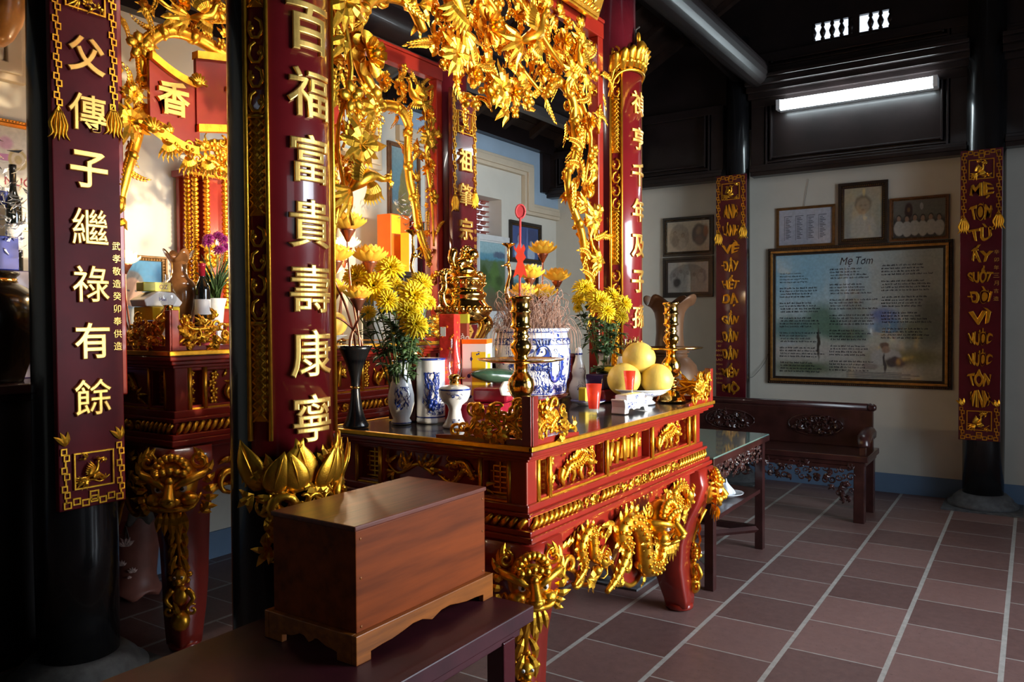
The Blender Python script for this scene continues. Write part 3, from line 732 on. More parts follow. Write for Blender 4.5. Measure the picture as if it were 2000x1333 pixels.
    for i in range(5):
        a, c = y0 + fb[i], y0 + fb[i + 1]; m = (a + c) / 2; wd = c - a
        b = MB(); b.M = F
        if i in (0, 4):
            for j in range(4): blossom(b, m, zc - hh * .34 + j * hh * .23, .016, .004)
        elif i == 2:                                               # scrolls and brushes
            for j, (u, tl) in enumerate(((-.09, .12), (-.02, -.1), (.05, .05), (.10, .1), (-.15, .3))):
                b.sweep([V((m + u - tl * .05, zc - hh * .36, .018)), V((m + u + tl * .05, zc + hh * (.3 + .08 * (j % 2)), .018))], .016, .012, 8, (0, 0, 1)); b.ell((m + u + tl * .05, zc + hh * .42, .018), .012, 7, 5)
            b.prism([(m - .06, zc - hh * .25), (m + .03, zc - hh * .3), (m + .05, zc + hh * .25), (m - .03, zc + hh * .32)], 0, .02)
            sprig(b, m - .14, zc - hh * .3, 1.9, .06, .02, 4, .004); sprig(b, m + .12, zc, .6, .07, .018, 4, .004)
        else:                                                      # a prancing beast among flowers
            dragon(b, [(m - wd * .18, zc - hh * .36), (m - wd * .10, zc - hh * .02), (m + wd * .04, zc + hh * .04), (m + wd * .13, zc + hh * .16), (m + wd * .22, zc + hh * .05)], .024, w=.016, head=.85)
            for u, bend in ((-.10, -.02), (-.03, .02), (.06, -.02), (.12, .02)):
                b.sweep(cr([(m + u * wd * 2, zc - hh * .02, .016), (m + (u + bend) * wd * 2, zc - hh * .22, .02), (m + u * wd * 2 + .012, zc - hh * .44, .014)], 4), [.016, .012, .009], None, 6)
            for j in range(4): blossom(b, m - wd * .36 + .02 * sin(j * 3), zc - hh * .36 + j * hh * .21, .024, .004)
            for j in range(3): blossom(b, m + wd * .36, zc - hh * .3 + j * hh * .3, .018, .004)
            for j in range(6): leaf(b, m + wd * random.uniform(-.4, .4), zc + hh * random.uniform(-.4, .45), random.uniform(0, 6), .05, .014, .003)
        t.part('relief_panel', b, 'gold')
    F = FY(y0 + .045)
    for q in ((sb[0] + sb[1]) / 2, (sb[2] + sb[3]) / 2): b = MB(); b.M = F; shou(b, x0 + q, zc, hh * .82, .085, .002); t.part('longevity_sign', b, 'gold')
    b = MB(); b.M = F; m = (x0 + x1) / 2
    dragon(b, [(m + .02, zc - .02 * k), (m + .09, zc - .045 * k), (m + .15, zc + .01), (m + .19, zc - .02), (m + .15, zc + .035 * k), (m + .10, zc + .03 * k)], .013, w=.008)
    twig(b, [(m - .26, zc + .02, .006), (m - .18, zc - .035 * k, .006), (m - .08, zc + .01, .008), (m, zc - .02, .008)], .004, .011)
    for (u, v, a) in ((-.22, 0, 1.6), (-.15, -.02, 1.2), (-.12, .0, 2.2), (-.05, .0, 1.2), (-.02, 0, .7), (-.2, -.03, -2.4), (.22, -.04, .4)): sprig(b, m + u, zc + v * k, a, .075, .016, 3, .006)
    t.part('relief_panel', b, 'gold')
    # carved band under the waist
    for F, a, c in ((FX(x1 + .018), y0 - .01, y1 + .01), (FY(y0 - .018), x0 - .01, x1 + .01)):
        b = MB(); b.M = F; n = int((c - a) / .034); za = Z(.811); r = Z(.016)
        for i in range(n):
            u = a + (c - a) * (i + .5) / n; d = abs(u - (a + c) / 2) / ((c - a) / 2)
            if d > .58 or .22 < d < .40: b.sweep([V((u - .016, za - r * 1.1, .002)), V((u, za, .012)), V((u + .016, za + r * 1.1, .002))], .011, .010, 6, (0, 0, 1))
            elif i % 2: swirl(b, u, za, r * 1.2, i, .004, 1.2, .34)
            else: sprig(b, u - .015, za, random.choice((0, pi)) + random.uniform(-.3, .3), .036, .016, 3, .004)
        b.k = 1; b.box(a, c, za - r * 1.15, za + r * 1.15, -.003, .0012); t.part('carved_band', b, ['gold', 'red'])
    # legs: stout cabriole posts
    for (x, y) in ((x1, y0), (x1, y1), (x0, y0), (x0, y1)):
        sx = 1 if x == x1 else -1; sy = -1 if y == y0 else 1
        b = MB(); P = []; vs = []; fs = []
        lv = [(.745, .035, .105), (.66, .045, .11), (.58, .03, .105), (.48, 0, .09), (.36, -.022, .082), (.24, -.025, .078), (.14, -.012, .072), (.06, .002, .064), (.02, .004, .06)]
        for (z, o, h) in lv:
            cx_, cy_ = x + sx * (o - .085), y + sy * (o - .085); c_ = .012
            for (u, v) in ((h, h - c_), (h - c_, h), (-h + c_, h), (-h, h - c_), (-h, -h + c_), (-h + c_, -h), (h - c_, -h), (h, -h + c_)): vs.append((cx_ + u, cy_ + v, Z(z)))
        n = len(lv)
        for i in range(n - 1):
            for j in range(8): fs.append((i * 8 + j, (i + 1) * 8 + j, (i + 1) * 8 + (j + 1) % 8, i * 8 + (j + 1) % 8))
        fs += [tuple(range(8)), tuple(range((n - 1) * 8, n * 8))[::-1]]
        b.add(vs, fs, True)
        b.lathe([(.05, 0), (.068, .008), (.072, .02), (.066, .034), (.05, .042)], 20, (x + sx * -.081, y + sy * -.081, 0))
        lg = t.part('leg', b, 'red')
        if sx < 0: continue
        a = radians(45) * sy; n_ = V((cos(a), sin(a), 0)); u_ = V((-sin(a), cos(a), 0))
        O = V((x + .012, y + sy * .012, Z(.60)))
        if sx > 0: lion_mask(t, frame(O, u_, (0, 0, 1), n_), .128 * k, lg)
        # a gilt edge, a small figure and a ball lower down
        b = MB()
        def corner(z):
            for (za, oa, ha), (zb, ob, hb) in zip(lv, lv[1:]):
                if zb <= z <= za:
                    q = (za - z) / (za - zb); o = oa + (ob - oa) * q; h = ha + (hb - ha) * q
                    return V((x + o - .085 + h - .006, y + sy * (o - .085 + h - .006), Z(z)))
            return V((x, y, Z(z)))
        b.M = MX.Identity(4); b.sweep([corner(z) for z in (.52, .45, .38, .32, .26, .2)], [.03, .022, .012, .012, .012, .016], .014, 8, n_)
        for q in (-1, 1):
            c_ = corner(.42); b.M = frame(c_, u_, (0, 0, 1), n_)
            for i in range(4): leaf(b, q * .01, .10 - .06 * i, -pi / 2 + q * .65, .09, .03, .0, .012, -q * .4)
        c_ = corner(.25); b.M = frame(c_, u_, (0, 0, 1), n_)
        b.ell((0, .035, .02), (.034, .04, .034), 9, 7); b.ell((0, .02, .05), .016, 7, 5); b.ell((0, -.05, .012), (.036, .05, .03), 9, 7)
        for i in range(9): a_ = i / 9 * 2 * pi; b.ell((.042 * cos(a_), .045 + .045 * sin(a_), .012), .014, 6, 5)
        for q in (-1, 1): b.sweep(cr([(q * .03, -.02, .02), (q * .06, -.06, .03), (q * .03, -.10, .03)], 3), [.016, .013, .008], None, 6); swirl(b, q * .05, -.12, .028, 1, .01, 1.2, .3, q)
        c_ = corner(.12); b.M = frame(c_, u_, (0, 0, 1), n_); b.ell((0, 0, .004), (.042, .05, .038), 12, 8); leaf(b, 0, .03, pi / 2 + .4, .07, .03, .02)
        fg = t.part('leg_carving', b, 'gold', lg)
        eyes(t, frame(corner(.25), u_, (0, 0, 1), n_), [(-.016, .042, .05), (.016, .042, .05)], .007, lg)
    # scalloped aprons with dragons
    for side in range(2):
        if side == 0: F = FX(x1 + .005); a, c = y0 + .10, y1 - .10
        else: F = FY(y0 - .005); a, c = x0 + .10, x1 - .10
        m = (a + c) / 2; W = (c - a) / 2
        low = [(-1, .50), (-.92, .56), (-.80, .585), (-.70, .555), (-.64, .50), (-.55, .475), (-.44, .49), (-.36, .53), (-.28, .50), (-.20, .43), (-.08, .372), (0, .358)]
        pts = [(m + W * u, Z(z)) for u, z in low] + [(m - W * u, Z(z)) for u, z in low[-2::-1]]
        b = MB(); b.M = F; b.prism([(a, Z(.75)), *[(p[0], p[1]) for p in pts], (c, Z(.75))][::-1], -.045, .0); ap = t.part('apron', b, 'red')
        b = MB(); b.M = F; b.sweep([V((p[0], p[1], .002)) for p in cr([(p[0], p[1], 0) for p in pts], 4)], .011, .010, 6, (0, 0, 1))
        for q in (-1, 1):
            swirl(b, m + q * W * .80, Z(.60), .05 * k, -pi / 2, .012, 1.1, .3, q)
            for i in range(5): leaf(b, m + q * W * (.86 - .05 * i), Z(.66), pi / 2 + q * (.7 - .2 * i), .08, .022, .002, .012, q * .6)
        t.part('gilt_rim', b, 'gold', ap)
        if side == 0:
            b = MB(); b.M = F; s = W / .75
            # the great dragon looking out, its coils, and two small beasts
            e1, e2, es_ = dragon(b, [(m - .34 * s, Z(.43)), (m - .24 * s, Z(.47)), (m - .15 * s, Z(.56)), (m - .22 * s, Z(.64)), (m - .10 * s, Z(.67)), (m + .0 * s, Z(.58)), (m + .04 * s, Z(.44)), (m + .16 * s, Z(.41)), (m + .22 * s, Z(.50)), (m + .14 * s, Z(.56))], .042 * s, w=.045, head=0)
            f1, f2, fs_ = dragon(b, [(m - .58 * s, Z(.52)), (m - .50 * s, Z(.57)), (m - .53 * s, Z(.66)), (m - .45 * s, Z(.70)), (m - .42 * s, Z(.60)), (m - .37 * s, Z(.565))], .026 * s, w=.03)
            g1, g2, gs_ = dragon(b, [(m + .44 * s, Z(.50)), (m + .38 * s, Z(.56)), (m + .46 * s, Z(.63)), (m + .39 * s, Z(.68)), (m + .50 * s, Z(.71)), (m + .56 * s, Z(.655))], .026 * s, w=.03)
            for (u, v, r) in ((-.52, .53, .04), (-.1, .47, .05), (.28, .50, .045), (.30, .60, .04), (.34, .68, .035), (-.30, .56, .04), (-.33, .66, .035), (.56, .58, .035), (.22, .45, .03)):
                swirl(b, m + u * s, Z(v), r * s, random.uniform(0, 6), .012, 1.25, .32, random.choice((-1, 1)))
            for (u, v) in ((-.46, .51), (-.2, .41), (.04, .40), (.3, .455), (.40, .60), (-.28, .70), (.52, .545), (-.05, .64), (.30, .63)): sprig(b, m + u * s, Z(v), random.uniform(0, 6), .085 * s, .028 * s, 5, .02)
            for (u, v) in ((.0, .45), (.12, .44), (.34, .55), (-.40, .53), (.46, .60), (.27, .68)): b.ell((m + u * s, Z(v), .03), .022 * s, 8, 6)
            for i in range(9): leaf(b, m + (-.16 + .045 * i) * s, Z(.70), pi / 2 + .35, .055, .009, .004, .006)
            dg = t.part('carved_dragon', b, 'gold', ap)
            lion_mask(t, F @ MX.Translation((m + .10 * s, Z(.605), .075)) @ MX.Rotation(.2, 4, 'Z') @ MX.Rotation(-.15, 4, 'Y'), .128 * s, ap, 'dragon_face')
            eyes(t, F, [f1, g1], fs_ * .26, ap)
        else:
            b = MB(); b.M = F
            foliage(b, [(a + .04, Z(.70)), (a + .1, Z(.62)), (m - .12, Z(.54)), (m, Z(.42)), (m + .12, Z(.54)), (c - .1, Z(.62)), (c - .04, Z(.70))], .055, .06, .02, 0, .02, .35); t.part('carved_foliage', b, 'gold', ap)
    # fretted corner rails on the top
    for (yc, sy) in ((y0 - .045, 1), (y1 + .045, -1)):
        for side in range(2):
            h = rail_h; l = rail_l
            out = [(0, 0), (l, 0), (l, .012), (l * .86, .028), (l * .80, h * .30), (l * .70, h * .42), (l * .66, h * .74), (l * .56, h * .98), (l * .45, h * .80), (l * .30, h * .72), (l * .16, h * .96), (0, h)]
            if side == 0:
                F = frame((x1 + .03, yc, H), (0, sy, 0), (0, 0, 1), (1, 0, 0)); w0, w1 = 0, .02
            else:
                F = frame((x1 + .05, yc + sy * .008, H), (-1, 0, 0), (0, 0, 1), (0, -1, 0)) if sy > 0 else frame((x1 + .05, yc - .008, H), (-1, 0, 0), (0, 0, 1), (0, 1, 0)); w0, w1 = -.008, .012
                out = [(p[0] * 1.25, p[1]) for p in out]
            b = MB(); b.M = F
            b.box(0, .036, 0, h * 1.03, w0, w1 + .004); b.prism([(0, 0), (out[1][0], 0), (out[2][0], out[2][1]), (out[1][0] * .7, h * .12), (0, h * .13)], w0, w1)
            r = t.part('corner_rail', b, 'red', bev=.002)
            b = MB(); b.M = F; c0 = .5 * (w0 + w1)
            reg = [(.055, h * .10)] + [(p[0] * .95, p[1] * .92) for p in out[3:11] if p[0] > .06] + [(.055, h * .88)]
            foliage(b, reg, .030, .055, .020, c0 - .008, c0 + .012, .38)
            twig(b, [(.04, h * .2, c0), (l * .3, h * .45, c0), (l * .6, h * .25, c0), (out[4][0], h * .2, c0)], .008, .006); twig(b, [(.05, h * .8, c0), (l * .25, h * .4, c0), (l * .5, h * .8, c0)], .008, .006)
            dragon(b, [(l * .62, h * .16), (l * .40, h * .30), (l * .52, h * .55), (l * .25, h * .55), (l * .18, h * .75)], .012, w=c0 + .004)
            t.part('fretted_carving', b, 'gold', r)
    return t
altar('altar_table', 'red and gold carved altar table in front, crowded with flowers, brass and fruit', -2.34, -1.455, 2.285, 3.975, 1.085, .165, .33)
altar('altar_table', 'second altar table standing further back behind the first, near the portrait and shrine', -4.32, -3.20, 2.10, 3.95, 1.385, .175, .42)
# ------------------------------------------------------------------ gilded canopies
def canopy(name, label, x, top, inner, ya, yb, ztop, rim, roses, birds, gap, seed, vines, bead=False, LS=1.0):
    """openwork hung in a red frame between two columns: 'inner' is the free lower edge from left to right"""
    random.seed(seed)
    t = Thing(name, label, 'carved canopy', (x, (ya + yb) / 2, ztop)); F = FX(x)
    b = MB(); b.box(x - .035, x + .035, ya - .06, yb + .06, ztop, ztop + .085); b.box(x - .05, x + .042, ya - .06, yb + .06, ztop + .085, ztop + .105)
    zl = inner[0][1]; zr = inner[-1][1]
    b.box(x - .03, x + .035, yb - .012, yb + .05, max(1.12, zr - .75), ztop); b.box(x - .03, x + .035, ya - .05, ya + .012, max(1.12, zl - .75), ztop)
    t.part('frame', b, 'red', bev=.006)
    E_ = cr([(p[0], p[1], 0) for p in inner], 5)
    reg = [(ya, ztop)] + [(ya, zl)] + [(p.x, p.y) for p in E_] + [(yb, zr), (yb, ztop)]
    b = MB(); b.M = F
    foliage(b, reg, gap * 1.15, .085 * LS, .026 * LS, -.035, .0, .14, .25)
    foliage(b, reg, gap * 1.6, .105 * LS, .032 * LS, .015, .045, .10, .5)
    t.part('carved_foliage', b, 'gold')
    for P, r in rim:
        b = MB(); b.M = F
        Q = cr([(p[0], p[1], .012 + .012 * (i % 2)) for i, p in enumerate(P)], 6); b.sweep(Q, [r * .75, r * 1.1, r, r * 1.15, r * .7], [r * .8, r * .9, r * .8], 8, (0, 0, 1))
        for i in range(2, len(Q) - 2, 7): b.sweep([Q[i - 1], Q[i], Q[i + 1]], [r * .9, r * 1.28, r * .9], None, 8, (0, 0, 1))
        if bead:
            for i in range(len(Q) - 1):
                for q in (.0, .5): c = Q[i].lerp(Q[i + 1], q); d = (Q[i + 1] - Q[i]).normalized(); b.ell(c + V((-d.y, d.x, 0)) * r * .95 + V((0, 0, .01)), r * .28, 6, 4)
        t.part('branch', b, 'gold')
    for P, r in vines: b = MB(); b.M = F; twig(b, [(p[0], p[1], .02 + .03 * (i % 2)) for i, p in enumerate(P)], r, r * .5, None, 6); t.part('branch', b, 'gold')
    for (u, v, r, k) in roses:
        b = MB(); b.M = F
        (rose if k == 'r' else blossom)(b, u, v, r, .05) if k != 'm' else [sprig(b, u, v, a, r * 1.15, r * .36, 5, .05) for a in (0, 2.1, 4.2)]
        t.part('carved_flower' if k != 'm' else 'carved_leaf_spray', b, 'gold')
    for (u, v, s, a, f) in birds:
        b = MB(); b.M = F; bird(b, u, v, s, a, f, .045); t.part('carved_bird', b, 'gold')
    return t
inner1 = [(1.95, 1.72), (1.965, 1.95), (2.05, 2.08), (2.13, 2.19), (2.20, 2.27), (2.17, 2.36), (2.09, 2.44), (2.085, 2.57), (2.15, 2.68), (2.26, 2.74), (2.38, 2.74), (2.46, 2.66), (2.53, 2.55), (2.62, 2.53), (2.72, 2.46),
          (2.83, 2.46), (2.93, 2.49), (3.03, 2.46), (3.12, 2.48), (3.21, 2.53), (3.30, 2.55), (3.39, 2.62), (3.46, 2.71), (3.56, 2.73), (3.66, 2.66), (3.70, 2.54), (3.69, 2.43), (3.62, 2.34), (3.60, 2.24), (3.66, 2.14), (3.73, 2.02), (3.79, 1.86), (3.86, 1.68), (3.88, 1.56)]
canopy('carved_canopy', 'large gilded openwork canopy of flowers and birds above the front altar table', -2.06, 3.1, inner1, 1.93, 3.95, 3.085,
       [([(1.93, 1.72), (1.985, 1.95), (2.07, 2.07)], .016), ([(2.20, 2.33), (2.10, 2.43), (2.085, 2.56), (2.14, 2.68), (2.26, 2.745), (2.37, 2.745), (2.46, 2.67)], .026), ([(3.40, 2.63), (3.47, 2.71), (3.57, 2.735), (3.665, 2.67), (3.705, 2.55), (3.705, 2.42), (3.66, 2.30)], .026),
        ([(3.64, 2.32), (3.61, 2.22), (3.68, 2.12), (3.76, 1.98), (3.83, 1.82), (3.90, 1.62)], .022)],
       [(2.86, 2.80, .115, 'r'), (2.10, 2.47, .105, 'r'), (3.05, 2.56, .075, 'r'), (2.74, 2.56, .07, 'r'), (3.52, 2.93, .08, 'r'), (3.80, 2.58, .065, 'r'), (3.78, 2.22, .06, 'r'), (3.30, 2.72, .07, 'r'), (2.05, 2.75, .08, 'r'), (3.85, 2.86, .055, 'b'), (3.32, 3.00, .06, 'b'),
        (3.83, 2.40, .05, 'b'), (2.02, 2.30, .06, 'b'), (2.90, 2.52, .06, 'b'), (3.18, 2.56, .05, 'b'), (2.55, 2.92, .07, 'r'), (2.3, 2.95, .07, 'r'),
        (2.62, 2.62, .11, 'm'), (2.96, 2.56, .10, 'm'), (3.60, 2.80, .09, 'm'), (3.84, 2.06, .10, 'm'), (2.06, 2.14, .11, 'm'), (1.99, 2.62, .11, 'm'), (3.70, 2.96, .11, 'm'), (3.88, 1.84, .08, 'm')],
       [(2.60, 2.80, .20, 2.2, 1), (3.20, 2.86, .22, .5, 1), (2.06, 2.02, .16, .7, -1), (3.66, 2.86, .15, 2.4, -1), (2.03, 2.90, .16, .4, 1)],
       .052, 11,
       [([(2.0, 3.05), (2.2, 2.85), (2.4, 2.95), (2.6, 2.78), (2.75, 2.6)], .016), ([(2.6, 3.05), (2.9, 2.9), (3.1, 2.75), (3.3, 2.62)], .018), ([(3.1, 3.05), (3.4, 2.85), (3.7, 2.75), (3.82, 2.5), (3.80, 2.2), (3.88, 1.8)], .015), ([(1.97, 2.7), (2.02, 2.4), (1.98, 2.15), (2.02, 1.85)], .013)])
inner2 = [(1.90, 1.95), (1.955, 2.18), (2.0, 2.30), (2.035, 2.48), (2.03, 2.66), (2.06, 2.76), (2.16, 2.83), (2.30, 2.85), (2.46, 2.81), (2.7, 2.76), (3.02, 2.74), (3.34, 2.76), (3.5, 2.80), (3.62, 2.83), (3.74, 2.82), (3.82, 2.74), (3.83, 2.64), (3.80, 2.56), (3.83, 2.40), (3.87, 2.25), (3.92, 2.10), (3.99, 1.92), (4.03, 1.80)]
canopy('carved_canopy', 'second gilded canopy hanging further back over the rear altar table and red scroll sign', -3.32, 3.1, inner2, 1.92, 4.09, 3.10,
       [([(1.90, 1.95), (1.955, 2.18), (2.0, 2.30), (2.04, 2.48)], .024), ([(2.05, 2.55), (2.03, 2.68), (2.07, 2.77), (2.17, 2.84), (2.32, 2.85), (2.50, 2.79), (2.68, 2.72)], .030), ([(3.36, 2.72), (3.52, 2.79), (3.64, 2.83), (3.75, 2.82), (3.83, 2.73)], .030), ([(3.82, 2.74), (3.80, 2.58), (3.83, 2.40), (3.87, 2.25), (3.92, 2.10), (4.0, 1.90)], .026)],
       [(2.0, 2.72, .06, 'b'), (3.96, 2.84, .07, 'r'), (3.90, 2.96, .06, 'b'), (3.7, 2.95, .07, 'r'), (2.2, 2.98, .07, 'r'), (2.4, 3.0, .06, 'b'), (3.98, 2.52, .06, 'r'), (4.02, 2.32, .05, 'b'), (1.97, 2.5, .06, 'm'), (1.95, 2.38, .1, 'm'), (3.97, 2.68, .1, 'm'), (3.55, 2.95, .08, 'r')],
       [(2.32, 2.94, .16, .3, 1), (3.82, 2.92, .16, 2.8, -1)], .075, 23,
       [([(1.95, 3.05), (2.2, 2.92), (2.5, 2.98)], .014), ([(4.05, 3.05), (3.85, 2.95), (3.6, 3.0)], .014), ([(4.05, 2.9), (3.95, 2.6), (4.04, 2.3), (4.02, 2.0)], .013)], True, .85)
# the red scroll sign hung inside the rear canopy
t = Thing('scroll_sign', 'red scroll-shaped sign with gilt characters hanging inside the rear canopy', 'sign', (-3.24, 2.65, 2.35))
F = FX(-3.26)
def wavy(b, u0, u1, f, h0, h1, n, w0, w1):
    for i in range(n):
        a, c = u0 + (u1 - u0) * i / n, u0 + (u1 - u0) * (i + 1) / n
        b.prism([(a, f(a) + h0), (c, f(c) + h0), (c, f(c) + h1), (a, f(a) + h1)], w0, w1, False)
fa = lambda u: 2.50 - .075 * sin((u - 2.03) / .22 * pi * .5); fb = lambda u: 2.58 + .05 * sin((u - 2.25) / .85 * pi)
b = MB(); b.M = F; wavy(b, 2.03, 2.275, fa, -.11, .17, 8, 0, .02); wavy(b, 2.255, 3.15, fb, -.16, .15, 16, .01, .03); t.part('panel', b, 'red')
for f, u0, u1, h in ((fa, 2.03, 2.255, (-.14, -.105)), (fa, 2.03, 2.255, (.165, .20)), (fb, 2.255, 3.15, (-.19, -.155)), (fb, 2.255, 3.15, (.145, .18))): b = MB(); b.M = F; wavy(b, u0, u1, f, *h, 12, .0, .045); t.part('gilt_border', b, 'gold')
for (u, v, r) in ((2.02, 2.38, .05), (2.25, 2.63, .045), (2.47, 2.44, .055), (3.15, 2.75, .05)):
    b = MB(); b.M = F
    for i in range(7): b.sweep([V((u + r * cos(i * .45), v + r * sin(i * .45) - r * .5, .05)), V((u + r * .15 * cos(i * .45), v - r * .5, .065))], [r * .18, r * .12], None, 6, (0, 0, 1))
    b.ell((u, v - r * .4, .05), (r * .6, r * .5, r * .4), 8, 6); t.part('gilt_scroll_end', b, 'gold')
b = MB(); b.M = F
foliage(b, [(2.0, 2.40), (2.12, 2.30), (2.26, 2.24), (2.4, 2.28), (2.6, 2.22), (3.1, 2.26), (3.2, 2.40), (2.5, 2.42), (2.26, 2.33), (2.1, 2.37)], .04, .07, .025, 0, .04, .3)
for u in (2.10, 2.2, 2.3, 2.42): fan(b, u, 2.32 - .05 * (u > 2.15), -pi / 2, .10, 6, 1.3, .02)
t.part('carved_fringe', b, 'gold')
for s_, u, v in (('香', 2.135, 2.515), ('世', 2.49, 2.60), ('流', 2.80, 2.62)):
    g = glyph(s_, .155, .05, .012); b = MB(); b.merge(g, F @ MX.Translation((u, v, .03))); t.part('gilt_character', b, 'glyph')
# the tilted sign board at the very top, its lower corner in view
t = Thing('name_board', 'tilted red board with a broad gilt carved border at the top of the golden canopy', 'sign', (-1.95, 3.0, 3.2))
n_ = V((.94, 0, -.34)); u_ = V((0, 1, 0)); v_ = n_.cross(u_) * 1
F = frame((-1.98, 3.0, 3.14), u_, v_, n_)
b = MB(); b.M = F; b.box(-.62, .62, .02, .62, -.02, .015); t.part('panel', b, 'red')
b = MB(); b.M = F
for (x0, x1, y0, y1) in ((-.80, .80, -.02, .10), (-.80, .80, .56, .68), (-.80, -.66, .0, .66), (.66, .80, .0, .66)): b.box(x0, x1, y0, y1, -.02, .03); b.box(x0 + .012, x1 - .012, y0 + .012, y1 - .012, .03, .04)
for i in range(44): leaf(b, -.76 + i * .035, .01, .6, .05, .02, .042, .004); b.ell((-.76 + i * .035, .085, .042), .006, 6, 4)
for i in range(16): leaf(b, .70, .04 + i * .036, 1.2, .05, .02, .042, .004); b.ell((.675, .04 + i * .036, .042), .006, 6, 4)
t.part('gilt_frame', b, 'gold', bev=.004)

# ------------------------------------------------------------------ couplet boards
DENSE = '繼祿餘傳壽寧康福富貴肇孫禎'
def flat_board(label, F, wd, z0, z1, chars, ch, gap0, small=None, disc=False, bottom=True, tass=.36, emb=.54, depth=.03, mt='maroon'):
    """a flat lacquered board with chain borders, gilt emblems and lettering; F puts u across, v up (absolute z)"""
    o = F @ V((0, z0, 0)); t = Thing('couplet_board', label, 'couplet board', tuple(o)); h = wd / 2
    b = MB(); b.M = F; b.box(-h, h, z0, z1, -depth, 0); t.part('panel', b, mt, bev=.004)
    s = wd * .055; w0, w1 = -.001, .007
    n = 7
    def hrow(y, up):
        b = MB(); b.M = F
        for i in range(n):
            u = -h + .012 + (wd - .024) * (i + .5) / n
            ring4(b, u, y + (.35 * s * (1 if i % 2 else -1)), s * 1.05, s * .38, w0, w1, s * .95)
        ring4(b, 0, y - up * s * 1.3, s * 1.3, s * .4, w0, w1); t.part('chain_border', b, 'gold')
    hrow(z1 - s * 1.7, 1)
    for q in (-1, 1):
        b = MB(); b.M = F; e = chain(b, q * (h - s * 1.6), z1 - s * 2.6, z1 - tass * (1.0 if q < 0 else .93), s * .95, w0, w1)
        t.part('chain_border', b, 'gold'); b = MB(); b.M = F; tassel(b, q * (h - s * 1.7), e, wd * .42, .004); t.part('tassel', b, 'gold')
    if bottom:
        hrow(z0 + s * 1.8, -1)
        for q in (-1, 1):
            b = MB(); b.M = F; chain(b, q * (h - s * 1.6), z0 + wd * .92, z0 + s * 2.4, s * .95, w0, w1)
            for k in range(3): leaf(b, q * (h - s * 1.6), z0 + wd * .95, pi / 2 + (k - 1) * .5, wd * .22, wd * .07, .004, .004, .3)
            t.part('chain_border', b, 'gold')
    for y, on in ((z1 - wd * emb, True), (z0 + wd * .56, bottom)):
        if not on: continue
        b = MB(); b.M = F; ring4(b, 0, y, wd * .30, wd * .022, w0, .012, wd * .27); b.M = F @ MX.Translation((0, y, 0))
        bird(b, 0, -wd * .03, wd * .26, .7, 1, .004)
        twig(b, [(-wd * .24, -wd * .2, .005), (-wd * .05, -wd * .15, .005), (wd * .1, -wd * .2, .005), (wd * .24, -wd * .12, .005)], .004, .003)
        for i in range(5): sprig(b, random.uniform(-.2, .2) * wd, random.choice((-.18, .17)) * wd, random.uniform(0, 6), wd * .13, wd * .035, 3, .004)
        t.part('emblem', b, 'gold')
    for i, s_ in enumerate(chars):
        y = gap0[0] - gap0[1] * i
        if not (z0 < y < z1) or not s_: continue
        g = glyph(s_, ch, .05, .022 if disc else (.008 if s_ not in DENSE else -.002), ch * 1.25 if disc else None, disc=disc); b = MB(); b.merge(g, F @ MX.Translation((0, y, .004)))
        t.part('gilt_word' if disc else 'gilt_character', b, 'gold' if disc else 'glyph')
    if small:
        txt, u, ya, step, sz = small
        b = MB()
        for i, s_ in enumerate(txt): b.merge(glyph(s_, sz, .05, .0, bev=0), F @ MX.Translation((u, ya - step * i, .002)))
        t.part('small_inscription', b, 'glyph')
    return t
flat_board('flat dark red couplet board with seven gilt characters on the column at far left', FX(-3.19, 1.722), .272, .765, 3.045, list('父傳子繼祿有餘'), .15, (2.585, .229), (list('武孝敬造癸卯奉供造'), .112, 1.83, .052, .034), tass=.70, emb=.78, mt='maroondull')
flat_board('flat board with gilt characters behind the golden canopy, lit by a white reflection', FX(-3.19, 4.255), .272, .765, 3.045, list('祖肇宗功示後昆'), .15, (2.585, .229), (list('辛卯年三月吉日造'), .112, 2.12, .052, .034), tass=.70, emb=.78)
flat_board('dark red board with round gilt words on the end wall column above the settee', FY(7.165, -2.33), .28, .40, 2.835, ['ANH', 'LÀNH', 'VỀ', 'ĐÂY', 'HẾT', 'DẠ', 'GẦN', 'DÂN', 'DÂN', 'MẾN', 'MỘ'], .135, (2.502, .1622), (['GIÁO', 'SƯ', 'ANH', 'HÙNG', 'LAO', 'ĐỘNG', 'VŨ', 'KHIÊU', 'KÍNH', 'TẶNG'], -.105, 1.31, .043, .022), True, True, .50)
flat_board('dark red board with round gilt words on the column at far right', FY(7.145, -.352), .285, .548, 2.82, ['MẸ', 'TƠM', 'TỪ', 'ẤY', 'SUỐT', 'ĐỜI', 'VÌ', 'NƯỚC', 'NƯỚC', 'TÔN', 'VINH'], .14, (2.499, .162), (list('辛卯年三月吉造'), .105, 2.02, .06, .034), True, True, .52)
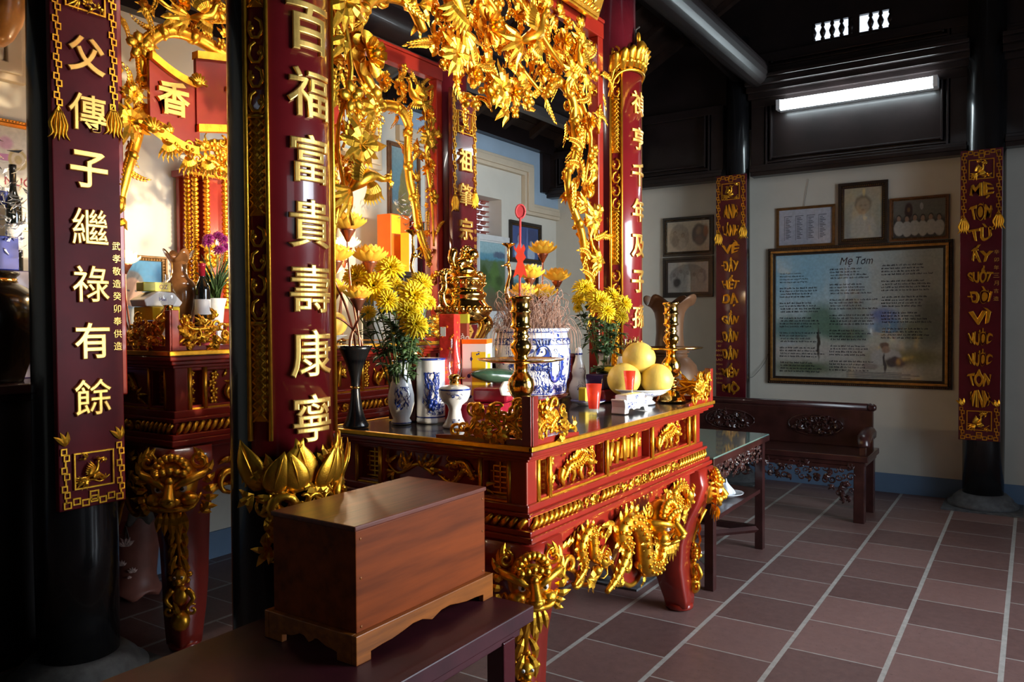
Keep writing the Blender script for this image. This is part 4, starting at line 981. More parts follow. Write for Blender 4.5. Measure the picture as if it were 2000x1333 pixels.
def curved_board(label, cx, cy, R, z0, z1, chars, c0, step, ch):
    """a trough-shaped board curving round its column"""
    t = Thing('curved_couplet_board', label, 'couplet board', (cx + R, cy, z0)); A = radians(70)
    def P(a, z, r=0): return V((cx + (R + r) * cos(a), cy + (R + r) * sin(a), z))
    def shell(b, a0, a1, za, zb, r0, r1, n=18, top=None):
        vs = []; fs = []
        for i in range(n + 1):
            a = a0 + (a1 - a0) * i / n; zt = zb if top is None else zb + top(a)
            vs += [P(a, za, r0), P(a, za, r1), P(a, zt, r1), P(a, zt, r0)]
        for i in range(n):
            for j in range(4): k = (j + 1) % 4; fs.append((i * 4 + j, i * 4 + k, (i + 1) * 4 + k, (i + 1) * 4 + j))
        fs += [(0, 1, 2, 3)[::-1], tuple(n * 4 + j for j in range(4))]
        return b.add(vs, fs, True)
    arch = lambda a: -.10 * (abs(a) / A) ** 2.5
    b = MB(); shell(b, -A * .98, A * .98, z0 + .05, z1 - .16, -.012, .004, 26, lambda a: 0); t.part('panel', b, 'boardred')
    b = MB()
    aw = radians(24)
    for q in (-1, 1):
        a0, a1 = sorted((q * A, q * (A - aw))); r0, r1 = .004, .011
        for ab in (a0, a1 - radians(3.5)): shell(b, ab, ab + radians(3.5), z0 + .10, z1 - .14, r0, .018, 2)
        z = z0 + .16; i = 0; am = (a0 + a1) / 2
        while z < z1 - .22:
            seg = .30 if i % 2 == 0 else .34
            if i % 2 == 0:                                       # a diaper of crossing ridges
                shell(b, a0 + radians(3), a1 - radians(3), z, z + seg, r0, .0055, 3); k = 0
                while k < seg:
                    for d in (-1, 1): b.sweep([P(am - d * radians(8), z + k, .006), P(am + d * radians(8), z + k + .05, .006)], .0045, None, 5)
                    k += .025
            else:
                shell(b, a0 + radians(4), a1 - radians(4), z, z + .012, r0, .012, 3)
                for j in range(4):
                    zz = z + .05 + j * .075
                    b.sweep([P(am + radians(7) * sin(s_ * .9) * (1 if j % 2 else -1), zz + .032 * cos(s_ * .9) , .008) for s_ in range(7)], .006, None, 5)
                    b.ell(P(am - radians(4) * (1 if j % 2 else -1), zz, .006), .010, 6, 4)
            z += seg; i += 1
    # arched head and lotus foot
    n = 20
    for j, (d, r) in enumerate(((0, .018), (.05, .014))): b.sweep([P(-A + 2 * A * i / n, z1 - .26 - d + .16 * sqrt(max(0, 1 - ((i / n - .5) * 2) ** 4)), r) for i in range(n + 1)], .010, None, 6)
    for i in range(9):
        a = -A * .9 + 1.8 * A * i / 8
        b.sweep([P(a, z1 - .13 - .05 * (abs(a) / A) ** 2, .01), P(a * .96, z1 - .04 - .06 * (abs(a) / A) ** 2, .03), P(a * .9, z1 - .01 - .08 * (abs(a) / A) ** 2, .05)], [.026, .03, .012], .014, 6, (cos(a), sin(a), 0))
        b.ell(P(a, z1 - .10, .018), .022, 7, 5)
    b.ell(P(0, z1 - .02, .02), (.03, .05, .05), 9, 7); b.ell(P(0, z1 + .05, .0), (.014, .014, .035), 8, 6)
    t.part('gilt_border', b, 'gold')
    f = MB(); U = A * R                                          # lotus petals and scrolling leaves, laid flat and bent round
    for i in range(6): petal(f, -U * .84 + U * 1.68 * i / 5, z0 - .05, pi / 2 + .28 * (-1) ** i, .165, .080, .006, .024)
    for i in range(5): petal(f, -U * .66 + U * 1.32 * i / 4, z0 - .06, pi / 2 - .22 * (-1) ** i, .135, .070, .020, .026)
    foliage(f, [(-U * .95, z0 + .02), (U * .95, z0 + .02), (U * .9, z0 - .12), (U * .6, z0 - .30), (-U * .6, z0 - .30), (-U * .9, z0 - .12)], .034, .07, .022, .004, .018, .5)
    for q in (-1, 1): swirl(f, q * U * .5, z0 - .10, .055, 0, .02, 1.3, .3, q); swirl(f, q * U * .35, z0 - .22, .045, 2, .02, 1.3, .3, -q)
    b = MB(); b.v = [P(v.x / R, v.y, .004 + v.z) for v in f.v]; b.f = f.f; b.sm = f.sm; b.mi = f.mi
    t.part('lotus_foot', b, 'gold')
    for i, s_ in enumerate(chars):
        g = sliced(glyph(s_, ch, .045, .008 if s_ not in DENSE else -.002), ch * .07); b = MB(); z = c0 - step * i
        b.v = [P(v.x / R + radians(-3), z + v.y, .005 + v.z) for v in g.v]; b.f = list(g.f); b.sm = list(g.sm); b.mi = list(g.mi)
        t.part('gilt_character', b, 'glyph')
    b = MB(); b.sweep([P(0, z1 + .02, -.02), P(0, z1 + .10, -.02), P(.1, z1 + .12, 0)], .006, None, 6); t.part('hanging_hook', b, 'wire')
    return t
curved_board('curved red couplet board with seven gilt characters and lotus foot behind the wooden chest', -2.10, 1.76, .172, 1.04, 3.10, list('百福富貴壽康寧'), 2.44, .206, .155)
curved_board('curved red couplet board with gilt border on the far column, right of the canopy', -2.10, 4.27, .166, 1.03, 3.10, list('禎亨千年及子孫莊'), 2.771, .207, .135)
# ------------------------------------------------------------------ offerings on the front altar
random.seed(5)
TZ = 1.0855
def brush(b, c, r0, r1, z0, z1, a0, n, kind='branch', seed=1):
    """painted cobalt brushwork lying on a turned body: r(z) by interpolation of r0..r1; thin raised glaze strokes"""
    rnd = random.Random(seed)
    def P(a, z): q = (z - z0) / (z1 - z0); r = (r0(z) if callable(r0) else r0 + (r1 - r0) * q) + .0008; return V((c[0] + r * cos(a), c[1] + r * sin(a), c[2] + z))
    for i in range(n):
        a = a0 + rnd.uniform(-.55, .55); z = rnd.uniform(z0, z1); da = rnd.uniform(-.25, .25); dz = rnd.uniform(.2, .5) * (z1 - z0) * .6
        pts = [P(a + da * t + .06 * sin(5 * t + i), min(z1, max(z0, z + dz * t))) for t in (0, .33, .66, 1)]
        nr = V((cos(a), sin(a), 0)); w_ = rnd.choice((.0010, .0014, .0014, .002, .0045)) * max(.6, (z1 - z0) / .12)
        b.sweep(pts, [w_ * .4, w_, w_ * .7, w_ * .1], .0008, 6, nr)
# white vase with blue painting
c = (-2.19, 2.47, TZ); vprof = [(0, .004), (.040, .0), (.042, .010), (.034, .022), (.046, .05), (.055, .085), (.054, .12), (.044, .165), (.034, .205), (.029, .235), (.031, .252), (.038, .262), (.033, .260), (.026, .235), (.026, .16)]
t = Thing('flower_vase', 'white pear-shaped porcelain vase with a blue painted spray, holding the left chrysanthemums', 'vase', c)
b = MB(); b.lathe(vprof, 32, c); t.part('body', b, 'white')
def rv(z):
    for (ra, za), (rb, zb) in zip(vprof[3:], vprof[4:]):
        if za <= z <= zb: return ra + (rb - ra) * (z - za) / (zb - za)
    return .05
b = MB(); brush(b, c, rv, None, .06, .155, -.75, 60, seed=3); b.lathe([(.0425, .004), (.0432, .006), (.0425, .008)], 32, c); b.lathe([(.0382, .2605), (.0386, .262), (.0382, .2632)], 32, c); t.part('painted_spray', b, 'blueglaze', label='cobalt blue painted flowers')
# cylinder vase
c = (-2.117, 2.575, TZ); t = Thing('cylinder_vase', 'straight white cylinder vase painted with blue lotus, right of the pear-shaped vase', 'vase', c)
b = MB(); b.lathe([(0, .003), (.060, 0), (.062, .008), (.060, .02), (.060, .255), (.063, .268), (.058, .270), (.055, .255), (.055, .03), (0, .03)], 36, c); t.part('body', b, 'white')
b = MB(); brush(b, c, .0603, .0603, .05, .21, -.85, 90, seed=8); brush(b, c, .0603, .0603, .03, .09, -.5, 60, seed=9); [b.ell((c[0] + .0595 * cos(a), c[1] + .0595 * sin(a), c[2] + z), (.010, .012, .014), 8, 6) for a, z in ((-.95, .075), (-.75, .065), (-.6, .085), (-.85, .09))]
b.lathe([(.0632, .262), (.0638, .266), (.0632, .2695)], 36, c); b.lathe([(.0606, .022), (.061, .025), (.0606, .028)], 36, c); t.part('painted_lotus', b, 'blueglaze', label='cobalt blue painted lotus')
# oil lamp
c = (-1.933, 2.50, TZ); t = Thing('oil_lamp', 'white and blue porcelain oil lamp with a clear glass chimney, on the altar front', 'oil lamp', c)
b = MB(); b.lathe([(0, 0), (.048, 0), (.050, .006), (.042, .016), (.030, .04), (.024, .07), (.030, .088), (.052, .105), (.062, .128), (.064, .15), (.060, .158), (.045, .166), (.02, .172), (0, .172)], 32, c); t.part('base', b, 'white')
b = MB(); brush(b, c, .0625, .0645, .112, .150, -.8, 22, seed=4); brush(b, c, .047, .034, .010, .035, -.6, 10, seed=5); b.lathe([(.0642, .149), (.0648, .152), (.0636, .1555)], 32, c); t.part('painted_band', b, 'blueglaze', label='cobalt blue painted fish and flowers')
b = MB(); b.lathe([(.018, .170), (.022, .178), (.018, .186), (.024, .192), (.024, .205), (.016, .212), (0, .214)], 20, c); b.sweep([V((c[0] + .02, c[1], c[2] + .198)), V((c[0] + .045, c[1] + .01, c[2] + .198))], .003); t.part('burner_collar', b, 'brass')
b = MB(); b.lathe([(.024, .205), (.030, .225), (.033, .245), (.028, .275), (.019, .305), (.0155, .335), (.0165, .355), (.018, .358)], 24, c, cap=False); t.part('glass_chimney', b, 'chimney')
# brass candlesticks with wide drip saucers
def candlestick(x, y, label):
    c = (x, y, TZ); t = Thing('candlestick', label, 'candlestick', c)
    b = MB(); b.lathe([(0, 0), (.074, 0), (.078, .008), (.070, .016), (.066, .03), (.050, .04), (.044, .052), (.030, .058), (.030, .068), (.040, .078), (.030, .088), (.024, .096), (.036, .106), (.036, .112), (.024, .120), (.022, .13), (.036, .142), (.047, .165), (.050, .185), (.046, .205), (.030, .226), (.024, .238), (.026, .262)], 32, c); t.part('foot', b, 'brass')
    b = MB(); b.lathe([(.02, .262), (.06, .266), (.12, .270), (.158, .277), (.165, .283), (.158, .281), (.12, .276), (.05, .274), (.02, .274)], 48, c); t.part('drip_saucer', b, 'brass')
    b = MB(); b.lathe([(.02, .274), (.030, .282), (.024, .292), (.030, .302), (.040, .320), (.040, .336), (.028, .350), (.026, .358), (.034, .366), (.026, .374), (.027, .392), (.038, .397), (.040, .404), (.034, .410), (.034, .450), (.040, .455), (.040, .460), (.034, .464), (.034, .498), (.042, .504), (.044, .512), (.038, .516), (.030, .512), (.02, .47)], 32, c); t.part('stem', b, 'brass')
candlestick(-1.60, 2.475, 'tall brass candlestick with wide saucer, left one, in front of the porcelain incense pot')
candlestick(-1.57, 3.865, 'tall brass candlestick with wide saucer, right one, beside the yellow pomelos')
# incense pot on its stand
c = (-1.985, 3.17, 1.165); t = Thing('stand', 'low dark red stand under the large porcelain incense pot', 'stand', (c[0], c[1], TZ))
b = MB(); b.lathe([(.15, 0), (.155, .01), (.13, .03), (.13, .05), (.165, .068), (.17, .0785), (0, .0785)], 36, (c[0], c[1], TZ)); t.part('plinth', b, 'maroon')
t = Thing('incense_pot', 'large blue and white porcelain incense pot with dragons, full of burnt sticks', 'incense pot', c)
b = MB(); b.lathe([(0, .0), (.150, 0), (.156, .006), (.158, .03), (.172, .10), (.178, .18), (.178, .235), (.170, .265), (.166, .285), (.176, .300), (.180, .308), (.172, .311), (.160, .300), (.158, .27), (0, .27)], 56, c); t.part('body', b, 'porc_burner')
b = MB()
for z, r in ((.292, .174), (.008, .158), (.236, .1795), (.262, .172)): b.lathe([(r, z - .002), (r + .0014, z), (r, z + .002)], 56, c)
for i in range(26):
    a = i / 26 * 2 * pi; P = [V((c[0] + .177 * cos(a + .085 * cos(k)), c[1] + .177 * sin(a + .085 * cos(k)), c[2] + .249 + .009 * sin(k))) for k in (0, .9, 1.8, 2.7, 3.6, 4.5)]
    b.sweep(P, [.002, .0035, .002], .001, 5, (cos(a), sin(a), 0))
RP = lambda z: (.1585 + (z - .03) * .193 if z < .12 else .1757 + (z - .12) * .038) + .0006
for a0 in (-1.25, -.2, .85):                                      # painted dragon coils with clouds
    pts = []
    for k in range(40):
        s_ = k / 39; a = a0 - .40 + .62 * s_ + .10 * sin(s_ * 11 + 1.5); z = .125 + .055 * sin(s_ * 11); pts.append(V((c[0] + RP(z) * cos(a), c[1] + RP(z) * sin(a), c[2] + z)))
    b.sweep(pts, [.002, .006, .010, .011, .010, .008, .010, .004], .0012, 8, (cos(a0), sin(a0), 0))
    for k in range(2, 38, 2):
        d = (pts[k + 1] - pts[k]).normalized(); q = d.cross(V((cos(a0), sin(a0), 0))); b.sweep([pts[k] + q * .008, pts[k] + q * .018 + d * .004], [.0025, .0004], .0008, 5, (cos(a0), sin(a0), 0))
    for k in range(5):
        aa = a0 + random.uniform(-.4, .4); z = random.uniform(.06, .22); nr = V((cos(aa), sin(aa), 0)); o_ = b.M; b.M = frame(V((c[0], c[1], c[2] + z)) + nr * RP(z), (-sin(aa), cos(aa), 0), (0, 0, 1), nr); swirl(b, 0, 0, .014, k, -.002, 1.4, .12); b.M = o_
for i in range(16):
    a = i / 16 * 2 * pi
    for k in range(3): b.sweep([V((c[0] + (.160 + .0016) * cos(a + d), c[1] + (.160 + .0016) * sin(a + d), c[2] + .014 + k * .012 + h)) for d, h in ((-.16, 0), (-.08, .022), (0, .034), (.08, .022), (.16, 0))], .0022, .001, 5, (cos(a), sin(a), 0))
t.part('painted_dragons', b, 'blueglaze', label='cobalt blue dragons, waves and cloud bands')
for a in (-.72,):                                                  # the round yin-yang medallion
    b = MB(); nr = V((cos(a), sin(a), 0)); tg = V((-sin(a), cos(a), 0)); b.M = frame(V((c[0], c[1], c[2] + .185)) + nr * .1795, tg, (0, 0, 1), nr)
    b.sweep([V((.036 * cos(q * .3), .045 * sin(q * .3), 0)) for q in range(22)], .0028, .002, 6, (0, 0, 1))
    yin = [(.028 * sin(q * pi / 12), .036 * cos(q * pi / 12)) for q in range(13)] + [(-.014 * sin(q * pi / 8), -.018 - .018 * cos(q * pi / 8)) for q in range(1, 9)] + [(.014 * sin(q * pi / 8), .018 - .018 * cos(q * pi / 8)) for q in range(1, 8)]
    b.prism(yin[::-1], 0, .0015); b.ell((-.006, .018, .001), (.004, .005, .0012), 8, 4)
    for q in range(5): leaf(b, .012 * (q - 2), .046, pi / 2 + (2 - q) * .2, .035, .010, 0, .001); swirl(b, .03 * (q - 2) * .5, -.06, .012, q, 0, 1.2, .2)
    t.part('painted_medallion', b, 'blueglaze')
# burnt, curling incense sticks: more than anyone could count
b = MB(); rnd = random.Random(3)
for i in range(360):
    a = rnd.uniform(0, 2 * pi); r = .14 * sqrt(rnd.random()); x, y = c[0] + r * cos(a), c[1] + r * sin(a); z = c[2] + .275
    L = rnd.uniform(.07, .23) * (1.1 - .35 * r / .14); q = rnd.uniform(0, 2 * pi); lean = rnd.uniform(0, .55); d = rnd.random(); o = rnd.uniform(.02, .075)
    P = [V((x, y, z)), V((x + lean * L * .45 * cos(q), y + lean * L * .45 * sin(q), z + L * .5)), V((x + lean * L * .9 * cos(q), y + lean * L * .9 * sin(q), z + L * .9))]
    q2 = q + rnd.uniform(-2, 2); h = V((cos(q2), sin(q2), 0))
    if d < .35: P += [P[-1] + h * o * .5 + V((0, 0, .018)), P[-1] + h * o + V((0, 0, .002)), P[-1] + h * o * 1.2 + V((0, 0, -rnd.uniform(.02, .07)))]
    elif d < .55: P += [P[-1] + h * o * .6 + V((0, 0, .02)), P[-1] + h * o * .4 + V((0, 0, .045)), P[-1] - h * o * .1 + V((0, 0, .03))]
    b.sweep(cr(P, 3), [.0013, .0016, .0010], None, 4)
for i in range(70):
    a = rnd.uniform(0, 2 * pi); r = .14; x, y = c[0] + r * cos(a), c[1] + r * sin(a); q = a + rnd.uniform(-.5, .5); z = c[2] + .285
    b.sweep(cr([(x, y, z), (x + .04 * cos(q), y + .04 * sin(q), z + rnd.uniform(.02, .1)), (x + .085 * cos(q), y + .085 * sin(q), z + .01), (x + .095 * cos(q), y + .095 * sin(q), z - rnd.uniform(.02, .1))], 3), .0013, None, 4)
o = single('incense_sticks', b, 'incense', (c[0], c[1], c[2] + .27), 'tangle of curled burnt incense sticks standing in the porcelain pot', 'incense'); o['kind'] = 'stuff'
# the tall red stick with a paper ornament
x, y = -2.03, 3.13; t = Thing('incense_holder_stick', 'tall red stick with a round head and red paper cutout, rising from the incense pot', 'incense stick', (x, y, c[2] + .27))
b = MB(); b.sweep([V((x, y, 1.435)), V((x - .01, y + .02, 1.72)), V((x - .012, y + .03, 2.0))], .0055, None, 8); t.part('stick', b, 'incensered')
b = MB(); b.M = frame((x - .012, y + .032, 2.03), (.83, .55, 0), (0, 0, 1), (.55, -.83, 0)); b.sweep([V((.022 * cos(q * .42), .032 * sin(q * .42), 0)) for q in range(16)], .005, None, 6, (0, 0, 1)); b.prism([(.02 * cos(q * .63), .028 * sin(q * .63)) for q in range(10)], -.002, .002); t.part('round_head', b, 'incensered')
b = MB(); b.M = frame((x - .008, y + .02, 1.80), (.83, .55, 0), (0, 0, 1), (.55, -.83, 0))
b.prism([(-.03, .07), (-.018, .05), (-.006, .075), (.004, .05), (.018, .072), (.026, .05), (.018, .03), (.028, .01), (.014, -.01), (.026, -.05), (.034, -.085), (.014, -.07), (.004, -.09), (-.010, -.068), (-.034, -.085), (-.022, -.045), (-.012, -.01), (-.022, .01), (-.014, .03), (-.028, .05)][::-1], .008, .012); t.part('paper_cutout', b, 'redpaper')
# a long low riser at the back of the table, for the brass set
t = Thing('riser', 'long dark riser along the back of the front altar under the brass set', 'stand', (-2.255, 3.24, TZ))
b = MB(); b.box(-2.33, -2.18, 2.545, 3.95, TZ, 1.305); t.part('body', b, 'maroon', bev=.004)
b = MB(); b.box(-2.335, -2.172, 2.54, 3.955, 1.305, 1.322); t.part('top', b, 'bench', bev=.003)
RZ = 1.322
# brass tripod burner with lion lid
c = (-2.252, 2.985, RZ); WS = MX.Translation(c) @ MX.Diagonal((1.24, 1.24, 1.02, 1)) @ MX.Translation((-c[0], -c[1], -c[2])); t = Thing('brass_censer', 'gleaming brass three-legged censer with a lion on its lid', 'censer', c)
b = MB(); b.M = WS; b.lathe([(0, 0), (.066, 0), (.068, .012), (.058, .02), (.054, .045), (.062, .056), (.062, .064), (.04, .07), (0, .07)], 24, c); t.part('pedestal', b, 'brass')
for k in range(3):
    a = .5 + k * 2 * pi / 3; b = MB(); b.M = WS; u = V((cos(a), sin(a), 0)); O = V(c)
    b.sweep(cr([O + u * .068 + V((0, 0, .205)), O + u * .086 + V((0, 0, .17)), O + u * .066 + V((0, 0, .12)), O + u * .05 + V((0, 0, .085)), O + u * .056 + V((0, 0, .068))], 4), [.026, .030, .020, .016, .020], None, 9); b.ell(O + u * .092 + V((0, 0, .175)), .020, 8, 6); t.part('leg', b, 'brass')
b = MB(); b.M = WS; b.lathe([(0, .165), (.05, .168), (.088, .19), (.104, .22), (.100, .25), (.084, .275), (.080, .29), (.088, .298), (.090, .312), (.078, .322), (.074, .338), (.084, .346), (.084, .37), (.088, .376), (.086, .384), (.05, .39), (0, .395)], 36, c)
for i in range(26): a = i / 26 * 2 * pi; b.ell((c[0] + .101 * cos(a), c[1] + .101 * sin(a), c[2] + .238), (.012, .012, .016), 6, 5); b.ell((c[0] + .084 * cos(a), c[1] + .084 * sin(a), c[2] + .358), .008, 6, 4)
t.part('bowl', b, 'brass')
for q in (-1, 1):
    b = MB(); b.M = WS @ FX(c[0], c[1], c[2])
    b.sweep(cr([(q * .085, .245, 0), (q * .118, .26, 0), (q * .128, .30, 0), (q * .112, .34, 0), (q * .118, .385, 0), (q * .100, .41, 0), (q * .086, .40, 0)], 4), [.016, .013, .011, .015, .012], None, 7)
    for p in ((.125, .27), (.132, .31), (.115, .36), (.11, .41), (.13, .40)): b.ell((q * p[0], p[1], 0), .013, 7, 5)
    t.part('dragon_handle', b, 'brass')
b = MB(); b.M = WS @ FX(c[0], c[1], c[2])
b.ell((0, .415, 0), (.06, .035, .05), 12, 8); b.sweep(cr([(-.045, .42, 0), (-.025, .45, 0), (.01, .455, 0), (.03, .47, .01)], 4), [.022, .030, .028, .024], None, 9); b.ell((.034, .495, .012), (.030, .032, .03), 10, 8); b.ell((.052, .488, .02), .014, 7, 5)
for i in range(10): a = i * .63; b.ell((.026 + .026 * cos(a), .497 + .03 * sin(a), .0), .013, 7, 5)
for u in (-.05, .025): b.sweep([V((u, .45, .015)), V((u + .01, .42, .02))], .012, None, 6)
b.sweep(cr([(-.05, .43, 0), (-.07, .46, 0), (-.06, .50, 0), (-.045, .515, 0)], 4), [.010, .014, .018, .006], None, 7)
t.part('lion_lid', b, 'brass')
# brass cranes on tortoises
def crane(x, y, f, label):
    c = (x, y, RZ); t = Thing('brass_crane', label, 'candle holder', c)
    b = MB(); b.M = FX(x, y, RZ)
    b.ell((0, .05, 0), (.062, .042, .05), 14, 8); b.ell((f * .068, .055, 0), (.024, .018, .016), 8, 6); b.sweep([V((-f * .055, .04, 0)), V((-f * .085, .03, 0))], [.012, .004], None, 6)
    for u in (-.04, .04):
        for w_ in (-.03, .03): b.sweep([V((u, .04, w_)), V((u * 1.25, 0.0, w_ * 1.2))], [.014, .012], None, 6)
    t.part('tortoise', b, 'brass')
    b = MB(); b.M = FX(x, y, RZ)
    for w_ in (-.012, .012): b.sweep(cr([(0, .085, w_), (f * .012, .16, w_), (0, .235, w_)], 3), [.0075, .007, .010], None, 7); b.sweep([V((f * .02, .088, w_)), V((-f * .015, .086, w_))], [.003, .006, .003], None, 5)
    b.sweep(cr([(-f * .075, .235, 0), (-f * .04, .255, 0), (0, .275, 0), (f * .03, .305, 0)], 4), [.006, .030, .034, .018], None, 10)
    for k in range(5): leaf(b, -f * .01, .285 - .008 * k, (pi if f > 0 else 0) + f * (.35 + .10 * k), .085, .022, .022, .006); leaf(b, -f * .01, .285 - .008 * k, (pi if f > 0 else 0) + f * (.35 + .10 * k), .085, .022, -.022, -.006)
    b.sweep(cr([(f * .022, .29, 0), (f * .050, .335, 0), (f * .036, .385, 0), (f * .018, .43, 0), (f * .030, .468, 0)], 5), [.018, .012, .009, .008, .010], None, 9)
    b.ell((f * .036, .476, 0), (.016, .013, .012), 9, 6); b.sweep([V((f * .046, .476, 0)), V((f * .10, .464, 0))], [.007, .002], None, 6)
    t.part('crane', b, 'brass')
    b = MB(); b.M = FX(x, y, RZ) @ MX.Rotation(-pi / 2, 4, 'X'); b.lathe([(.006, .485), (.007, .535), (.006, .56), (.012, .568), (.034, .58), (.036, .584), (.012, .578), (.0, .578)], 20, (f * .03, 0, 0)); t.part('candle_dish', b, 'brass')
crane(-2.255, 2.60, 1, 'brass crane standing on a tortoise, left of the brass censer')
crane(-2.250, 3.40, -1, 'brass crane standing on a tortoise, right of the brass censer')
# ------------------------------------------------------------------ chrysanthemums
def bloom(b, p, r, n_, bud=False):
    """a chrysanthemum head: rings of narrow petals round axis n_"""
    n_ = V(n_).normalized(); u = n_.orthogonal().normalized(); v = n_.cross(u); p = V(p)
    rings = ((22, 1.0, -.15), (20, .92, .22), (17, .76, .55), (13, .56, .9), (8, .34, 1.2)) if not bud else ((9, .8, .5), (7, .6, 1.0))
    for k, (n, L, el) in enumerate(rings):
        a0 = random.random() * 6
        for i in range(n):
            a = a0 + 2 * pi * i / n + random.uniform(-.1, .1); d = u * cos(a) + v * sin(a); e = el + random.uniform(-.15, .15); l = r * L * random.uniform(.85, 1.08)
            q0 = p + n_ * r * .04 * k + d * r * .08
            q1 = q0 + (d * cos(e * .6 + .25) + n_ * sin(e * .6 + .25)) * l * .5
            q2 = q1 + (d * cos(e) + n_ * sin(e - .25)) * l * .34; q3 = q2 + (d * cos(e + .1) + n_ * sin(e - .7 if k < 2 else e)) * l * .18
            b.sweep([q0, q1, q2, q3], [r * .05, r * .085, r * .09, r * .03], [r * .025, r * .03, r * .03, r * .01], 4, n_, True)
def stem_leaf(b, p, d, L, W):
    """a lobed leaf along d"""
    d = V(d).normalized(); s_ = d.cross(V((0, 0, 1))); s_ = s_.normalized() if s_.length > .05 else V((0, 1, 0)); up = s_.cross(d); p = V(p)
    P = [p + d * L * t + up * L * (.12 * sin(pi * t) - .18 * t * t) for t in (0, .25, .5, .75, 1)]
    b.sweep(P, [W * .15, W * .7, W, W * .75, W * .1], [W * .06, W * .1, W * .1, W * .08, W * .03], 4, up, True)
    for t, q in ((.35, 1), (.35, -1), (.62, 1), (.62, -1)):
        o = p + d * L * t + up * L * .1 * sin(pi * t); e = (d + s_ * q * 1.1).normalized(); b.sweep([o, o + e * L * .22, o + e * L * .42 - up * L * .03], [W * .3, W * .36, W * .05], W * .07, 4, up, True)
def mum(label, base, head, r, group, leaves=3, bud=False, pw=.35):
    base = V(base); head = V(head); t = Thing('chrysanthemum', label, 'flower', tuple(base), group)
    out = (head - base); out.z = 0; n_ = V((.55 + out.x * 2.2, -.32 + out.y * 2.2, pw)) if not bud else V((.3, -.1, .8))
    n_ = n_.normalized()
    b = MB(); mid = base.lerp(head, .5) + V((0, 0, (head.z - base.z) * .10)); P = cr([base, mid, head - n_ * r * .15], 6); b.sweep(P, [.0028, .0030, .0024], None, 6); b.ell(head - n_ * r * .12, r * .22, 8, 5); t.part('stem', b, 'stem')
    b = MB(); bloom(b, head, r, n_, bud); t.part('petals', b, 'petal')
    if leaves:
        for i in range(leaves):
            b = MB(); q = random.uniform(.34, .9); p = P[int(q * (len(P) - 1))]; a = random.uniform(0, 2 * pi)
            stem_leaf(b, p, V((cos(a), sin(a), random.uniform(-.45, .5))), random.uniform(.045, .085), .017); t.part('leaf', b, 'leaf')
LB = (-2.19, 2.47, TZ + .03)
LH = [(-2.294, 2.326, 1.692, .062, 'large yellow chrysanthemum leaning furthest left in the pear-shaped vase'), (-2.201, 2.326, 1.65, .067, 'large yellow chrysanthemum at front left, under the topmost one of the left vase'),
      (-2.216, 2.439, 1.728, .064, 'topmost yellow chrysanthemum of the left vase'), (-2.134, 2.332, 1.594, .050, 'yellow chrysanthemum in the middle of the left vase, facing the front'),
      (-2.101, 2.451, 1.612, .074, 'broad yellow chrysanthemum on the right of the left vase'), (-2.158, 2.571, 1.67, .058, 'yellow chrysanthemum at upper right of the left vase, half behind the broad one'),
      (-2.093, 2.407, 1.551, .062, 'yellow chrysanthemum below the broad one in the left vase'), (-2.062, 2.413, 1.496, .059, 'lowest large yellow chrysanthemum of the left vase, above the red box'),
      (-2.254, 2.347, 1.547, .034, 'small drooping yellow chrysanthemum at lower left of the left vase'), (-2.162, 2.412, 1.664, .032, 'small yellow chrysanthemum between the top blooms of the left vase'),
      (-2.113, 2.563, 1.591, .036, 'small yellow chrysanthemum at the far right of the left vase')]
for x, y, z, r, lab in LH: mum(lab, (LB[0] + random.uniform(-.012, .012), LB[1] + random.uniform(-.012, .012), LB[2]), (x, y, z), r, 'chrysanthemums in the left vase', 6)
for x, y, z, r, lab in [(-2.132, 2.425, 1.423, .018, 'round yellow bud low in the left vase, just over its neck'), (-2.135, 2.364, 1.46, .014, 'tiny yellow bud on the left of the pair low in the left vase'), (-2.38, 2.327, 1.651, .026, 'half-open yellow bud at the far left edge of the left bunch')]:
    mum(lab, (LB[0], LB[1], LB[2]), (x, y, z), r, 'chrysanthemums in the left vase', 3, True)
# loose foliage under the left blooms
b = MB(); rnd = random.Random(2)
for i in range(60):
    a = rnd.uniform(0, 2 * pi); z = rnd.uniform(1.375, 1.51); r = rnd.uniform(.012, .07) * (z - 1.28) / .18; p = V((-2.185 + r * cos(a), 2.468 + r * sin(a), z))
    stem_leaf(b, p, V((cos(a), sin(a), rnd.uniform(-.7, .5))), rnd.uniform(.05, .095), .019)
for i in range(3): stem_leaf(b, V((-2.175, 2.44, 1.345)), V((.3, -.6, -.9 + .3 * i)), .07, .015)
o = single('chrysanthemum_leaves', b, 'leaf', (-2.19, 2.47, 1.33), 'dark green chrysanthemum leaves crowding the neck of the left vase', 'leaves'); o['kind'] = 'stuff'
c = (-1.955, 3.865, TZ); t = Thing('flower_vase', 'small white vase behind the packets, holding the right-hand chrysanthemums', 'vase', c)
b = MB(); b.lathe([(0, 0), (.036, 0), (.038, .01), (.032, .03), (.046, .08), (.048, .12), (.036, .19), (.030, .225), (.040, .246), (.034, .243), (.026, .22)], 28, c); t.part('body', b, 'white')
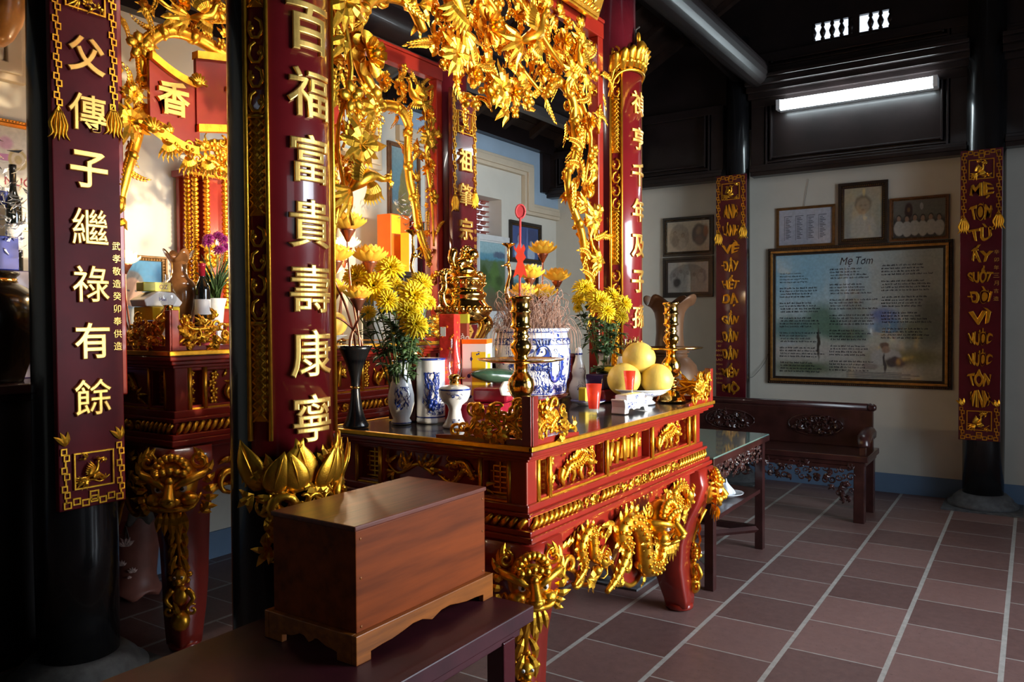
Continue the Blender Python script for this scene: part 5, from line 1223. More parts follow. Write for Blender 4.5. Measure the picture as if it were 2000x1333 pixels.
RH = [(-2.024, 3.764, 1.682, .062, 'topmost yellow chrysanthemum of the right-hand bunch'), (-1.934, 3.762, 1.611, .072, 'largest yellow chrysanthemum in the middle of the right-hand bunch'), (-1.881, 3.735, 1.558, .058, 'yellow chrysanthemum low in front of the right-hand bunch'),
      (-1.846, 3.879, 1.6, .056, 'yellow chrysanthemum at the far right edge of the right-hand bunch'), (-1.944, 3.936, 1.645, .056, 'yellow chrysanthemum at the back of the right-hand bunch'), (-1.833, 3.826, 1.531, .046, 'yellow chrysanthemum low at the right of the right-hand bunch'),
      (-2.073, 3.79, 1.625, .040, 'small yellow chrysanthemum on the left under the topmost right-hand bloom'), (-2.077, 3.786, 1.575, .027, 'small drooping yellow chrysanthemum furthest left in the right-hand bunch'), (-2.048, 3.867, 1.64, .04, 'small yellow chrysanthemum deep inside the right-hand bunch')]
for x, y, z, r, lab in RH: mum(lab, (c[0] + random.uniform(-.012, .012), c[1] + random.uniform(-.012, .012), TZ + .03), (x, y, z), r, 'chrysanthemums in the right-hand vase', 5)
for x, y, z, r, lab in [(-1.946, 3.809, 1.458, .014, 'tiny yellow bud on the stems of the right-hand bunch'), (-1.885, 3.79, 1.491, .024, 'half-open yellow bud low in the right-hand bunch'), (-1.915, 3.80, 1.44, .012, 'lowest round yellow bud of the right-hand bunch')]: mum(lab, (c[0], c[1], TZ + .03), (x, y, z), r, 'chrysanthemums in the right-hand vase', 3, True)
b = MB()
for i in range(56):
    a = rnd.uniform(0, 2 * pi); z = rnd.uniform(1.33, 1.53); r = rnd.uniform(.012, .085) * (z - 1.27) / .2; p = V((c[0] + r * cos(a), c[1] + r * sin(a), z))
    stem_leaf(b, p, V((cos(a), sin(a), rnd.uniform(-.7, .5))), rnd.uniform(.05, .09), .019)
o = single('chrysanthemum_leaves', b, 'leaf', (c[0], c[1], 1.33), 'green chrysanthemum leaves under the right-hand blooms', 'leaves'); o['kind'] = 'stuff'
# ------------------------------------------------------------------ electric lotus lamps
def lotus(b, p, r, tilt=(0, 0, 1)):
    n_ = V(tilt).normalized(); u = n_.orthogonal().normalized(); v = n_.cross(u); p = V(p)
    for k, (n, el, L) in enumerate(((12, .12, 1.0), (11, .45, .95), (9, .80, .88), (6, 1.15, .75))):
        for i in range(n):
            a = 2 * pi * i / n + k * .35; d = u * cos(a) + v * sin(a); s_ = n_.cross(d)
            def fn(q, w_, d=d, s_=s_, el=el, L=L):
                x = (q - .5) * 2; l = w_ * r * L; wd = r * .30 * max(.03, sin(pi * min(.985, .10 + w_ * .88))) ** .9
                c_ = cos(el + .35 * w_); s2 = sin(el + .35 * w_)
                return p + d * (l * c_ + r * .08) + n_ * (l * s2 + .14 * r * x * x) + s_ * (x * wd)
            b.grid(fn, 2, 5)
def lotus_lamp(name_label, c, heads, pot, lit=None):
    t = Thing('lotus_lamp', name_label, 'lamp', c)
    if pot == 'black':
        b = MB(); b.lathe([(0, 0), (.050, 0), (.052, .01), (.040, .03), (.028, .07), (.020, .12), (.017, .16), (.020, .20), (.034, .25), (.060, .31), (.072, .328), (.066, .326), (.03, .27), (0, .26)], 32, c); t.part('pot', b, 'black')
        b = MB(); b.lathe([(.020, .155), (.023, .16), (.020, .165)], 20, c); t.part('collar', b, 'brass'); zt = .30
    else:
        b = MB(); b.lathe([(0, 0), (.05, 0), (.052, .012), (.02, .03), (.012, .05), (0, .06)], 24, c); t.part('foot', b, 'brass'); zt = .04
    for i, (x, y, z, r) in enumerate(heads):
        b = MB(); o = V((c[0], c[1], c[2] + zt)); h = V((x, y, z)); a = i * 2.4
        b.sweep(cr([o + V((.02 * cos(a), .02 * sin(a), -.05)), o + V((.025 * cos(a), .025 * sin(a), .05)), o.lerp(h, .45) + V((.01 * sin(a), -.01 * sin(a), .02)), h - V((0, 0, .08)), h - V((0, 0, .02))], 5), .0045, None, 8); st = t.part('stalk', b, 'copper')
        b = MB(); b.lathe([(.006, -.05), (.016, -.03), (.030, -.006), (.032, .0), (0, .004)], 18, (x, y, z)); t.part('cup', b, 'copper', st)
        b = MB(); lotus(b, (x, y, z - .004), r); t.part('lotus_shade', b, 'lotuslit' if lit and i in lit else 'lotus', st)
    return t
lotus_lamp('black flared pot with five unlit amber lotus lamps on copper stalks, at left', (-2.275, 2.292, TZ), [(-2.262, 2.245, 1.875, .078), (-2.248, 2.162, 1.745, .076), (-2.235, 2.338, 1.752, .078), (-2.31, 2.20, 1.62, .07), (-2.19, 2.225, 1.60, .06)], 'black')
lotus_lamp('amber lotus lamps on copper stalks behind the incense pot', (-2.262, 3.72, RZ), [(-2.30, 3.79, 1.885, .085), (-2.235, 3.55, 1.735, .085), (-2.255, 3.87, 1.735, .085), (-2.27, 3.745, 1.64, .085), (-2.20, 3.43, 1.635, .08)], 'brass')
# ------------------------------------------------------------------ fruit, drinks, porcelain
t = Thing('fruit_plate', 'footed white plate with a blue rim band, carrying the pomelos', 'plate', (-1.665, 3.69, TZ))
c = (-1.665, 3.69, TZ); b = MB(); b.lathe([(0, 0), (.075, 0), (.078, .006), (.060, .02), (.066, .034), (.11, .050), (.150, .074), (.156, .080), (.150, .079), (.10, .056), (0, .05)], 48, c); t.part('body', b, 'white')
b = MB(); b.lathe([(.088, .0405), (.112, .0500), (.134, .0635)], 48, (c[0], c[1], c[2] - .0012)); t.part('painted_band', b, 'porc_fine')
def pomelo(p, r, lab, lean=(0, 0, 1)):
    R = V(lean).to_track_quat('Z', 'Y').to_matrix(); b = MB()
    def f(z): return 1 + .05 * z if z > 0 else 1 - .03 * z
    vs = MB(); vs.ell((0, 0, 0), r, 36, 24)
    for v in vs.v:
        z = v.z / r; k = 1 - .10 * max(0, z) ** 2; v.x *= k; v.y *= k
        d = hypot(v.x, v.y) / r
        if z > 0: v.z -= r * .10 * exp(-(d / .16) ** 2)
        v.z *= .97
    b.merge(vs, MX.Translation(p) @ R.to_4x4())
    t = Thing('pomelo', lab, 'fruit', p, 'pomelos'); t.part('fruit', b, 'pomelo')
    s_ = MB(); s_.lathe([(.006, -.004), (.005, .003), (0, .004)], 8); b2 = MB(); b2.merge(s_, MX.Translation(p) @ R.to_4x4() @ MX.Translation((0, 0, r * .875))); t.part('stem_scar', b2, 'stem')
pomelo((-1.722, 3.622, TZ + .128), .086, 'yellow pomelo on the left of the plate, behind the red drink', (-.2, -.2, 1))
pomelo((-1.588, 3.722, TZ + .124), .083, 'yellow pomelo on the right of the plate, beside the brass candlestick', (.1, .3, 1))
pomelo((-1.716, 3.788, TZ + .124), .082, 'yellow pomelo at the back of the plate, almost hidden', (0, .3, 1))
pomelo((-1.678, 3.702, TZ + .232), .085, 'yellow pomelo on top of the pile', (-.1, 0, 1))
def glass(c, s, lab):
    t = Thing('drinking_glass', lab, 'glass', c, 'glasses of red drink')
    b = MB(); b.lathe([(1e-6, .001), (.026 * s, 0), (.027 * s, .006 * s), (.023 * s, .016 * s), (.037 * s, .150 * s), (.0358 * s, .1505 * s)], 28, c, cap=False); t.part('tumbler', b, 'pane')
    b = MB(); b.lathe([(0, .021 * s), (.0215 * s, .022 * s), (.0345 * s, .128 * s), (.0, .129 * s)], 28, c); t.part('drink', b, 'redliquid', label='clear red drink')
    b = MB(); b.lathe([(0, .004 * s), (.0215 * s, .0045 * s), (.0205 * s, .018 * s), (0, .019 * s)], 28, c); t.part('thick_base', b, 'pane')
glass((-1.665, 3.185, TZ), 1.06, 'tall glass of red drink standing at the front edge of the altar top')
t = Thing('cup_stand', 'white porcelain cup stand with blue painting and curled ends, on the altar front', 'stand', (-1.56, 3.345, TZ))
b = MB(); F = frame((-1.56, 3.345, TZ), (.06, 1, 0), (0, 0, 1), (1, -.06, 0)); b.M = F
side = [(-.115, 0), (-.08, 0), (-.072, .018), (-.045, .024), (-.03, .012), (0, .016), (.03, .012), (.045, .024), (.072, .018), (.08, 0), (.115, 0), (.108, .03), (.112, .052), (.120, .062), (.112, .067), (.09, .058), (-.09, .058), (-.112, .067), (-.120, .062), (-.112, .052), (-.108, .03)]
b.prism(side, -.036, .036); b.box(-.085, .085, .055, .082, -.032, .032); t.part('body', b, 'white', bev=.004)
b = MB(); b.M = F; b.box(-.080, .080, .060, .078, .0325, .0345); b.box(-.088, .088, .022, .052, .0365, .0385); b.box(-.08, .08, .0815, .0835, -.026, .026); t.part('painted_panel', b, 'porc_fine', label='blue painted panels')
glass((-1.565, 3.35, TZ + .0835), .82, 'smaller glass of red drink set on the white and blue cup stand')
c = (-2.005, 3.665, TZ); t = Thing('wine_flask', 'slender white gourd-shaped porcelain flask painted blue, right of the incense pot', 'bottle', c)
pf = [(0, 0), (.038, 0), (.040, .008), (.048, .03), (.054, .055), (.050, .085), (.036, .115), (.034, .13), (.038, .15), (.033, .18), (.022, .21), (.017, .235), (.019, .25), (.020, .262), (.014, .278), (0, .284)]
b = MB(); b.lathe(pf, 30, c); t.part('body', b, 'white')
def rf(z):
    for (ra, za), (rb, zb) in zip(pf[1:], pf[2:]):
        if za <= z <= zb: return ra + (rb - ra) * (z - za) / (zb - za)
    return .03
b = MB(); brush(b, c, rf, None, .05, .11, -.7, 20, seed=14); brush(b, c, rf, None, .135, .175, -.5, 9, seed=15); b.lathe([(.0192, .243), (.0206, .247), (.0196, .252)], 24, c); t.part('painted_flowers', b, 'blueglaze', label='cobalt blue painted flowers')
# packets and boxes
def pack(name, label, cat, c, s, mt, rz=0, bev=.004, extra=None, group=None):
    """a carton or packet at c (base centre), size s, turned rz; extra(t, F) adds printing on the face looking out"""
    t = Thing(name, label, cat, c, group); R = MX.Translation(c) @ MX.Rotation(rz, 4, 'Z'); b = MB(); b.M = R
    b.box(-s[0] / 2, s[0] / 2, -s[1] / 2, s[1] / 2, 0, s[2]); t.part('carton', b, mt, bev=bev)
    if extra: extra(t, R, s)
    return t
def print_(t, R, s, face, txt, h, u=0, v=.5, mt='paper', wide=None):
    """printed lettering on a face: 'x' looks along +x, 'y' along -y, local to the packet"""
    F = R @ (FX(s[0] / 2 + .0012, 0, s[2] * v) if face == 'x' else FY(-s[1] / 2 - .0012, 0, s[2] * v)); b = MB(); b.merge(glyph(txt, h, .0, .01, wide, bev=0), F @ MX.Translation((u, 0, 0))); t.part('printing', b, mt)
def patch(t, R, s, face, u0, u1, v0, v1, mt, name='printed_label', d=.001):
    F = R @ (FX(s[0] / 2, 0, 0) if face == 'x' else FY(-s[1] / 2, 0, 0)); b = MB(); b.M = F; b.box(u0, u1, v0, v1, 0, d); t.part(name, b, mt)
def spots(t, R, s, face, n, r, mt, seed):
    rn = random.Random(seed); F = R @ (FX(s[0] / 2, 0, 0) if face == 'x' else FY(-s[1] / 2, 0, 0)); b = MB(); b.M = F; w_ = s[1] if face == 'x' else s[0]
    for i in range(n): b.ell((rn.uniform(-.42, .42) * w_, rn.uniform(.08, .92) * s[2], .0), (rn.uniform(.5, 1) * r, rn.uniform(.5, 1) * r, .0012), 7, 4)
    t.part('printed_pattern', b, mt)
pack('tall_box', 'tall glossy red box with a white sticker standing behind the cylinder vase', 'box', (-2.10, 2.685, TZ), (.07, .085, .455), 'redbox', .35, extra=lambda t, R, s: (patch(t, R, s, 'y', -.028, -.004, .36, .40, 'paper', 'sticker'), spots(t, R, s, 'y', 26, .008, 'orange', 1), spots(t, R, s, 'x', 16, .008, 'orange', 2)))
pack('tall_box', 'slim red-brown carton with a gold top behind the red box', 'box', (-2.115, 2.80, TZ), (.05, .06, .455), 'brownbox', .5, extra=lambda t, R, s: (patch(t, R, s, 'y', -.025, .025, .415, .455, 'yellowgreen'), patch(t, R, s, 'x', -.03, .03, .415, .455, 'yellowgreen'), print_(t, R, s, 'y', 'Hảo', .03, 0, .78, 'offwhite')))
pack('carton', 'white and yellow carton with an orange lid edge behind the oil lamp chimney', 'box', (-2.06, 2.83, TZ + .0), (.11, .15, .345), 'paper', .45, extra=lambda t, R, s: (patch(t, R, s, 'y', -.055, .055, .325, .345, 'orange'), patch(t, R, s, 'x', -.075, .075, .325, .345, 'orange'), patch(t, R, s, 'y', -.01, .05, .10, .29, 'yellowbox'), patch(t, R, s, 'x', -.06, .02, .08, .28, 'yellowbox'), spots(t, R, s, 'y', 9, .012, 'bluebox', 3)))
pack('cake_box', 'crimson cake box with white lettering lying on the altar top behind the oil lamp', 'box', (-1.90, 2.72, TZ), (.16, .30, .085), 'crimson', .12, extra=lambda t, R, s: (print_(t, R, s, 'y', 'oPie', .030, .02, .55), print_(t, R, s, 'x', 'ChocoPie', .034, -.02, .5)))
pack('cake_box', 'second crimson cake box lettered in white, right of the first and behind the corner rail', 'box', (-1.85, 2.945, TZ), (.16, .13, .085), 'crimson', -.05, extra=lambda t, R, s: (print_(t, R, s, 'x', 'Tàu', .036, 0, .5), print_(t, R, s, 'y', 'Tàu', .036, 0, .5)))
pack('cake_box', 'crimson packet stacked on top of the lettered cake boxes', 'box', (-1.91, 2.78, TZ + .087), (.15, .26, .06), 'crimson', .3, .012, extra=lambda t, R, s: spots(t, R, s, 'x', 3, .006, 'offwhite', 7))
t = Thing('wrapped_packet', 'shiny dark green wrapped packet tied in film, lying on the crimson boxes', 'packet', (-1.95, 2.82, TZ + .15))
b = MB(); b.sweep(cr([(-2.0, 2.70, TZ + .20), (-1.97, 2.78, TZ + .19), (-1.93, 2.87, TZ + .18), (-1.91, 2.93, TZ + .17)], 5), [.012, .045, .050, .045, .010], [.006, .03, .034, .03, .008], 10, (0, 0, 1)); t.part('packet', b, 'greenwrap')
b = MB()
for i in range(14): a = i * .45; b.sweep([V((-1.91, 2.93, TZ + .17)), V((-1.91 + .04 * cos(a), 2.95 + .04 * sin(a), TZ + .19 + .03 * sin(a * 2)))], [.002, .012], .001, 4, (0, 0, 1))
t.part('film_end', b, 'silver')
t = Thing('card', 'white printed card leaning against the crimson boxes beside the brass candlestick', 'card', (-1.755, 2.66, TZ + .10))
b = MB(); F = frame((-1.755, 2.665, TZ + .15), (.70, .71, 0), (-.10, .10, .98), (.70, -.70, .15)); b.M = F; b.prism([(-.055, -.028), (.05, -.036), (.062, .0), (.055, .036), (-.045, .03), (-.062, .0)], -.008, .008); t.part('card', b, 'paper', bev=.004)
b = MB(); b.M = F
for i in range(3): b.box(-.03, .03 - .012 * i, .014 - .014 * i, .017 - .014 * i, .008, .009)
t.part('printing', b, 'orange')
t = Thing('low_plate', 'low white saucer holding a yellow packet, between the flask and the fruit plate', 'plate', (-1.915, 3.50, TZ)); c = (-1.875, 3.52, TZ)
b = MB(); b.lathe([(0, 0), (.05, 0), (.055, .005), (.085, .016), (.09, .022), (.08, .02), (0, .01)], 36, c); t.part('body', b, 'white'); b = MB(); b.lathe([(.0895, .0205), (.0907, .0222), (.0893, .0226)], 36, c); t.part('blue_rim', b, 'blueglaze')
pack('yellow_packet', 'small yellow packet with a dark round letter on the low saucer', 'packet', (-1.875, 3.52, TZ + .012), (.05, .085, .075), 'yellowbox', -.3, .006, extra=lambda t, R, s: print_(t, R, s, 'x', 'O', .028, 0, .5, 'ink'))
pack('carton', 'dark purple carton with white lines under the right-hand chrysanthemums', 'box', (-1.885, 3.79, TZ + .068), (.11, .30, .075), 'purple', -.1, extra=lambda t, R, s: (patch(t, R, s, 'x', -.06, -.045, .0, .05, 'offwhite'), patch(t, R, s, 'x', -.02, -.01, .0, .05, 'offwhite'), print_(t, R, s, 'x', '. . . . . . . .', .008, -.05, .8, 'offwhite', .14)))
pack('packet', 'dark red packet lying under the purple carton, behind the pomelos', 'packet', (-1.885, 3.79, TZ), (.12, .30, .066), 'crimson', -.1, .010, extra=lambda t, R, s: patch(t, R, s, 'x', -.03, .06, .02, .03, 'brownbox'))
t = Thing('paper_bag', 'crumpled white paper packet with red print behind the upper pomelo', 'packet', (-1.80, 3.86, TZ + .146))
b = MB(); F = frame((-1.81, 3.855, TZ + .185), (.25, .97, 0), (-.2, 0, 1), (.97, -.25, .2)); b.M = F; b.prism([(-.085, -.03), (-.02, -.04), (.06, -.02), (.085, .02), (.06, .045), (-.01, .04), (-.06, .05), (-.08, .01)], -.01, .01); t.part('bag', b, 'paper', bev=.006)
b = MB(); b.M = F; b.merge(glyph('Hải', .016, 0, .01, bev=0), MX.Translation((-.02, .005, .0115))); b.merge(glyph('L', .016, 0, .01, bev=0), MX.Translation((-.06, .0, .0115))); t.part('printing', b, 'crimson')
pack('packet', 'bright yellow-green packet lying on the purple carton under the right-hand vase', 'packet', (-1.875, 3.80, TZ + .145), (.06, .13, .032), 'yellowbox', .1, .010, extra=lambda t, R, s: patch(t, R, s, 'x', -.05, .0, .004, .026, 'greenwrap'))
t = Thing('betel_leaves', 'green leaves in clear film on the purple carton, left of the yellow packet', 'leaves', (-1.95, 3.68, TZ + .145))
b = MB()
for i in range(9): stem_leaf(b, V((-1.93 + .006 * i, 3.66 + .012 * i, TZ + .150 + .004 * (i % 3))), V((.3 * sin(i), .8, .25 * cos(i * 2))), .10, .024)
t.part('leaf', b, 'leaf')
t = Thing('carved_glass_vase', 'clear cut-glass vase with gilt edges behind the top pomelo', 'vase', (-1.83, 3.97, TZ)); c = (-1.84, 3.945, TZ)
b = MB(); b.lathe([(.0, 0), (.032, 0), (.034, .01), (.026, .04), (.03, .16), (.036, .27), (.046, .32), (.043, .32), (.026, .16), (0, .03)], 16, c, False); t.part('body', b, 'film')
b = MB()
for i in range(12):
    a = i / 12 * 2 * pi; b.sweep([V((c[0] + .037 * cos(a), c[1] + .037 * sin(a), c[2] + .27)), V((c[0] + .048 * cos(a), c[1] + .048 * sin(a), c[2] + .335))], [.008, .001], .002, 4, (cos(a), sin(a), 0))
t.part('gilt_edge', b, 'brass')
# ------------------------------------------------------------------ chest and bench in front
t = Thing('bench', 'long dark plum lacquered bench in the foreground, carrying the wooden chest', 'bench', (-1.63, .6, 0))
b = MB(); b.box(-1.95, -1.31, -.9, 2.095, .560, .610); t.part('seat', b, 'bench', bev=.004)
b = MB(); b.box(-1.92, -1.34, -.87, 2.06, .52, .56); t.part('seat_frame', b, 'bench', bev=.003)
for x in (-1.895, -1.365):
    for y in (-.8, 1.99):
        b = MB(); b.box(x - .032, x + .032, y - .032, y + .032, 0, .53); t.part('leg', b, 'maroon', bev=.004)
t = Thing('wooden_chest', 'plain orange-brown wooden chest with a scalloped plinth standing on the dark bench', 'chest', (-1.645, 1.775, .61))
b = MB(); b.box(-1.808, -1.482, 1.487, 2.072, .652, .958); t.part('body', b, 'chest', bev=.003)
b = MB(); b.box(-1.812, -1.478, 1.482, 2.076, .958, .972); t.part('lid', b, 'chesttop', bev=.003)
x0, x1, y0, y1 = -1.826, -1.464, 1.468, 2.090
def scallop(L):
    P = [(0, 0), (.055, 0)]
    for i in range(13):
        q = i / 12; P.append((.055 + (L - .11) * q, .012 + .026 * (1 - abs(q * 2 - 1) ** 1.2) * (0.2 if abs(q - .5) < .06 else 1) * (.75 + .25 * cos(q * 6 * pi)) + .010))
    return P + [(L - .055, 0), (L, 0), (L, .078), (0, .078)]
b = MB(); b.M = FX(x1 - .018, y0, .6101); b.prism(scallop(y1 - y0), 0, .018); b.M = FX(x0, y0, .6101); b.prism(scallop(y1 - y0), 0, .018)
b.M = FY(y0 + .018, x0 + .018, .6101); b.prism(scallop(x1 - x0 - .036), 0, .018); b.M = FY(y1, x0 + .018, .6101); b.prism(scallop(x1 - x0 - .036), 0, .018); t.part('plinth', b, 'chestplinth', bev=.002)
for y in (1.505, 2.058):
    for z in (.70, .83, .935): b = MB(); b.ell((-1.4815, y, z), (.0015, .004, .004), 8, 5); t.part('peg', b, 'chestplinth')
# ------------------------------------------------------------------ low table with glass, settee
t = Thing('low_table', 'dark low table with a glass top and lower shelf behind the altar', 'table', (-1.9, 4.78, 0)); X0, X1, Y0, Y1 = -2.30, -1.465, 4.22, 5.32
b = MB(); b.box(X0, X1, Y0, Y1, .70, .738); t.part('tabletop', b, 'rosewood', bev=.004)
b = MB(); b.box(X0 + .004, X1 - .004, Y0 + .004, Y1 - .004, .7385, .747); t.part('glass_sheet', b, 'tabglass_reflection', label='greenish glass sheet with a painted-in wall reflection')
for x in (X0 + .03, X1 - .03):
    for y in (Y0 + .03, Y1 - .12): b = MB(); b.box(x - .026, x + .026, y - .026, y + .026, 0, .70); t.part('leg', b, 'rosewood', bev=.003)
b = MB(); b.box(X0 + .02, X1 - .02, Y0 + .02, Y1 - .10, .372, .398); t.part('shelf', b, 'rosewood', bev=.003)
b = MB(); b.M = FX(X1 - .03); random.seed(31)
b.box(Y0 + .05, Y1 - .14, .672, .70, -.008, .008); foliage(b, [(Y0 + .06, .69), (Y0 + .06, .60), (Y0 + .3, .625), (Y0 + .5, .60), (Y1 - .34, .625), (Y1 - .16, .58), (Y1 - .16, .69)], .03, .05, .018, -.004, .006, .55)
b.M = FY(Y0 + .03); b.box(X0 + .05, X1 - .05, .672, .70, -.008, .008); foliage(b, [(X0 + .06, .69), (X0 + .06, .60), (X0 + .4, .63), (X1 - .06, .60), (X1 - .06, .69)], .03, .05, .018, -.004, .006, .55); t.part('fretted_apron', b, 'rosewood')
for (a, c) in (((X0 + .03, Y0 + .03), (X1 - .03, Y1 - .12)), ((X0 + .03, Y1 - .12), (X1 - .03, Y0 + .03))):
    b = MB(); b.sweep([V((*a, .13)), V((*c, .13))], .018, .022, 4, (0, 0, 1), False); t.part('cross_stretcher', b, 'rosewood')
b = MB(); b.box(X0 + .03, X1 - .03, Y1 - .14, Y1 - .10, .11, .15); t.part('stretcher', b, 'rosewood')
t = Thing('plate', 'white saucer on the lower shelf of the dark low table', 'plate', (-1.60, 4.86, .3985)); c = (-1.60, 4.86, .3985)
b = MB(); b.lathe([(0, 0), (.05, 0), (.06, .008), (.098, .022), (.100, .026), (.088, .021), (0, .012)], 36, c); t.part('dish', b, 'white')
b = MB(); random.seed(4)
def tf(p, q): a = p * 2 * pi; r = (.058 * (1 - q * .72)) * (1 + .22 * sin(3 * a + 4 * q) + .12 * sin(7 * a)); return V((c[0] - .02 + r * cos(a), c[1] - .01 + r * sin(a), c[2] + .014 + .085 * q + .012 * sin(2 * a)))
b.grid(tf, 26, 8); single('tissue', b, 'tissue', (c[0], c[1], c[2] + .014), 'crumpled white tissue lying on the saucer of the low table shelf', 'tissue', solid=.002)
t = Thing('settee', 'dark carved rosewood settee against the end wall below the framed poem', 'settee', (-2.2, 6.45, 0)); X0, X1, Y0, Y1 = -3.30, -1.02, 6.22, 6.70
b = MB(); b.box(X0, X1 + .02, Y0 - .02, Y1, .455, .50); b.box(X0 + .02, X1, Y0, Y1, .42, .455); t.part('seat', b, 'rosewood', bev=.006)
b = MB(); b.box(X0, X1 - .02, Y1 - .05, Y1 - .012, .50, .79); t.part('back_panel', b, 'rosewood', bev=.004)
b = MB(); b.sweep([V((X0, Y1 - .03, .815)), V((X1 - .06, Y1 - .03, .815))], .026, .030, 12, (0, 0, 1)); b.lathe([(.0, 0), (.03, .004), (.034, .02), (.024, .03), (.03, .042), (.018, .06), (0, .064)], 14, (0, 0, 0)); 
b.v[-7 * 14:] = [frame((X1 - .06, Y1 - .03, .815), (0, 1, 0), (0, 0, 1), (1, 0, 0)) @ v for v in b.v[-7 * 14:]]; t.part('top_rail', b, 'rosewood')
b = MB(); b.sweep(cr([(X1 - .03, Y1 - .04, .60), (X1 - .02, Y1 - .15, .64), (X1 - .02, Y0 + .16, .645), (X1 - .01, Y0 - .02, .62), (X1, Y0 - .05, .575)], 5), [.036, .042, .05, .04], None, 10); b.box(X1 - .045, X1 - .005, Y0 + .02, Y0 + .07, .50, .60); b.box(X1 - .045, X1 - .005, Y1 - .15, Y1 - .10, .50, .62); t.part('arm', b, 'rosewood')
for x in (X0 + .06, X1 - .045):
    for y in (Y0 + .035, Y1 - .045): b = MB(); b.box(x - .038, x + .038, y - .035, y + .035, 0, .43); t.part('leg', b, 'rosewood', bev=.004)
b = MB(); b.M = FY(Y0 - .002); random.seed(32); m_ = (X0 + X1) / 2
b.box(X0 + .1, X1 - .09, .395, .42, -.012, .012)
foliage(b, [(X0 + .1, .41), (X0 + .1, .20), (X0 + .2, .28), (X0 + .5, .31), (m_, .28), (X1 - .55, .31), (X1 - .25, .30), (X1 - .14, .16), (X1 - .09, .14), (X1 - .09, .41)], .036, .055, .02, -.008, .01, .6); t.part('fretted_apron', b, 'rosewood')
for x in (X1 - .45, X1 - 1.15, X1 - 1.85):
    b = MB(); b.M = FY(Y1 - .05); b.sweep([V((x + .21 * cos(q * .26), .655 + .085 * sin(q * .26), .0)) for q in range(25)], .007, None, 6, (0, 0, 1)); foliage(b, [(x + .18 * cos(q * .42), .655 + .065 * sin(q * .42)) for q in range(15)], .034, .06, .02, .0, .006, .5); t.part('carved_medallion', b, 'rosewood')
# ------------------------------------------------------------------ the tall brown vase standing on the low table
c = (-1.96, 4.80, .7475); t = Thing('wooden_vase', 'tall dark brown turned vase with a wavy rim on the low table', 'vase', c)
b = MB(); b.lathe([(0, 0), (.10, 0), (.105, .015), (.09, .04), (.10, .10), (.14, .20), (.175, .31), (.185, .40), (.17, .47), (.13, .515), (.105, .53), (.11, .545), (.115, .56), (.102, .575), (.092, .60), (.086, .68), (.088, .76), (.10, .82), (.13, .865), (.16, .89), (.153, .888), (.12, .855), (.08, .78), (.07, .62), (0, .6)], 48, c, True, lambda r, z, a, j: (r * (1 + (.10 * max(0, z - .80) / .09) * cos(4 * a)), z + .035 * max(0, z - .82) / .07 * cos(4 * a + .6)))
t.part('body', b, 'jar'); b = MB()
for z, r in ((.535, .112), (.556, .12)): b.lathe([(r, z - .006), (r + .006, z), (r, z + .006)], 40, c)
t.part('collar', b, 'jar')
# ------------------------------------------------------------------ framed things on the walls
def rings(b, w, h, steps):
    """a moulded frame: steps of (inset0, inset1, depth)"""
    for a, c, d in steps:
        for (x0, x1, y0, y1) in ((-w / 2 + a, w / 2 - a, h / 2 - c, h / 2 - a), (-w / 2 + a, w / 2 - a, -h / 2 + a, -h / 2 + c), (-w / 2 + a, -w / 2 + c, -h / 2 + c, h / 2 - c), (w / 2 - c, w / 2 - a, -h / 2 + c, h / 2 - c)): b.box(x0, x1, y0, y1, 0, d)
def framed(label, F, w, h, steps, fmat, pic, mount=None, bead=None, cat='picture', name='framed_picture', pane=True):
    """pic(t, F, w, h) draws the picture inside; F is the wall face at the frame centre"""
    t = Thing(name, label, cat, tuple(F @ V((0, 0, 0))))
    b = MB(); b.M = F; rings(b, w, h, steps); fr = t.part('frame', b, fmat, bev=.002)
    i = max(s[1] for s in steps); b = MB(); b.M = F; b.box(-w / 2 + .004, w / 2 - .004, -h / 2 + .004, h / 2 - .004, 0, .004); t.part('backing', b, mount or 'offwhite')
    if bead:
        b = MB(); b.M = F; s_ = bead[0]; d = bead[1]
        for k in range(int((w - 2 * s_) / .016)): 
            for y in (-h / 2 + s_, h / 2 - s_): b.ell((-w / 2 + s_ + .008 + k * .016, y, d), .0058, 6, 4)
        for k in range(int((h - 2 * s_) / .016)):
            for x in (-w / 2 + s_, w / 2 - s_): b.ell((x, -h / 2 + s_ + .008 + k * .016, d), .0058, 6, 4)
        t.part('beading', b, bead[2], fr)
    pic(t, F, w - 2 * i, h - 2 * i)
    if pane: b = MB(); b.M = F; b.box(-w / 2 + i * .8, w / 2 - i * .8, -h / 2 + i * .8, h / 2 - i * .8, .0115, .0135); t.part('glass_pane', b, 'pane')
    return t
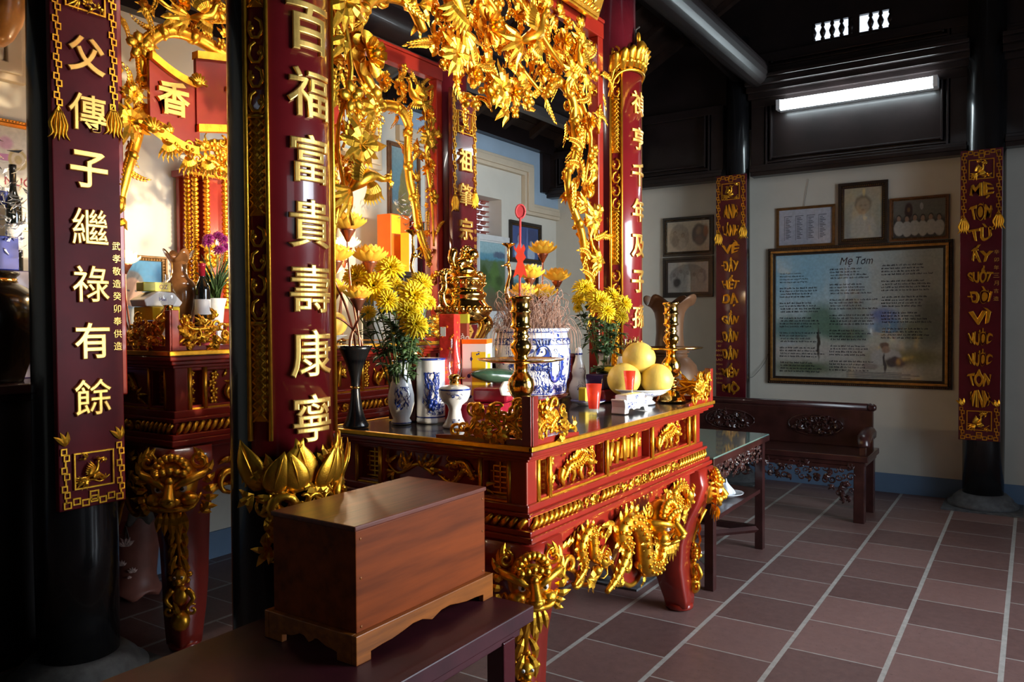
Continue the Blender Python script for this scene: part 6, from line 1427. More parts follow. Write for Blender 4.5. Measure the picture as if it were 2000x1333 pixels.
def soft(stops, items, ax=0, dist=.02, sc=18, grain=.10):
    """a printed picture as one procedural material: a vertical run of colours and soft-edged ovals (u, v, ru, rv, colour, softness), edges broken by noise"""
    mt, n, b = nt('printed picture'); t = n.nodes.new('ShaderNodeTexCoord'); sp = n.nodes.new('ShaderNodeSeparateXYZ'); lk(n, t.outputs['Object'], sp.inputs[0])
    nz = n.nodes.new('ShaderNodeTexNoise'); nz.inputs['Scale'].default_value = sc; nz.inputs['Detail'].default_value = 4; lk(n, t.outputs['Object'], nz.inputs['Vector'])
    ns = n.nodes.new('ShaderNodeSeparateXYZ'); lk(n, nz.outputs['Color'], ns.inputs[0])
    u = math_(n, 'ADD', sp.outputs[ax], math_(n, 'MULTIPLY', math_(n, 'SUBTRACT', ns.outputs[0], .5), dist * 2)); v = math_(n, 'ADD', sp.outputs[2], math_(n, 'MULTIPLY', math_(n, 'SUBTRACT', ns.outputs[1], .5), dist * 2))
    z0, z1 = stops[0][0], stops[-1][0]; mr = n.nodes.new('ShaderNodeMapRange'); lk(n, v, mr.inputs[0]); mr.inputs[1].default_value = z0; mr.inputs[2].default_value = z1
    col = ramp(n, mr.outputs[0], [((p - z0) / (z1 - z0), c) for p, c in stops])
    for (cu, cv, ru, rv, c, s_) in items:
        a = math_(n, 'DIVIDE', math_(n, 'SUBTRACT', u, cu), ru); d = math_(n, 'DIVIDE', math_(n, 'SUBTRACT', v, cv), rv)
        r = math_(n, 'SQRT', math_(n, 'ADD', math_(n, 'MULTIPLY', a, a), math_(n, 'MULTIPLY', d, d)))
        m_ = n.nodes.new('ShaderNodeMapRange'); m_.interpolation_type = 'SMOOTHSTEP'; lk(n, r, m_.inputs[0]); m_.inputs[1].default_value = 1 + s_; m_.inputs[2].default_value = 1 - s_
        x = n.nodes.new('ShaderNodeMix'); x.data_type = 'RGBA'; lk(n, m_.outputs[0], x.inputs[0]); lk(n, col, x.inputs[6]); x.inputs[7].default_value = (*c, 1); col = x.outputs[2]
    g = ramp(n, noise(n, t.outputs['Object'], 45, 4), [(.3, (1 - grain * 2,) * 3), (.7, (1,) * 3)])
    x = n.nodes.new('ShaderNodeMix'); x.data_type = 'RGBA'; x.blend_type = 'MULTIPLY'; x.inputs[0].default_value = 1; lk(n, col, x.inputs[6]); lk(n, g, x.inputs[7])
    lk(n, x.outputs[2], b.inputs['Base Color']); b.inputs['Roughness'].default_value = .45; return mt
def sheet(t, F, w, h, name, stops, items, ax=0, **k):
    b = MB(); b.M = F; b.box(-w / 2, w / 2, -h / 2, h / 2, .0042, .0056); return t.part(name, b, soft([(p * h / 2, c) for p, c in stops], [(u * w / 2, v * h / 2, a * w / 2, d * h / 2, c, s_) for u, v, a, d, c, s_ in items], ax, **k))
def who(u, v, s, cloth, skin, hair, k=1.0):
    """a small printed figure: shoulders, hair, face (u scaled by k, the sheet's height over width)"""
    return [(u, v - .75 * s, .50 * s * k, .75 * s, cloth, .12), (u, v + .30 * s, .24 * s * k, .30 * s, hair, .15), (u, v + .20 * s, .19 * s * k, .26 * s, skin, .2)]
def p_old(t, F, w, h):
    sheet(t, F, w, h, 'photograph', [(-1, (.62, .50, .37)), (1, (.66, .56, .43))], [(-.42, 0, .48, .85, (.46, .37, .28), .1), (.55, .1, .36, .72, (.10, .055, .035), .15), *who(-.62, .1, .5, (.36, .29, .22), (.40, .31, .23), (.28, .21, .16), .7), *who(-.25, -.05, .5, (.52, .44, .35), (.38, .29, .21), (.26, .2, .15), .7), (.5, .3, .12, .25, (.30, .16, .09), .6), (.52, -.3, .2, .3, (.20, .09, .05), .6), (.85, .3, .12, .4, (.34, .10, .03), .5)], dist=.012)
def p_grey(t, F, w, h):
    sheet(t, F, w, h, 'photograph', [(-1, (.48, .46, .42)), (-.9, (.52, .50, .46)), (1, (.58, .56, .52))], [(0, .05, .92, .82, (.34, .34, .32), .06), (0, -.6, .9, .35, (.46, .44, .41), .3), *[q for i in range(5) for q in who(-.68 + i * .33, .05 + .12 * ((i * 2) % 3), .40, (.46, .45, .43), (.27, .26, .24), (.22, .21, .2), .75)], (-.55, -.35, .18, .3, (.08, .08, .08), .4)], dist=.012)
def p_cert(t, F, w, h):
    sheet(t, F, w, h, 'printed_sheet', [(-1, (.46, .50, .62)), (1, (.60, .62, .72))], [(.7, -.5, .5, .6, (.62, .60, .66), .6)])
    x = w / 2; y = h / 2; b = MB(); b.M = F
    for i in range(4):
        u = -x * .8 + i * x * .43; b.box(u, u + x * .3, y * .62, y * .645, .0056, .006); b.box(u, u + x * .012, -y * .75, y * .64, .0056, .006)
        for k in range(13): b.box(u + x * .05, u + x * (.16 + .1 * ((k * 7 + i) % 3) / 2), y * .5 - k * y * .095, y * .53 - k * y * .095, .0056, .006)
    t.part('printed_rows', b, 'ink')
def p_portrait(t, F, w, h):
    sheet(t, F, w, h, 'portrait', [(-1, (.36, .40, .38)), (0, (.40, .42, .34)), (1, (.52, .46, .32))], [(0, .1, .8, .8, (.46, .45, .36), .3), (0, -.62, .70, .58, (.48, .52, .48), .2), (0, .36, .44, .36, (.22, .20, .15), .2), (0, .26, .36, .32, (.42, .35, .25), .2), (-.13, .30, .08, .04, (.30, .25, .17), .8), (.13, .30, .08, .04, (.30, .25, .17), .8), (.0, .12, .10, .03, (.34, .25, .18), .8), (.05, .82, .08, .14, (.75, .62, .3), .5)], dist=.010)
def p_group(t, F, w, h):
    sheet(t, F, w, h, 'photograph', [(-1, (.05, .05, .055)), (-.1, (.06, .06, .06)), (.2, (.16, .165, .15)), (1, (.17, .17, .155))], [(-.4, .45, .16, .42, (.06, .03, .035), .2), (-.4, .5, .06, .12, (.22, .13, .05), .4), (.1, .65, .07, .18, (.40, .40, .40), .2), *[q for i in range(6) for q in who(-.78 + i * .31, -.06 - .05 * (i % 2), .55, (.48, .48, .46), (.38, .25, .18), (.04, .04, .04), .75)]], dist=.008)
def p_poem(t, F, w, h):
    x = w / 2; y = h / 2; G = [((-1, 0)[0], (.22, .24, .20))]
    tr = lambda u, v, a, c: [(u, v, a, a * 1.15, c, .45)]
    sheet(t, F, w, h, 'printed_scene_with_reflection', [(-1, (.46, .47, .41)), (-.55, (.60, .58, .54)), (-.38, (.50, .55, .49)), (-.1, (.54, .68, .70)), (.4, (.54, .72, .80)), (1, (.55, .78, .88))],  # pale blue top and the first oval also paint in reflected light
          [(-.8, .8, .7, .5, (.36, .66, .85), .7), (.75, .5, .6, .9, (.42, .45, .43), .8), (.38, -.18, .22, .13, (.16, .30, .46), .3), (.34, .0, .16, .11, (.16, .24, .50), .6), (.4, -.30, .26, .03, (.46, .46, .42), .4), (-.75, -.2, .30, .18, (.16, .32, .32), .5), (-.42, -.06, .18, .24, (.17, .30, .24), .5), (-.28, -.2, .16, .16, (.15, .28, .21), .5), (.0, -.05, .16, .38, (.30, .38, .38), .6), (-.05, -.3, .2, .10, (.15, .25, .19), .5), (.88, -.1, .18, .40, (.20, .23, .22), .5), (.7, -.25, .16, .18, (.25, .29, .23), .5), (-.45, -.45, .018, .24, (.07, .06, .05), .4), (-.62, -.85, .38, .10, (.15, .21, .12), .7), (.6, -.65, .45, .14, (.26, .26, .13), .7), (-.86, -.46, .14, .04, (.55, .60, .62), .6),
           (.28, -.66, .10, .13, (.50, .50, .48), .25), (.44, -.62, .10, .10, (.46, .46, .45), .3), (.48, -.73, .12, .08, (.07, .07, .08), .3), (.34, -.48, .05, .06, (.16, .11, .10), .3), (.36, -.54, .05, .05, (.35, .24, .18), .3), (.19, -.80, .09, .05, (.34, .30, .27), .3), (.35, -.74, .015, .14, (.07, .07, .07), .3)], dist=.03, sc=9)
    b = MB(); b.M = F @ MX.Translation((x * .02, y * .86, .0062)) @ MX(((1, .22, 0, 0), (0, 1, 0, 0), (0, 0, 1, 0), (0, 0, 0, 1))); b.merge(glyph('Mẹ', .085, .0, .0, .10, bev=0), MX.Translation((-.085, -.006, 0))); b.merge(glyph('Tom', .068, .0, .0, .145, bev=0), MX.Translation((.058, .004, 0)))
    b.sweep([V((.052, .006, 0)), V((.062, .012, 0)), V((.064, .024, 0))], [.003, .005, .003], .0008, 6, (0, 0, 1)); t.part('title', b, 'ink')
    # the verses: three columns of stanzas; too small in the photograph to read, so set as rows of letter strokes, apart from the opening stanza
    rn = random.Random(9); first = ('Tôi lại về quê mẹ nuôi xưa', 'Một buổi trưa, nắng dài bãi cát', 'Gió lộng xôn xao, sóng biển đu đưa', 'Mát rượi lòng ta ngân nga tiếng hát...')
    for ci, (u, v, st) in enumerate(((-.95, .70, 7), (-.31, .74, 7), (.31, .77, 5))):
        yy = y * v; b = MB(); b.M = F
        for s_ in range(st):
            for l in range(4):
                if ci == 0 and s_ == 0:
                    g = glyph(first[l], .020, .0, .015, bev=0); ww = max(q.x for q in g.v) - min(q.x for q in g.v); b.merge(g, MX.Translation((x * u + ww / 2, yy, .0062)))
                else:
                    p = x * u + rn.choice((0, 0, .008)); e = p + x * rn.uniform(.36, .56)
                    while p < e:
                        for _ in range(rn.randint(2, 5)):
                            h_ = rn.choice((.010, .010, .0155)); b.box(p, p + .0040, yy - .005, yy - .005 + h_, .0056, .0062); b.box(p, p + .0068, yy - .005 + rn.choice((0, .004, .008)), yy - .0014 + rn.choice((0, .004, .008)), .0056, .0062); p += .0086
                        p += .007
                yy -= y * .047
            yy -= y * .058
        t.part('verse_column', b, 'ink')
    b = MB(); b.M = F
    for l in range(5): b.box(-x * .1, x * (.55 + .1 * (l % 3)), -y * .90 - .011 * l, -y * .90 - .011 * l + .0035, .0056, .0062)
    t.part('footnote', b, 'ink')
def p_land(t, F, w, h):
    rn = random.Random(6); it = [(.6, .66, .5, .10, (.09, .14, .22), .3)]
    for i in range(13):
        u = rn.uniform(-.95, .75); v = .55 - .35 * (u + 1) / 2 - rn.uniform(0, .75); g = rn.uniform(.07, .20); it.append((u, v, rn.uniform(.2, .36), rn.uniform(.12, .24), (g * .5, g, g * .22), .5))
    sheet(t, F, w, h, 'landscape_painting', [(-1, (.13, .08, .05)), (-.6, (.12, .10, .05)), (-.3, (.10, .14, .06)), (.45, (.10, .17, .09)), (.52, (.10, .28, .38)), (.66, (.14, .34, .42)), (.72, (.30, .48, .52)), (1, (.34, .52, .56))], it, 1, dist=.03)
def p_sit(t, F, w, h):
    sheet(t, F, w, h, 'portrait', [(-1, (.36, .28, .17)), (-.72, (.30, .25, .14)), (-.65, (.14, .26, .34)), (.3, (.20, .36, .42)), (1, (.32, .44, .46))], [(.15, -.42, .55, .55, (.34, .27, .09), .12), (.15, .05, .42, .42, (.30, .24, .09), .12), (-.25, -.6, .2, .3, (.26, .20, .07), .3), (.15, .55, .2, .2, (.14, .11, .07), .2), (.15, .48, .16, .18, (.40, .29, .17), .2)], 1, dist=.010)
def p_two(t, F, w, h):
    sheet(t, F, w, h, 'photograph', [(-1, (.07, .13, .36)), (1, (.05, .10, .32))], [(.5, .5, .5, .5, (.03, .06, .20), .4), (.15, 0, .06, 1, (.14, .22, .52), .4), *who(-.45, .0, .95, (.42, .52, .72), (.34, .34, .48), (.05, .07, .14), .75), *who(.45, -.15, .75, (.48, .58, .76), (.36, .36, .50), (.05, .07, .16), .75)], 1, dist=.010)
def p_man(t, F, w, h):
    sheet(t, F, w, h, 'portrait', [(-1, (.03, .20, .42)), (1, (.03, .22, .46))], [(0, -.75, .62, .55, (.42, .45, .48), .1), (0, .36, .40, .38, (.13, .13, .14), .12), (0, .20, .33, .36, (.50, .29, .21), .12), (-.13, .24, .05, .025, (.07, .05, .05), .3), (.13, .24, .05, .025, (.07, .05, .05), .3), (0, .1, .045, .07, (.42, .23, .17), .4), (0, -.02, .11, .025, (.33, .13, .11), .4)], 1, dist=.006)
def p_certif(t, F, w, h):
    sheet(t, F, w, h, 'printed_sheet', [(-1, (.55, .48, .38)), (-.85, (.68, .63, .55)), (1, (.68, .63, .55))], [(0, .36, 3, .07, (.55, .22, .42), .1), (.62, .66, .10, .14, (.60, .35, .48), .3), (.78, .34, .13, .22, (.52, .40, .18), .1), (.78, .34, .09, .16, (.66, .56, .40), .1), (.78, .34, .05, .09, (.52, .40, .18), .2)], 1, dist=.004)
    b = MB(); b.merge(glyph('NUÔI', .055, 0, .01, bev=0), F @ MX.Translation((w / 2 * .80, -h / 2 * .10, .0066))); t.part('printing', b, 'crimson')
YW = 7.498
framed('dark beaded frame with a brown double photograph, above the grey group photograph', FY(YW, -2.866, 2.337), .52, .385, ((0, .022, .022), (.022, .036, .016), (.036, .044, .010)), 'frameblack', p_old, bead=(.029, .018, 'framegold'))
framed('dark frame with a grey group photograph, lower of the pair above the brown vase', FY(YW, -2.866, 1.932), .52, .40, ((0, .026, .024), (.026, .05, .016)), 'frameblack', p_grey)
framed('thin gilt frame with a pale bluish printed sheet, above the poem at left', FY(YW - .0, -1.748, 2.353), .515, .37, ((0, .012, .014), (.012, .024, .018)), 'framegold', p_cert)
framed('dark beaded upright frame with a pale portrait, above the large poem', FY(YW, -1.262, 2.44), .405, .54, ((0, .024, .024), (.024, .042, .016), (.042, .05, .012)), 'frameblack', p_portrait, bead=(.033, .019, 'framegold'))
framed('brown frame with a dark group photograph, above the poem at right', FY(YW, -.822, 2.357), .445, .37, ((0, .014, .022), (.014, .026, .015)), 'framebrown', p_group, bead=(.02, .016, 'framegold'))
t = framed('large gilt framed printed poem over a pale seaside scene on the end wall', FY(YW, -1.323, 1.540), 1.51, 1.255, ((0, .025, .022), (.025, .055, .040), (.055, .070, .028)), 'frameblack', p_poem, 'crimson', (.012, .024, 'framebrown'), 'framed poem', 'framed_poem')
b = MB(); b.M = FY(YW, -1.323, 1.540); rings(b, 1.51, 1.255, ((.026, .050, .0425),)); t.part('gilt_moulding', b, 'brassdull', bev=.004)
# wires the frames hang from
b = MB(); b.sweep(cr([(-1.76, 7.492, 2.54), (-1.74, 7.49, 2.66), (-1.72, 7.492, 2.78)], 4), .0016, None, 5); single('hanging_wire', b, 'wire', (-1.76, 7.49, 2.54), 'thin black wire above the pale bluish printed sheet', 'wire')
b = MB(); b.sweep(cr([(-2.06, 7.485, 1.28), (-2.10, 7.482, 1.12), (-2.20, 7.47, .98), (-2.24, 7.46, .96)], 5), .002, None, 5); single('hanging_wire', b, 'wire', (-2.06, 7.48, 1.28), 'black wire drooping from the lower left of the large poem', 'wire')
# back wall pictures
framed('white framed landscape painting of green trees by the sea, right of the brass censer', FX(XB + .002, 6.262, 1.935), .575, .80, ((0, .03, .02), (.03, .055, .03), (.055, .07, .018)), 'framewhite', p_land, pane=False, name='framed_painting', cat='painting')
framed('brown framed portrait of a figure in a yellow robe above the orange gifts', FX(XB + .002, 4.99, 2.665), .40, .62, ((0, .02, .02), (.02, .035, .026)), 'framebrown', p_sit, 'paper', name='framed_portrait')
framed('black beaded frame with a bluish photograph of two people beside the landscape', FX(XB + .002, 6.86, 2.31), .60, .42, ((0, .03, .024), (.03, .05, .016)), 'frameblack', p_two, 'paper', (.036, .018, 'framegold'))
framed('black frame with a dark green picture below the bluish photograph', FX(XB + .002, 6.83, 1.82), .52, .40, ((0, .03, .024), (.03, .05, .016)), 'frameblack', p_land)
# ------------------------------------------------------------------ on the rear altar and along the back wall
BZ = 1.3855
random.seed(17)
c = (-3.50, 2.33, BZ); t = Thing('wooden_vase', 'glossy brown wooden vase with a wavy lip, in front of the blue portrait', 'vase', c)
b = MB(); b.lathe([(0, 0), (.055, 0), (.06, .02), (.05, .06), (.058, .12), (.075, .19), (.086, .25), (.086, .29), (.07, .325), (.046, .345), (.038, .37), (.038, .41), (.048, .44), (.066, .462), (.062, .462), (.036, .41), (0, .40)], 44, c, True, lambda r, z, a, j: (r * (1 + (.16 * max(0, z - .41) / .05) * cos(4 * a + .8)), z + .022 * max(0, z - .42) / .04 * cos(4 * a + .8)))
t.part('body', b, mat('marbled brown wood', (.20, .085, .030), .14, 0, .6, 9, coat=.6, stretch=(1, 1, .6)))
def bottle(name, label, c, mt, labmt, cap, h=.30):
    t = Thing(name, label, 'bottle', c); k = h / .30
    b = MB(); b.lathe([(0, .004), (.034, 0), (.037, .006), (.037, .175 * k), (.034, .195 * k), (.018, .222 * k), (.0145, .235 * k), (.014, .285 * k), (.0165, .287 * k), (.0165, .298 * k), (0, .30 * k)], 28, c); t.part('bottle', b, mt)
    b = MB(); b.lathe([(.0148, .240 * k), (.0150, .284 * k), (.0172, .286 * k), (.0172, .3005 * k), (0, .302 * k)], 20, c); t.part('capsule', b, cap)
    b = MB(); b.lathe([(.0374, .06 * k), (.0376, .062 * k), (.0376, .13 * k), (.0374, .132 * k)], 20, c, True, None, -1.9, .9); t.part('label', b, labmt)
    return t
pack('carton', 'dark red carton under the wine bottle on the rear altar', 'box', (-3.36, 2.36, BZ), (.09, .09, .10), 'crimson')
bottle('wine_bottle', 'dark wine bottle with a pale label on the rear altar, beside the brown vase', (-3.36, 2.36, BZ + .1005), 'wine', 'paper', 'winered', .31)
c = (-3.42, 2.475, BZ); t = Thing('flower_vase', 'plain white flared vase on the rear altar holding grassy stems and magenta flowers', 'vase', c)
b = MB(); b.lathe([(0, 0), (.038, 0), (.040, .01), (.034, .04), (.036, .12), (.044, .20), (.056, .245), (.052, .245), (.038, .19), (.03, .06), (0, .05)], 30, c); t.part('body', b, 'white')
for i, (dx, dy, z) in enumerate(((-.02, -.02, 1.93), (.02, -.05, 1.905), (.03, .03, 1.925), (0, .06, 1.89), (.05, -.01, 1.87), (-.04, .05, 1.95))):
    h = V((c[0] + dx, c[1] + dy, z)); t = Thing('magenta_flower', 'magenta flower on a grassy stem in the plain white vase on the rear altar', 'flower', (c[0], c[1], BZ + .06), 'magenta flowers in the white vase')
    b = MB(); b.sweep(cr([(c[0] + dx * .3, c[1] + dy * .3, BZ + .06), (c[0] + dx * .4, c[1] + dy * .4, BZ + .3), tuple(h)], 4), .0022, None, 5); t.part('stem', b, 'stem')
    b = MB(); bloom(b, h, .030, (.4, -.5, .6)); t.part('petals', b, 'purpleflower')
    b = MB()
    for k in range(9): a = random.uniform(0, 6.3); l = random.uniform(.10, .24); p = V((c[0] + dx * .3, c[1] + dy * .3, BZ + .22)); b.sweep([p, p + V((.03 * cos(a), .03 * sin(a), l * .6)), p + V((.08 * cos(a), .08 * sin(a), l))], [.004, .005, .001], .001, 4, (cos(a + 1.5), sin(a + 1.5), 0))
    t.part('leaf', b, 'leaf')
framed('gilt framed portrait of a grey-haired person on blue behind the brown vase', FX(-4.03, 2.40, 1.632), .40, .485, ((0, .012, .022), (.012, .028, .016)), 'framegold', p_man, 'paper', (.02, .017, 'brass'), name='framed_portrait', cat='picture')
# packets at the left end
pack('carton', 'crimson carton with a white oval on the rear altar, under the yellow boxes', 'box', (-3.42, 2.165, BZ), (.15, .15, .135), 'crimson', 0, extra=lambda t, R, s: (patch(t, R, s, 'x', -.06, -.01, .06, .10, 'paper'), patch(t, R, s, 'y', -.03, .03, .05, .10, 'paper')))
pack('carton', 'yellow carton lying on the crimson carton of the rear altar', 'box', (-3.42, 2.16, BZ + .1365), (.13, .15, .062), 'yellowbox', .1)
t = Thing('paper_bag', 'white printed paper bag lying between two yellow boxes on the rear altar', 'packet', (-3.42, 2.16, BZ + .20))
b = MB(); b.M = FX(-3.42, 2.16, BZ + .2); b.prism([(-.09, 0), (.08, 0), (.095, .02), (.05, .065), (-.03, .07), (-.10, .03)], -.06, .06); t.part('bag', b, 'paper', bev=.006); b = MB(); b.merge(glyph('Hải', .02, 0, .01, bev=0), FX(-3.3585, 2.15, BZ + .235)); t.part('printing', b, 'bluebox')
pack('carton', 'small olive yellow box on top of the white bag, before the portrait', 'box', (-3.43, 2.15, BZ + .271), (.07, .13, .042), 'yellowgreen', -.1, extra=lambda t, R, s: (patch(t, R, s, 'x', -.01, .065, .0, .042, 'yellowbox'), print_(t, R, s, 'x', 'OZ', .02, .03, .5, 'brownbox')))
c = (-3.295, 2.135, BZ); t = Thing('oil_lamp', 'clear glass oil lamp with a tall chimney on the rear altar, before the packets', 'oil lamp', c)
b = MB(); b.lathe([(0, 0), (.04, 0), (.042, .01), (.014, .03), (.012, .12), (.03, .15), (.034, .17), (.022, .19), (.022, .205), (0, .206)], 24, c); t.part('font', b, 'brass')
b = MB(); b.lathe([(.022, .20), (.036, .225), (.038, .25), (.024, .285), (.017, .33), (.018, .345)], 24, c, cap=False); t.part('glass_chimney', b, 'chimney')
# lit lotus lamps: their own warm light
def lit_lamp(label, c, heads, W=1):
    t = lotus_lamp(label, c, heads, 'brass', range(9))
    for x, y, z, r in heads:
        l = bpy.data.lights.new('lotus_bulb', 'POINT'); l.energy = LOTUS_W * W; l.color = (1, .76, .48); l.shadow_soft_size = .03
        o = bpy.data.objects.new('lotus_bulb', l); COL.objects.link(o); o.parent = t.o; o.location = V((x, y, z + r * 1.25)) - V(c)
LOTUS_W = 16
lit_lamp('glowing lotus lamp cluster on the rear altar, shining behind the left chrysanthemums', (-3.62, 3.50, BZ), [(-3.60, 3.57, 1.975, .085), (-3.62, 3.56, 1.90, .075), (-3.60, 3.42, 1.80, .08), (-3.66, 3.36, 1.87, .07)])
lit_lamp('glowing lotus lamp at the left end of the rear altar, before the portrait', (-3.72, 2.19, BZ), [(-3.72, 2.185, 1.80, .075), (-3.70, 2.09, 1.74, .07)], .12)
# gilded shrine
t = Thing('gilded_shrine', 'gilded throne-like shrine with ringed posts and dragons on the rear altar', 'shrine', (-4.27, 3.26, BZ)); y0, y1 = 2.89, 3.63
b = MB(); b.box(-4.36, -4.18, y0 - .03, y1 + .03, BZ, BZ + .12); b.box(-4.35, -4.20, y0, y1, BZ + .12, BZ + .22); b.box(-4.36, -4.33, y0, y1, BZ + .22, 2.40); b.box(-4.36, -4.18, y0 - .03, y1 + .03, 2.39, 2.43); t.part('cabinet', b, 'red', bev=.004)
for x in (-4.215, -4.29):
    for y in (y0 + .03, y0 + .11, y0 + .24, y1 - .24, y1 - .11, y1 - .03):
        if x < -4.25 and y0 + .05 < y < y1 - .05: continue
        b = MB(); z = BZ + .22; pr = []
        while z < 2.39: pr += [(.013, z), (.021, z + .006), (.021, z + .018), (.013, z + .024)]; z += .028
        b.lathe([(r, q) for r, q in pr], 12, (x, y, 0)); t.part('ringed_post', b, 'gold')
b = MB(); b.M = FX(-4.175)
for q, m in ((1, y0), (-1, y1)):
    dragon(b, [(m + q * .02, 2.45), (m + q * .12, 2.49), (m + q * .20, 2.45), (m + q * .28, 2.53), (m + q * .24, 2.61), (m + q * .14, 2.59)], .035, w=.0)
    foliage(b, [(m, 2.43), (m + q * .38, 2.43), (m + q * .36, 2.59), (m + q * .2, 2.51)], .045, .08, .028, -.02, .02, .2)
    for z in (1.72, 1.84, 1.95): sprig(b, m + q * .07, z, pi / 2, .09, .03, 5, .03); swirl(b, m + q * .07, z - .05, .04, z * 9, .03, 1.2, .3, q)
    dragon(b, [(m + q * .06, 1.64), (m + q * .10, 1.74), (m + q * .03, 1.80), (m + q * .10, 1.88)], .022, w=.02)
b.box(y0, y1, BZ + .21, BZ + .225, -.02, .004); b.box(y0 - .03, y1 + .03, BZ + .10, BZ + .12, -.02, .008); b.box(y0 - .03, y1 + .03, 2.39, 2.405, -.02, .012)
t.part('gilt_carving', b, 'gold')
b = MB(); b.box(-4.33, -4.23, y0 + .14, y0 + .20, BZ + .22, 2.39); t.part('side_panel', b, 'red')
# things on the rear altar's front edge, glimpsed through the canopy
c = (-3.33, 3.11, BZ); t = Thing('fruit_plate', 'white plate of two pomelos on the rear altar, behind the left chrysanthemums', 'plate', c)
b = MB(); b.lathe([(0, 0), (.07, 0), (.075, .02), (.13, .045), (.135, .05), (.12, .046), (0, .028)], 36, c); t.part('body', b, 'white')
pomelo((-3.30, 3.055, BZ + .115), .078, 'left pomelo of the pair on the rear altar plate')
pomelo((-3.34, 3.205, BZ + .113), .072, 'right pomelo of the pair on the rear altar plate')
c = (-3.31, 2.90, BZ); t = Thing('bowl', 'blue and white bowl on the rear altar edge, left of the pomelo plate', 'bowl', c)
b = MB(); b.lathe([(0, 0), (.04, 0), (.045, .012), (.075, .06), (.085, .085), (.08, .085), (.05, .03), (0, .02)], 32, c); t.part('body', b, 'porc_fine')
pack('carton', 'dark red carton with white lettering on the rear altar, behind the bowl', 'box', (-3.50, 2.98, BZ), (.09, .26, .20), 'crimson', 0, extra=lambda t, R, s: print_(t, R, s, 'x', 'Oh!', .05, .02, .62))
pack('carton', 'black and white carton on top of the dark red carton on the rear altar', 'box', (-3.50, 2.99, BZ + .2005), (.09, .20, .11), 'purple', .12, extra=lambda t, R, s: (patch(t, R, s, 'x', -.02, .09, .01, .08, 'paper'), patch(t, R, s, 'x', .02, .07, .04, .06, 'bluebox')))
# gift baskets on a tall stand by the back wall
t = Thing('tall_stand', 'tall dark stand against the back wall carrying the orange wrapped gifts', 'stand', (-4.12, 4.72, 0))
b = MB(); b.box(-4.34, -3.88, 4.42, 5.06, 1.84, 1.88); b.box(-4.32, -3.90, 4.44, 5.04, 1.76, 1.84); t.part('top', b, 'darkwood', bev=.004)
for x in (-4.29, -3.93):
    for y in (4.47, 5.01): b = MB(); b.box(x - .03, x + .03, y - .03, y + .03, 0, 1.77); t.part('leg', b, 'darkwood')
GZ = 1.8805
pack('gift_box', 'large orange gift box in a basket on the tall stand, against the back wall', 'box', (-4.14, 4.60, GZ), (.14, .22, .45), 'orange', 0, extra=lambda t, R, s: (patch(t, R, s, 'x', -.10, .0, .30, .44, 'yellowbox'), patch(t, R, s, 'x', -.11, .11, .0, .03, 'redpaper')))
pack('gift_box', 'yellow and white gift carton leaning before the orange box on the tall stand', 'box', (-4.0, 4.62, GZ), (.07, .16, .30), 'paper', .3, extra=lambda t, R, s: (patch(t, R, s, 'y', -.035, .035, 0, .30, 'yellowbox'), print_(t, R, s, 'x', 'Gift', .03, .0, .6, 'framegold')))
pack('gift_box', 'dark red and green carton lying over the orange box on the tall stand', 'box', (-4.12, 4.86, GZ), (.16, .22, .42), 'crimson', -.1, extra=lambda t, R, s: (patch(t, R, s, 'x', -.10, .0, .33, .41, 'greenwrap'), patch(t, R, s, 'x', .0, .09, .33, .41, 'paper')))
bottle('wine_bottle', 'dark wine bottle among the gifts on the tall stand by the back wall', (-3.95, 4.80, GZ), 'wine', 'paper', 'black', .34)
bottle('wine_bottle', 'dark bottle with a pale label at the right of the gifts on the tall stand', (-3.93, 4.95, GZ), 'wine', 'paper', 'winered', .32)
def cellophane(label, c, r, n, seed):
    """crumpled clear film: thin crinkled folds"""
    rn = random.Random(seed); b = MB()
    for i in range(n):
        p = V(c) + V((rn.gauss(0, r[0]), rn.gauss(0, r[1]), rn.gauss(0, r[2]))); q = p + V((rn.uniform(-1, 1), rn.uniform(-1, 1), rn.uniform(-.6, 1))) * .055
        b.sweep([p, p.lerp(q, .5) + V((rn.uniform(-1, 1), rn.uniform(-1, 1), rn.uniform(-1, 1))) * .012, q], [.001, rn.uniform(.003, .008), .001], .0006, 4, (rn.uniform(-1, 1), rn.uniform(-1, 1), rn.uniform(-1, 1)), False)
    o = single('cellophane', b, 'silver', c, label, 'wrapping'); o['kind'] = 'stuff'
cellophane('crinkled silver cellophane knot above the orange gift box', (-4.02, 4.63, 2.36), (.04, .05, .06), 60, 1)
cellophane('crinkled clear wrapping round the bottles on the tall stand', (-3.92, 4.86, 2.06), (.03, .10, .10), 70, 2)
# left edge: cabinet, jar, certificate and wrapped bottles
t = Thing('side_cabinet', 'very dark cabinet at the left edge carrying the brown jar', 'cabinet', (-4.04, 1.30, 0))
b = MB(); b.box(-4.34, -3.74, .70, 1.93, .06, 1.20); t.part('body', b, 'darkwood', bev=.006)
b = MB(); b.box(-4.36, -3.70, .67, 1.96, 1.20, 1.245); b.box(-4.35, -3.72, .68, 1.95, 1.17, 1.20); t.part('top', b, 'rosewood', bev=.006)
b = MB(); b.box(-4.35, -3.72, .68, 1.95, .0, .06); t.part('plinth', b, 'rosewood')
c = (-3.925, 1.66, 1.2455); t = Thing('glazed_jar', 'big dark brown glazed jar on the cabinet at the left edge', 'jar', c)
b = MB(); b.lathe([(0, 0), (.13, 0), (.135, .02), (.16, .10), (.20, .22), (.215, .31), (.20, .38), (.15, .43), (.11, .45), (.11, .475), (.125, .49), (.12, .50), (.09, .46), (0, .45)], 44, c); t.part('body', b, 'darkjar')
b = MB(); b.lathe([(.118, .452), (.112, .46), (.116, .468)], 30, c); t.part('rim_band', b, 'brass')
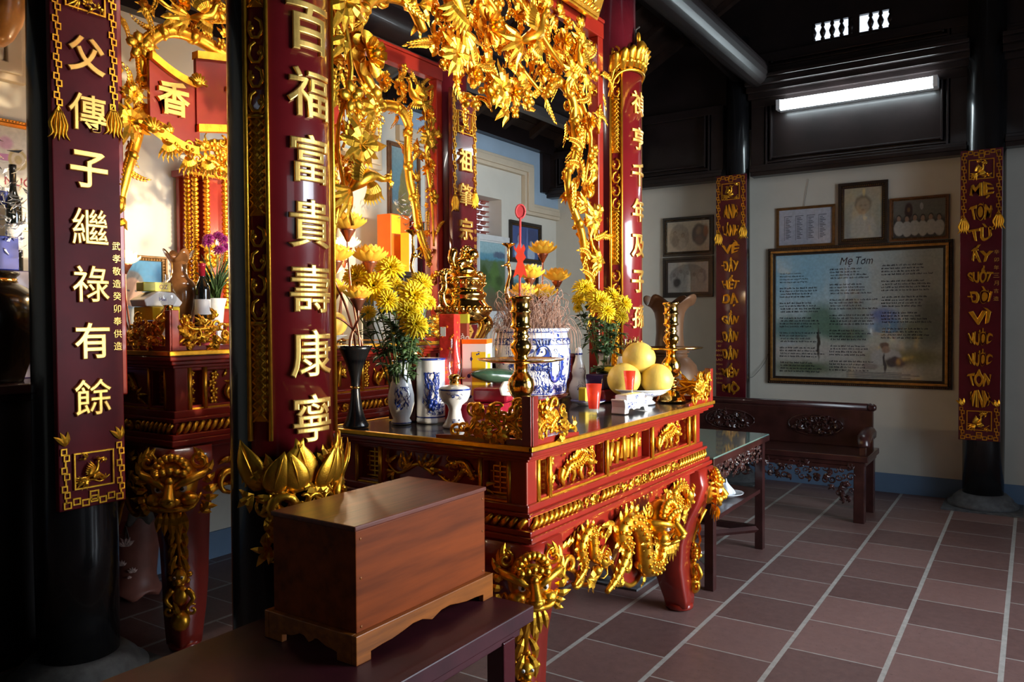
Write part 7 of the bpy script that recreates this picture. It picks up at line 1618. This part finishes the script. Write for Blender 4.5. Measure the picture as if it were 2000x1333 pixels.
pack('carton', 'plain dark box behind the brown jar under the wrapped bottles', 'box', (-4.20, 1.80, 1.2455), (.24, .30, .52), 'purple', 0)
bottle('wine_bottle', 'dark wine bottle wrapped in film at the left edge, in front of the certificate', (-4.17, 1.885, 1.766), 'wine', 'paper', 'black', .52)
pack('carton', 'bright blue carton beside the wrapped bottle at the left edge', 'box', (-4.10, 1.81, 1.766), (.06, .10, .16), 'bluebox', .1)
pack('carton', 'pale grey carton behind the wrapped bottle at the left edge', 'box', (-4.28, 1.80, 1.766), (.06, .22, .42), 'offwhite', 0, extra=lambda t, R, s: patch(t, R, s, 'x', -.11, .11, .33, .40, 'bluebox'))
cellophane('crinkled film round the wine bottle at the left edge', (-4.08, 1.83, 2.02), (.03, .06, .13), 120, 3)
framed('gilt framed certificate with magenta print, behind the wrapped bottle at far left', FX(XB + .002, 1.72, 2.27), .80, .56, ((0, .016, .020), (.016, .036, .012)), 'brass', p_certif, 'paper', (.008, .018, 'brass'), name='framed_certificate', cat='certificate')
c = (-3.95, 1.735, 2.80); t = Thing('hanging_lantern', 'rounded amber wooden lantern hanging at the top left corner', 'lantern', c)
b = MB(); b.lathe([(0, -.02), (.03, -.02), (.06, .01), (.10, .09), (.125, .20), (.12, .32), (.09, .42), (.04, .46), (0, .47)], 24, c); t.part('body', b, 'orangewood'); b = MB(); b.sweep([V((c[0], c[1], c[2] + .46)), V((c[0], c[1], 3.68))], .006, None, 6); t.part('cord', b, 'wire')
# floor vase under the rear altar
c = (-4.15, 2.46, 0); t = Thing('floor_vase', 'red-brown clay floor vase with pale lotus reliefs and a ruffled grey rim', 'vase', c)
b = MB(); b.lathe([(0, .0), (.13, 0), (.138, .02), (.128, .05), (.115, .09), (.112, .12), (.122, .22), (.137, .34), (.146, .42), (.142, .48), (.11, .515), (0, .52)], 40, c, True, lambda r, z, a, j: (r, z + (.018 * max(0, .06 - z) / .06 * (1 + cos(5 * a))) if z < .03 else z)); t.part('body', b, 'terracotta')
b = MB(); b.lathe([(.143, .455), (.156, .468), (.158, .50), (.14, .53), (.10, .555), (.10, .585), (.112, .592), (.095, .59), (.08, .55)], 48, c, True, lambda r, z, a, j: (r * (1 + .03 * cos(9 * a)), z - (.022 * (1 + cos(9 * a)) if j < 2 else 0))); t.part('ruffled_rim', b, 'potrim')
b = MB(); a0 = -.85
for a, z, s_ in ((-.85, .33, 1), (-1.05, .22, .6), (-.62, .18, .55), (-.75, .15, .3)):
    nr = V((cos(a), sin(a), 0)); tg = V((-sin(a), cos(a), 0)); b.M = frame(V((c[0], c[1], z)) + nr * (.137 if z > .28 else .122), tg, (0, 0, 1), nr)
    for k in range(5): leaf(b, 0, -.02, pi / 2 + (k - 2) * .5, .055 * s_, .024 * s_, .002, .006)
t.part('lotus_relief', b, 'lotuspale', label='pale pink lotus reliefs')
b = MB()
for a, da in ((-.85, .08), (-.7, -.12)): b.sweep([V((c[0] + r * cos(a + da * q), c[1] + r * sin(a + da * q), z)) for q, r, z in ((0, .139, .34), (.6, .146, .40), (1.4, .147, .45))], .003, None, 5)
t.part('stalk_relief', b, 'potrim')
b = MB(); b.sweep(cr([(-2.33, 2.222, 1.075), (-2.30, 2.21, 1.0), (-2.31, 2.215, .90), (-2.33, 2.22, .82)], 4), .0025, None, 5); single('loose_cable', b, 'metalwhite', (-2.33, 2.22, 1.07), 'thin pale cable hanging down the side of the front altar', 'cable')
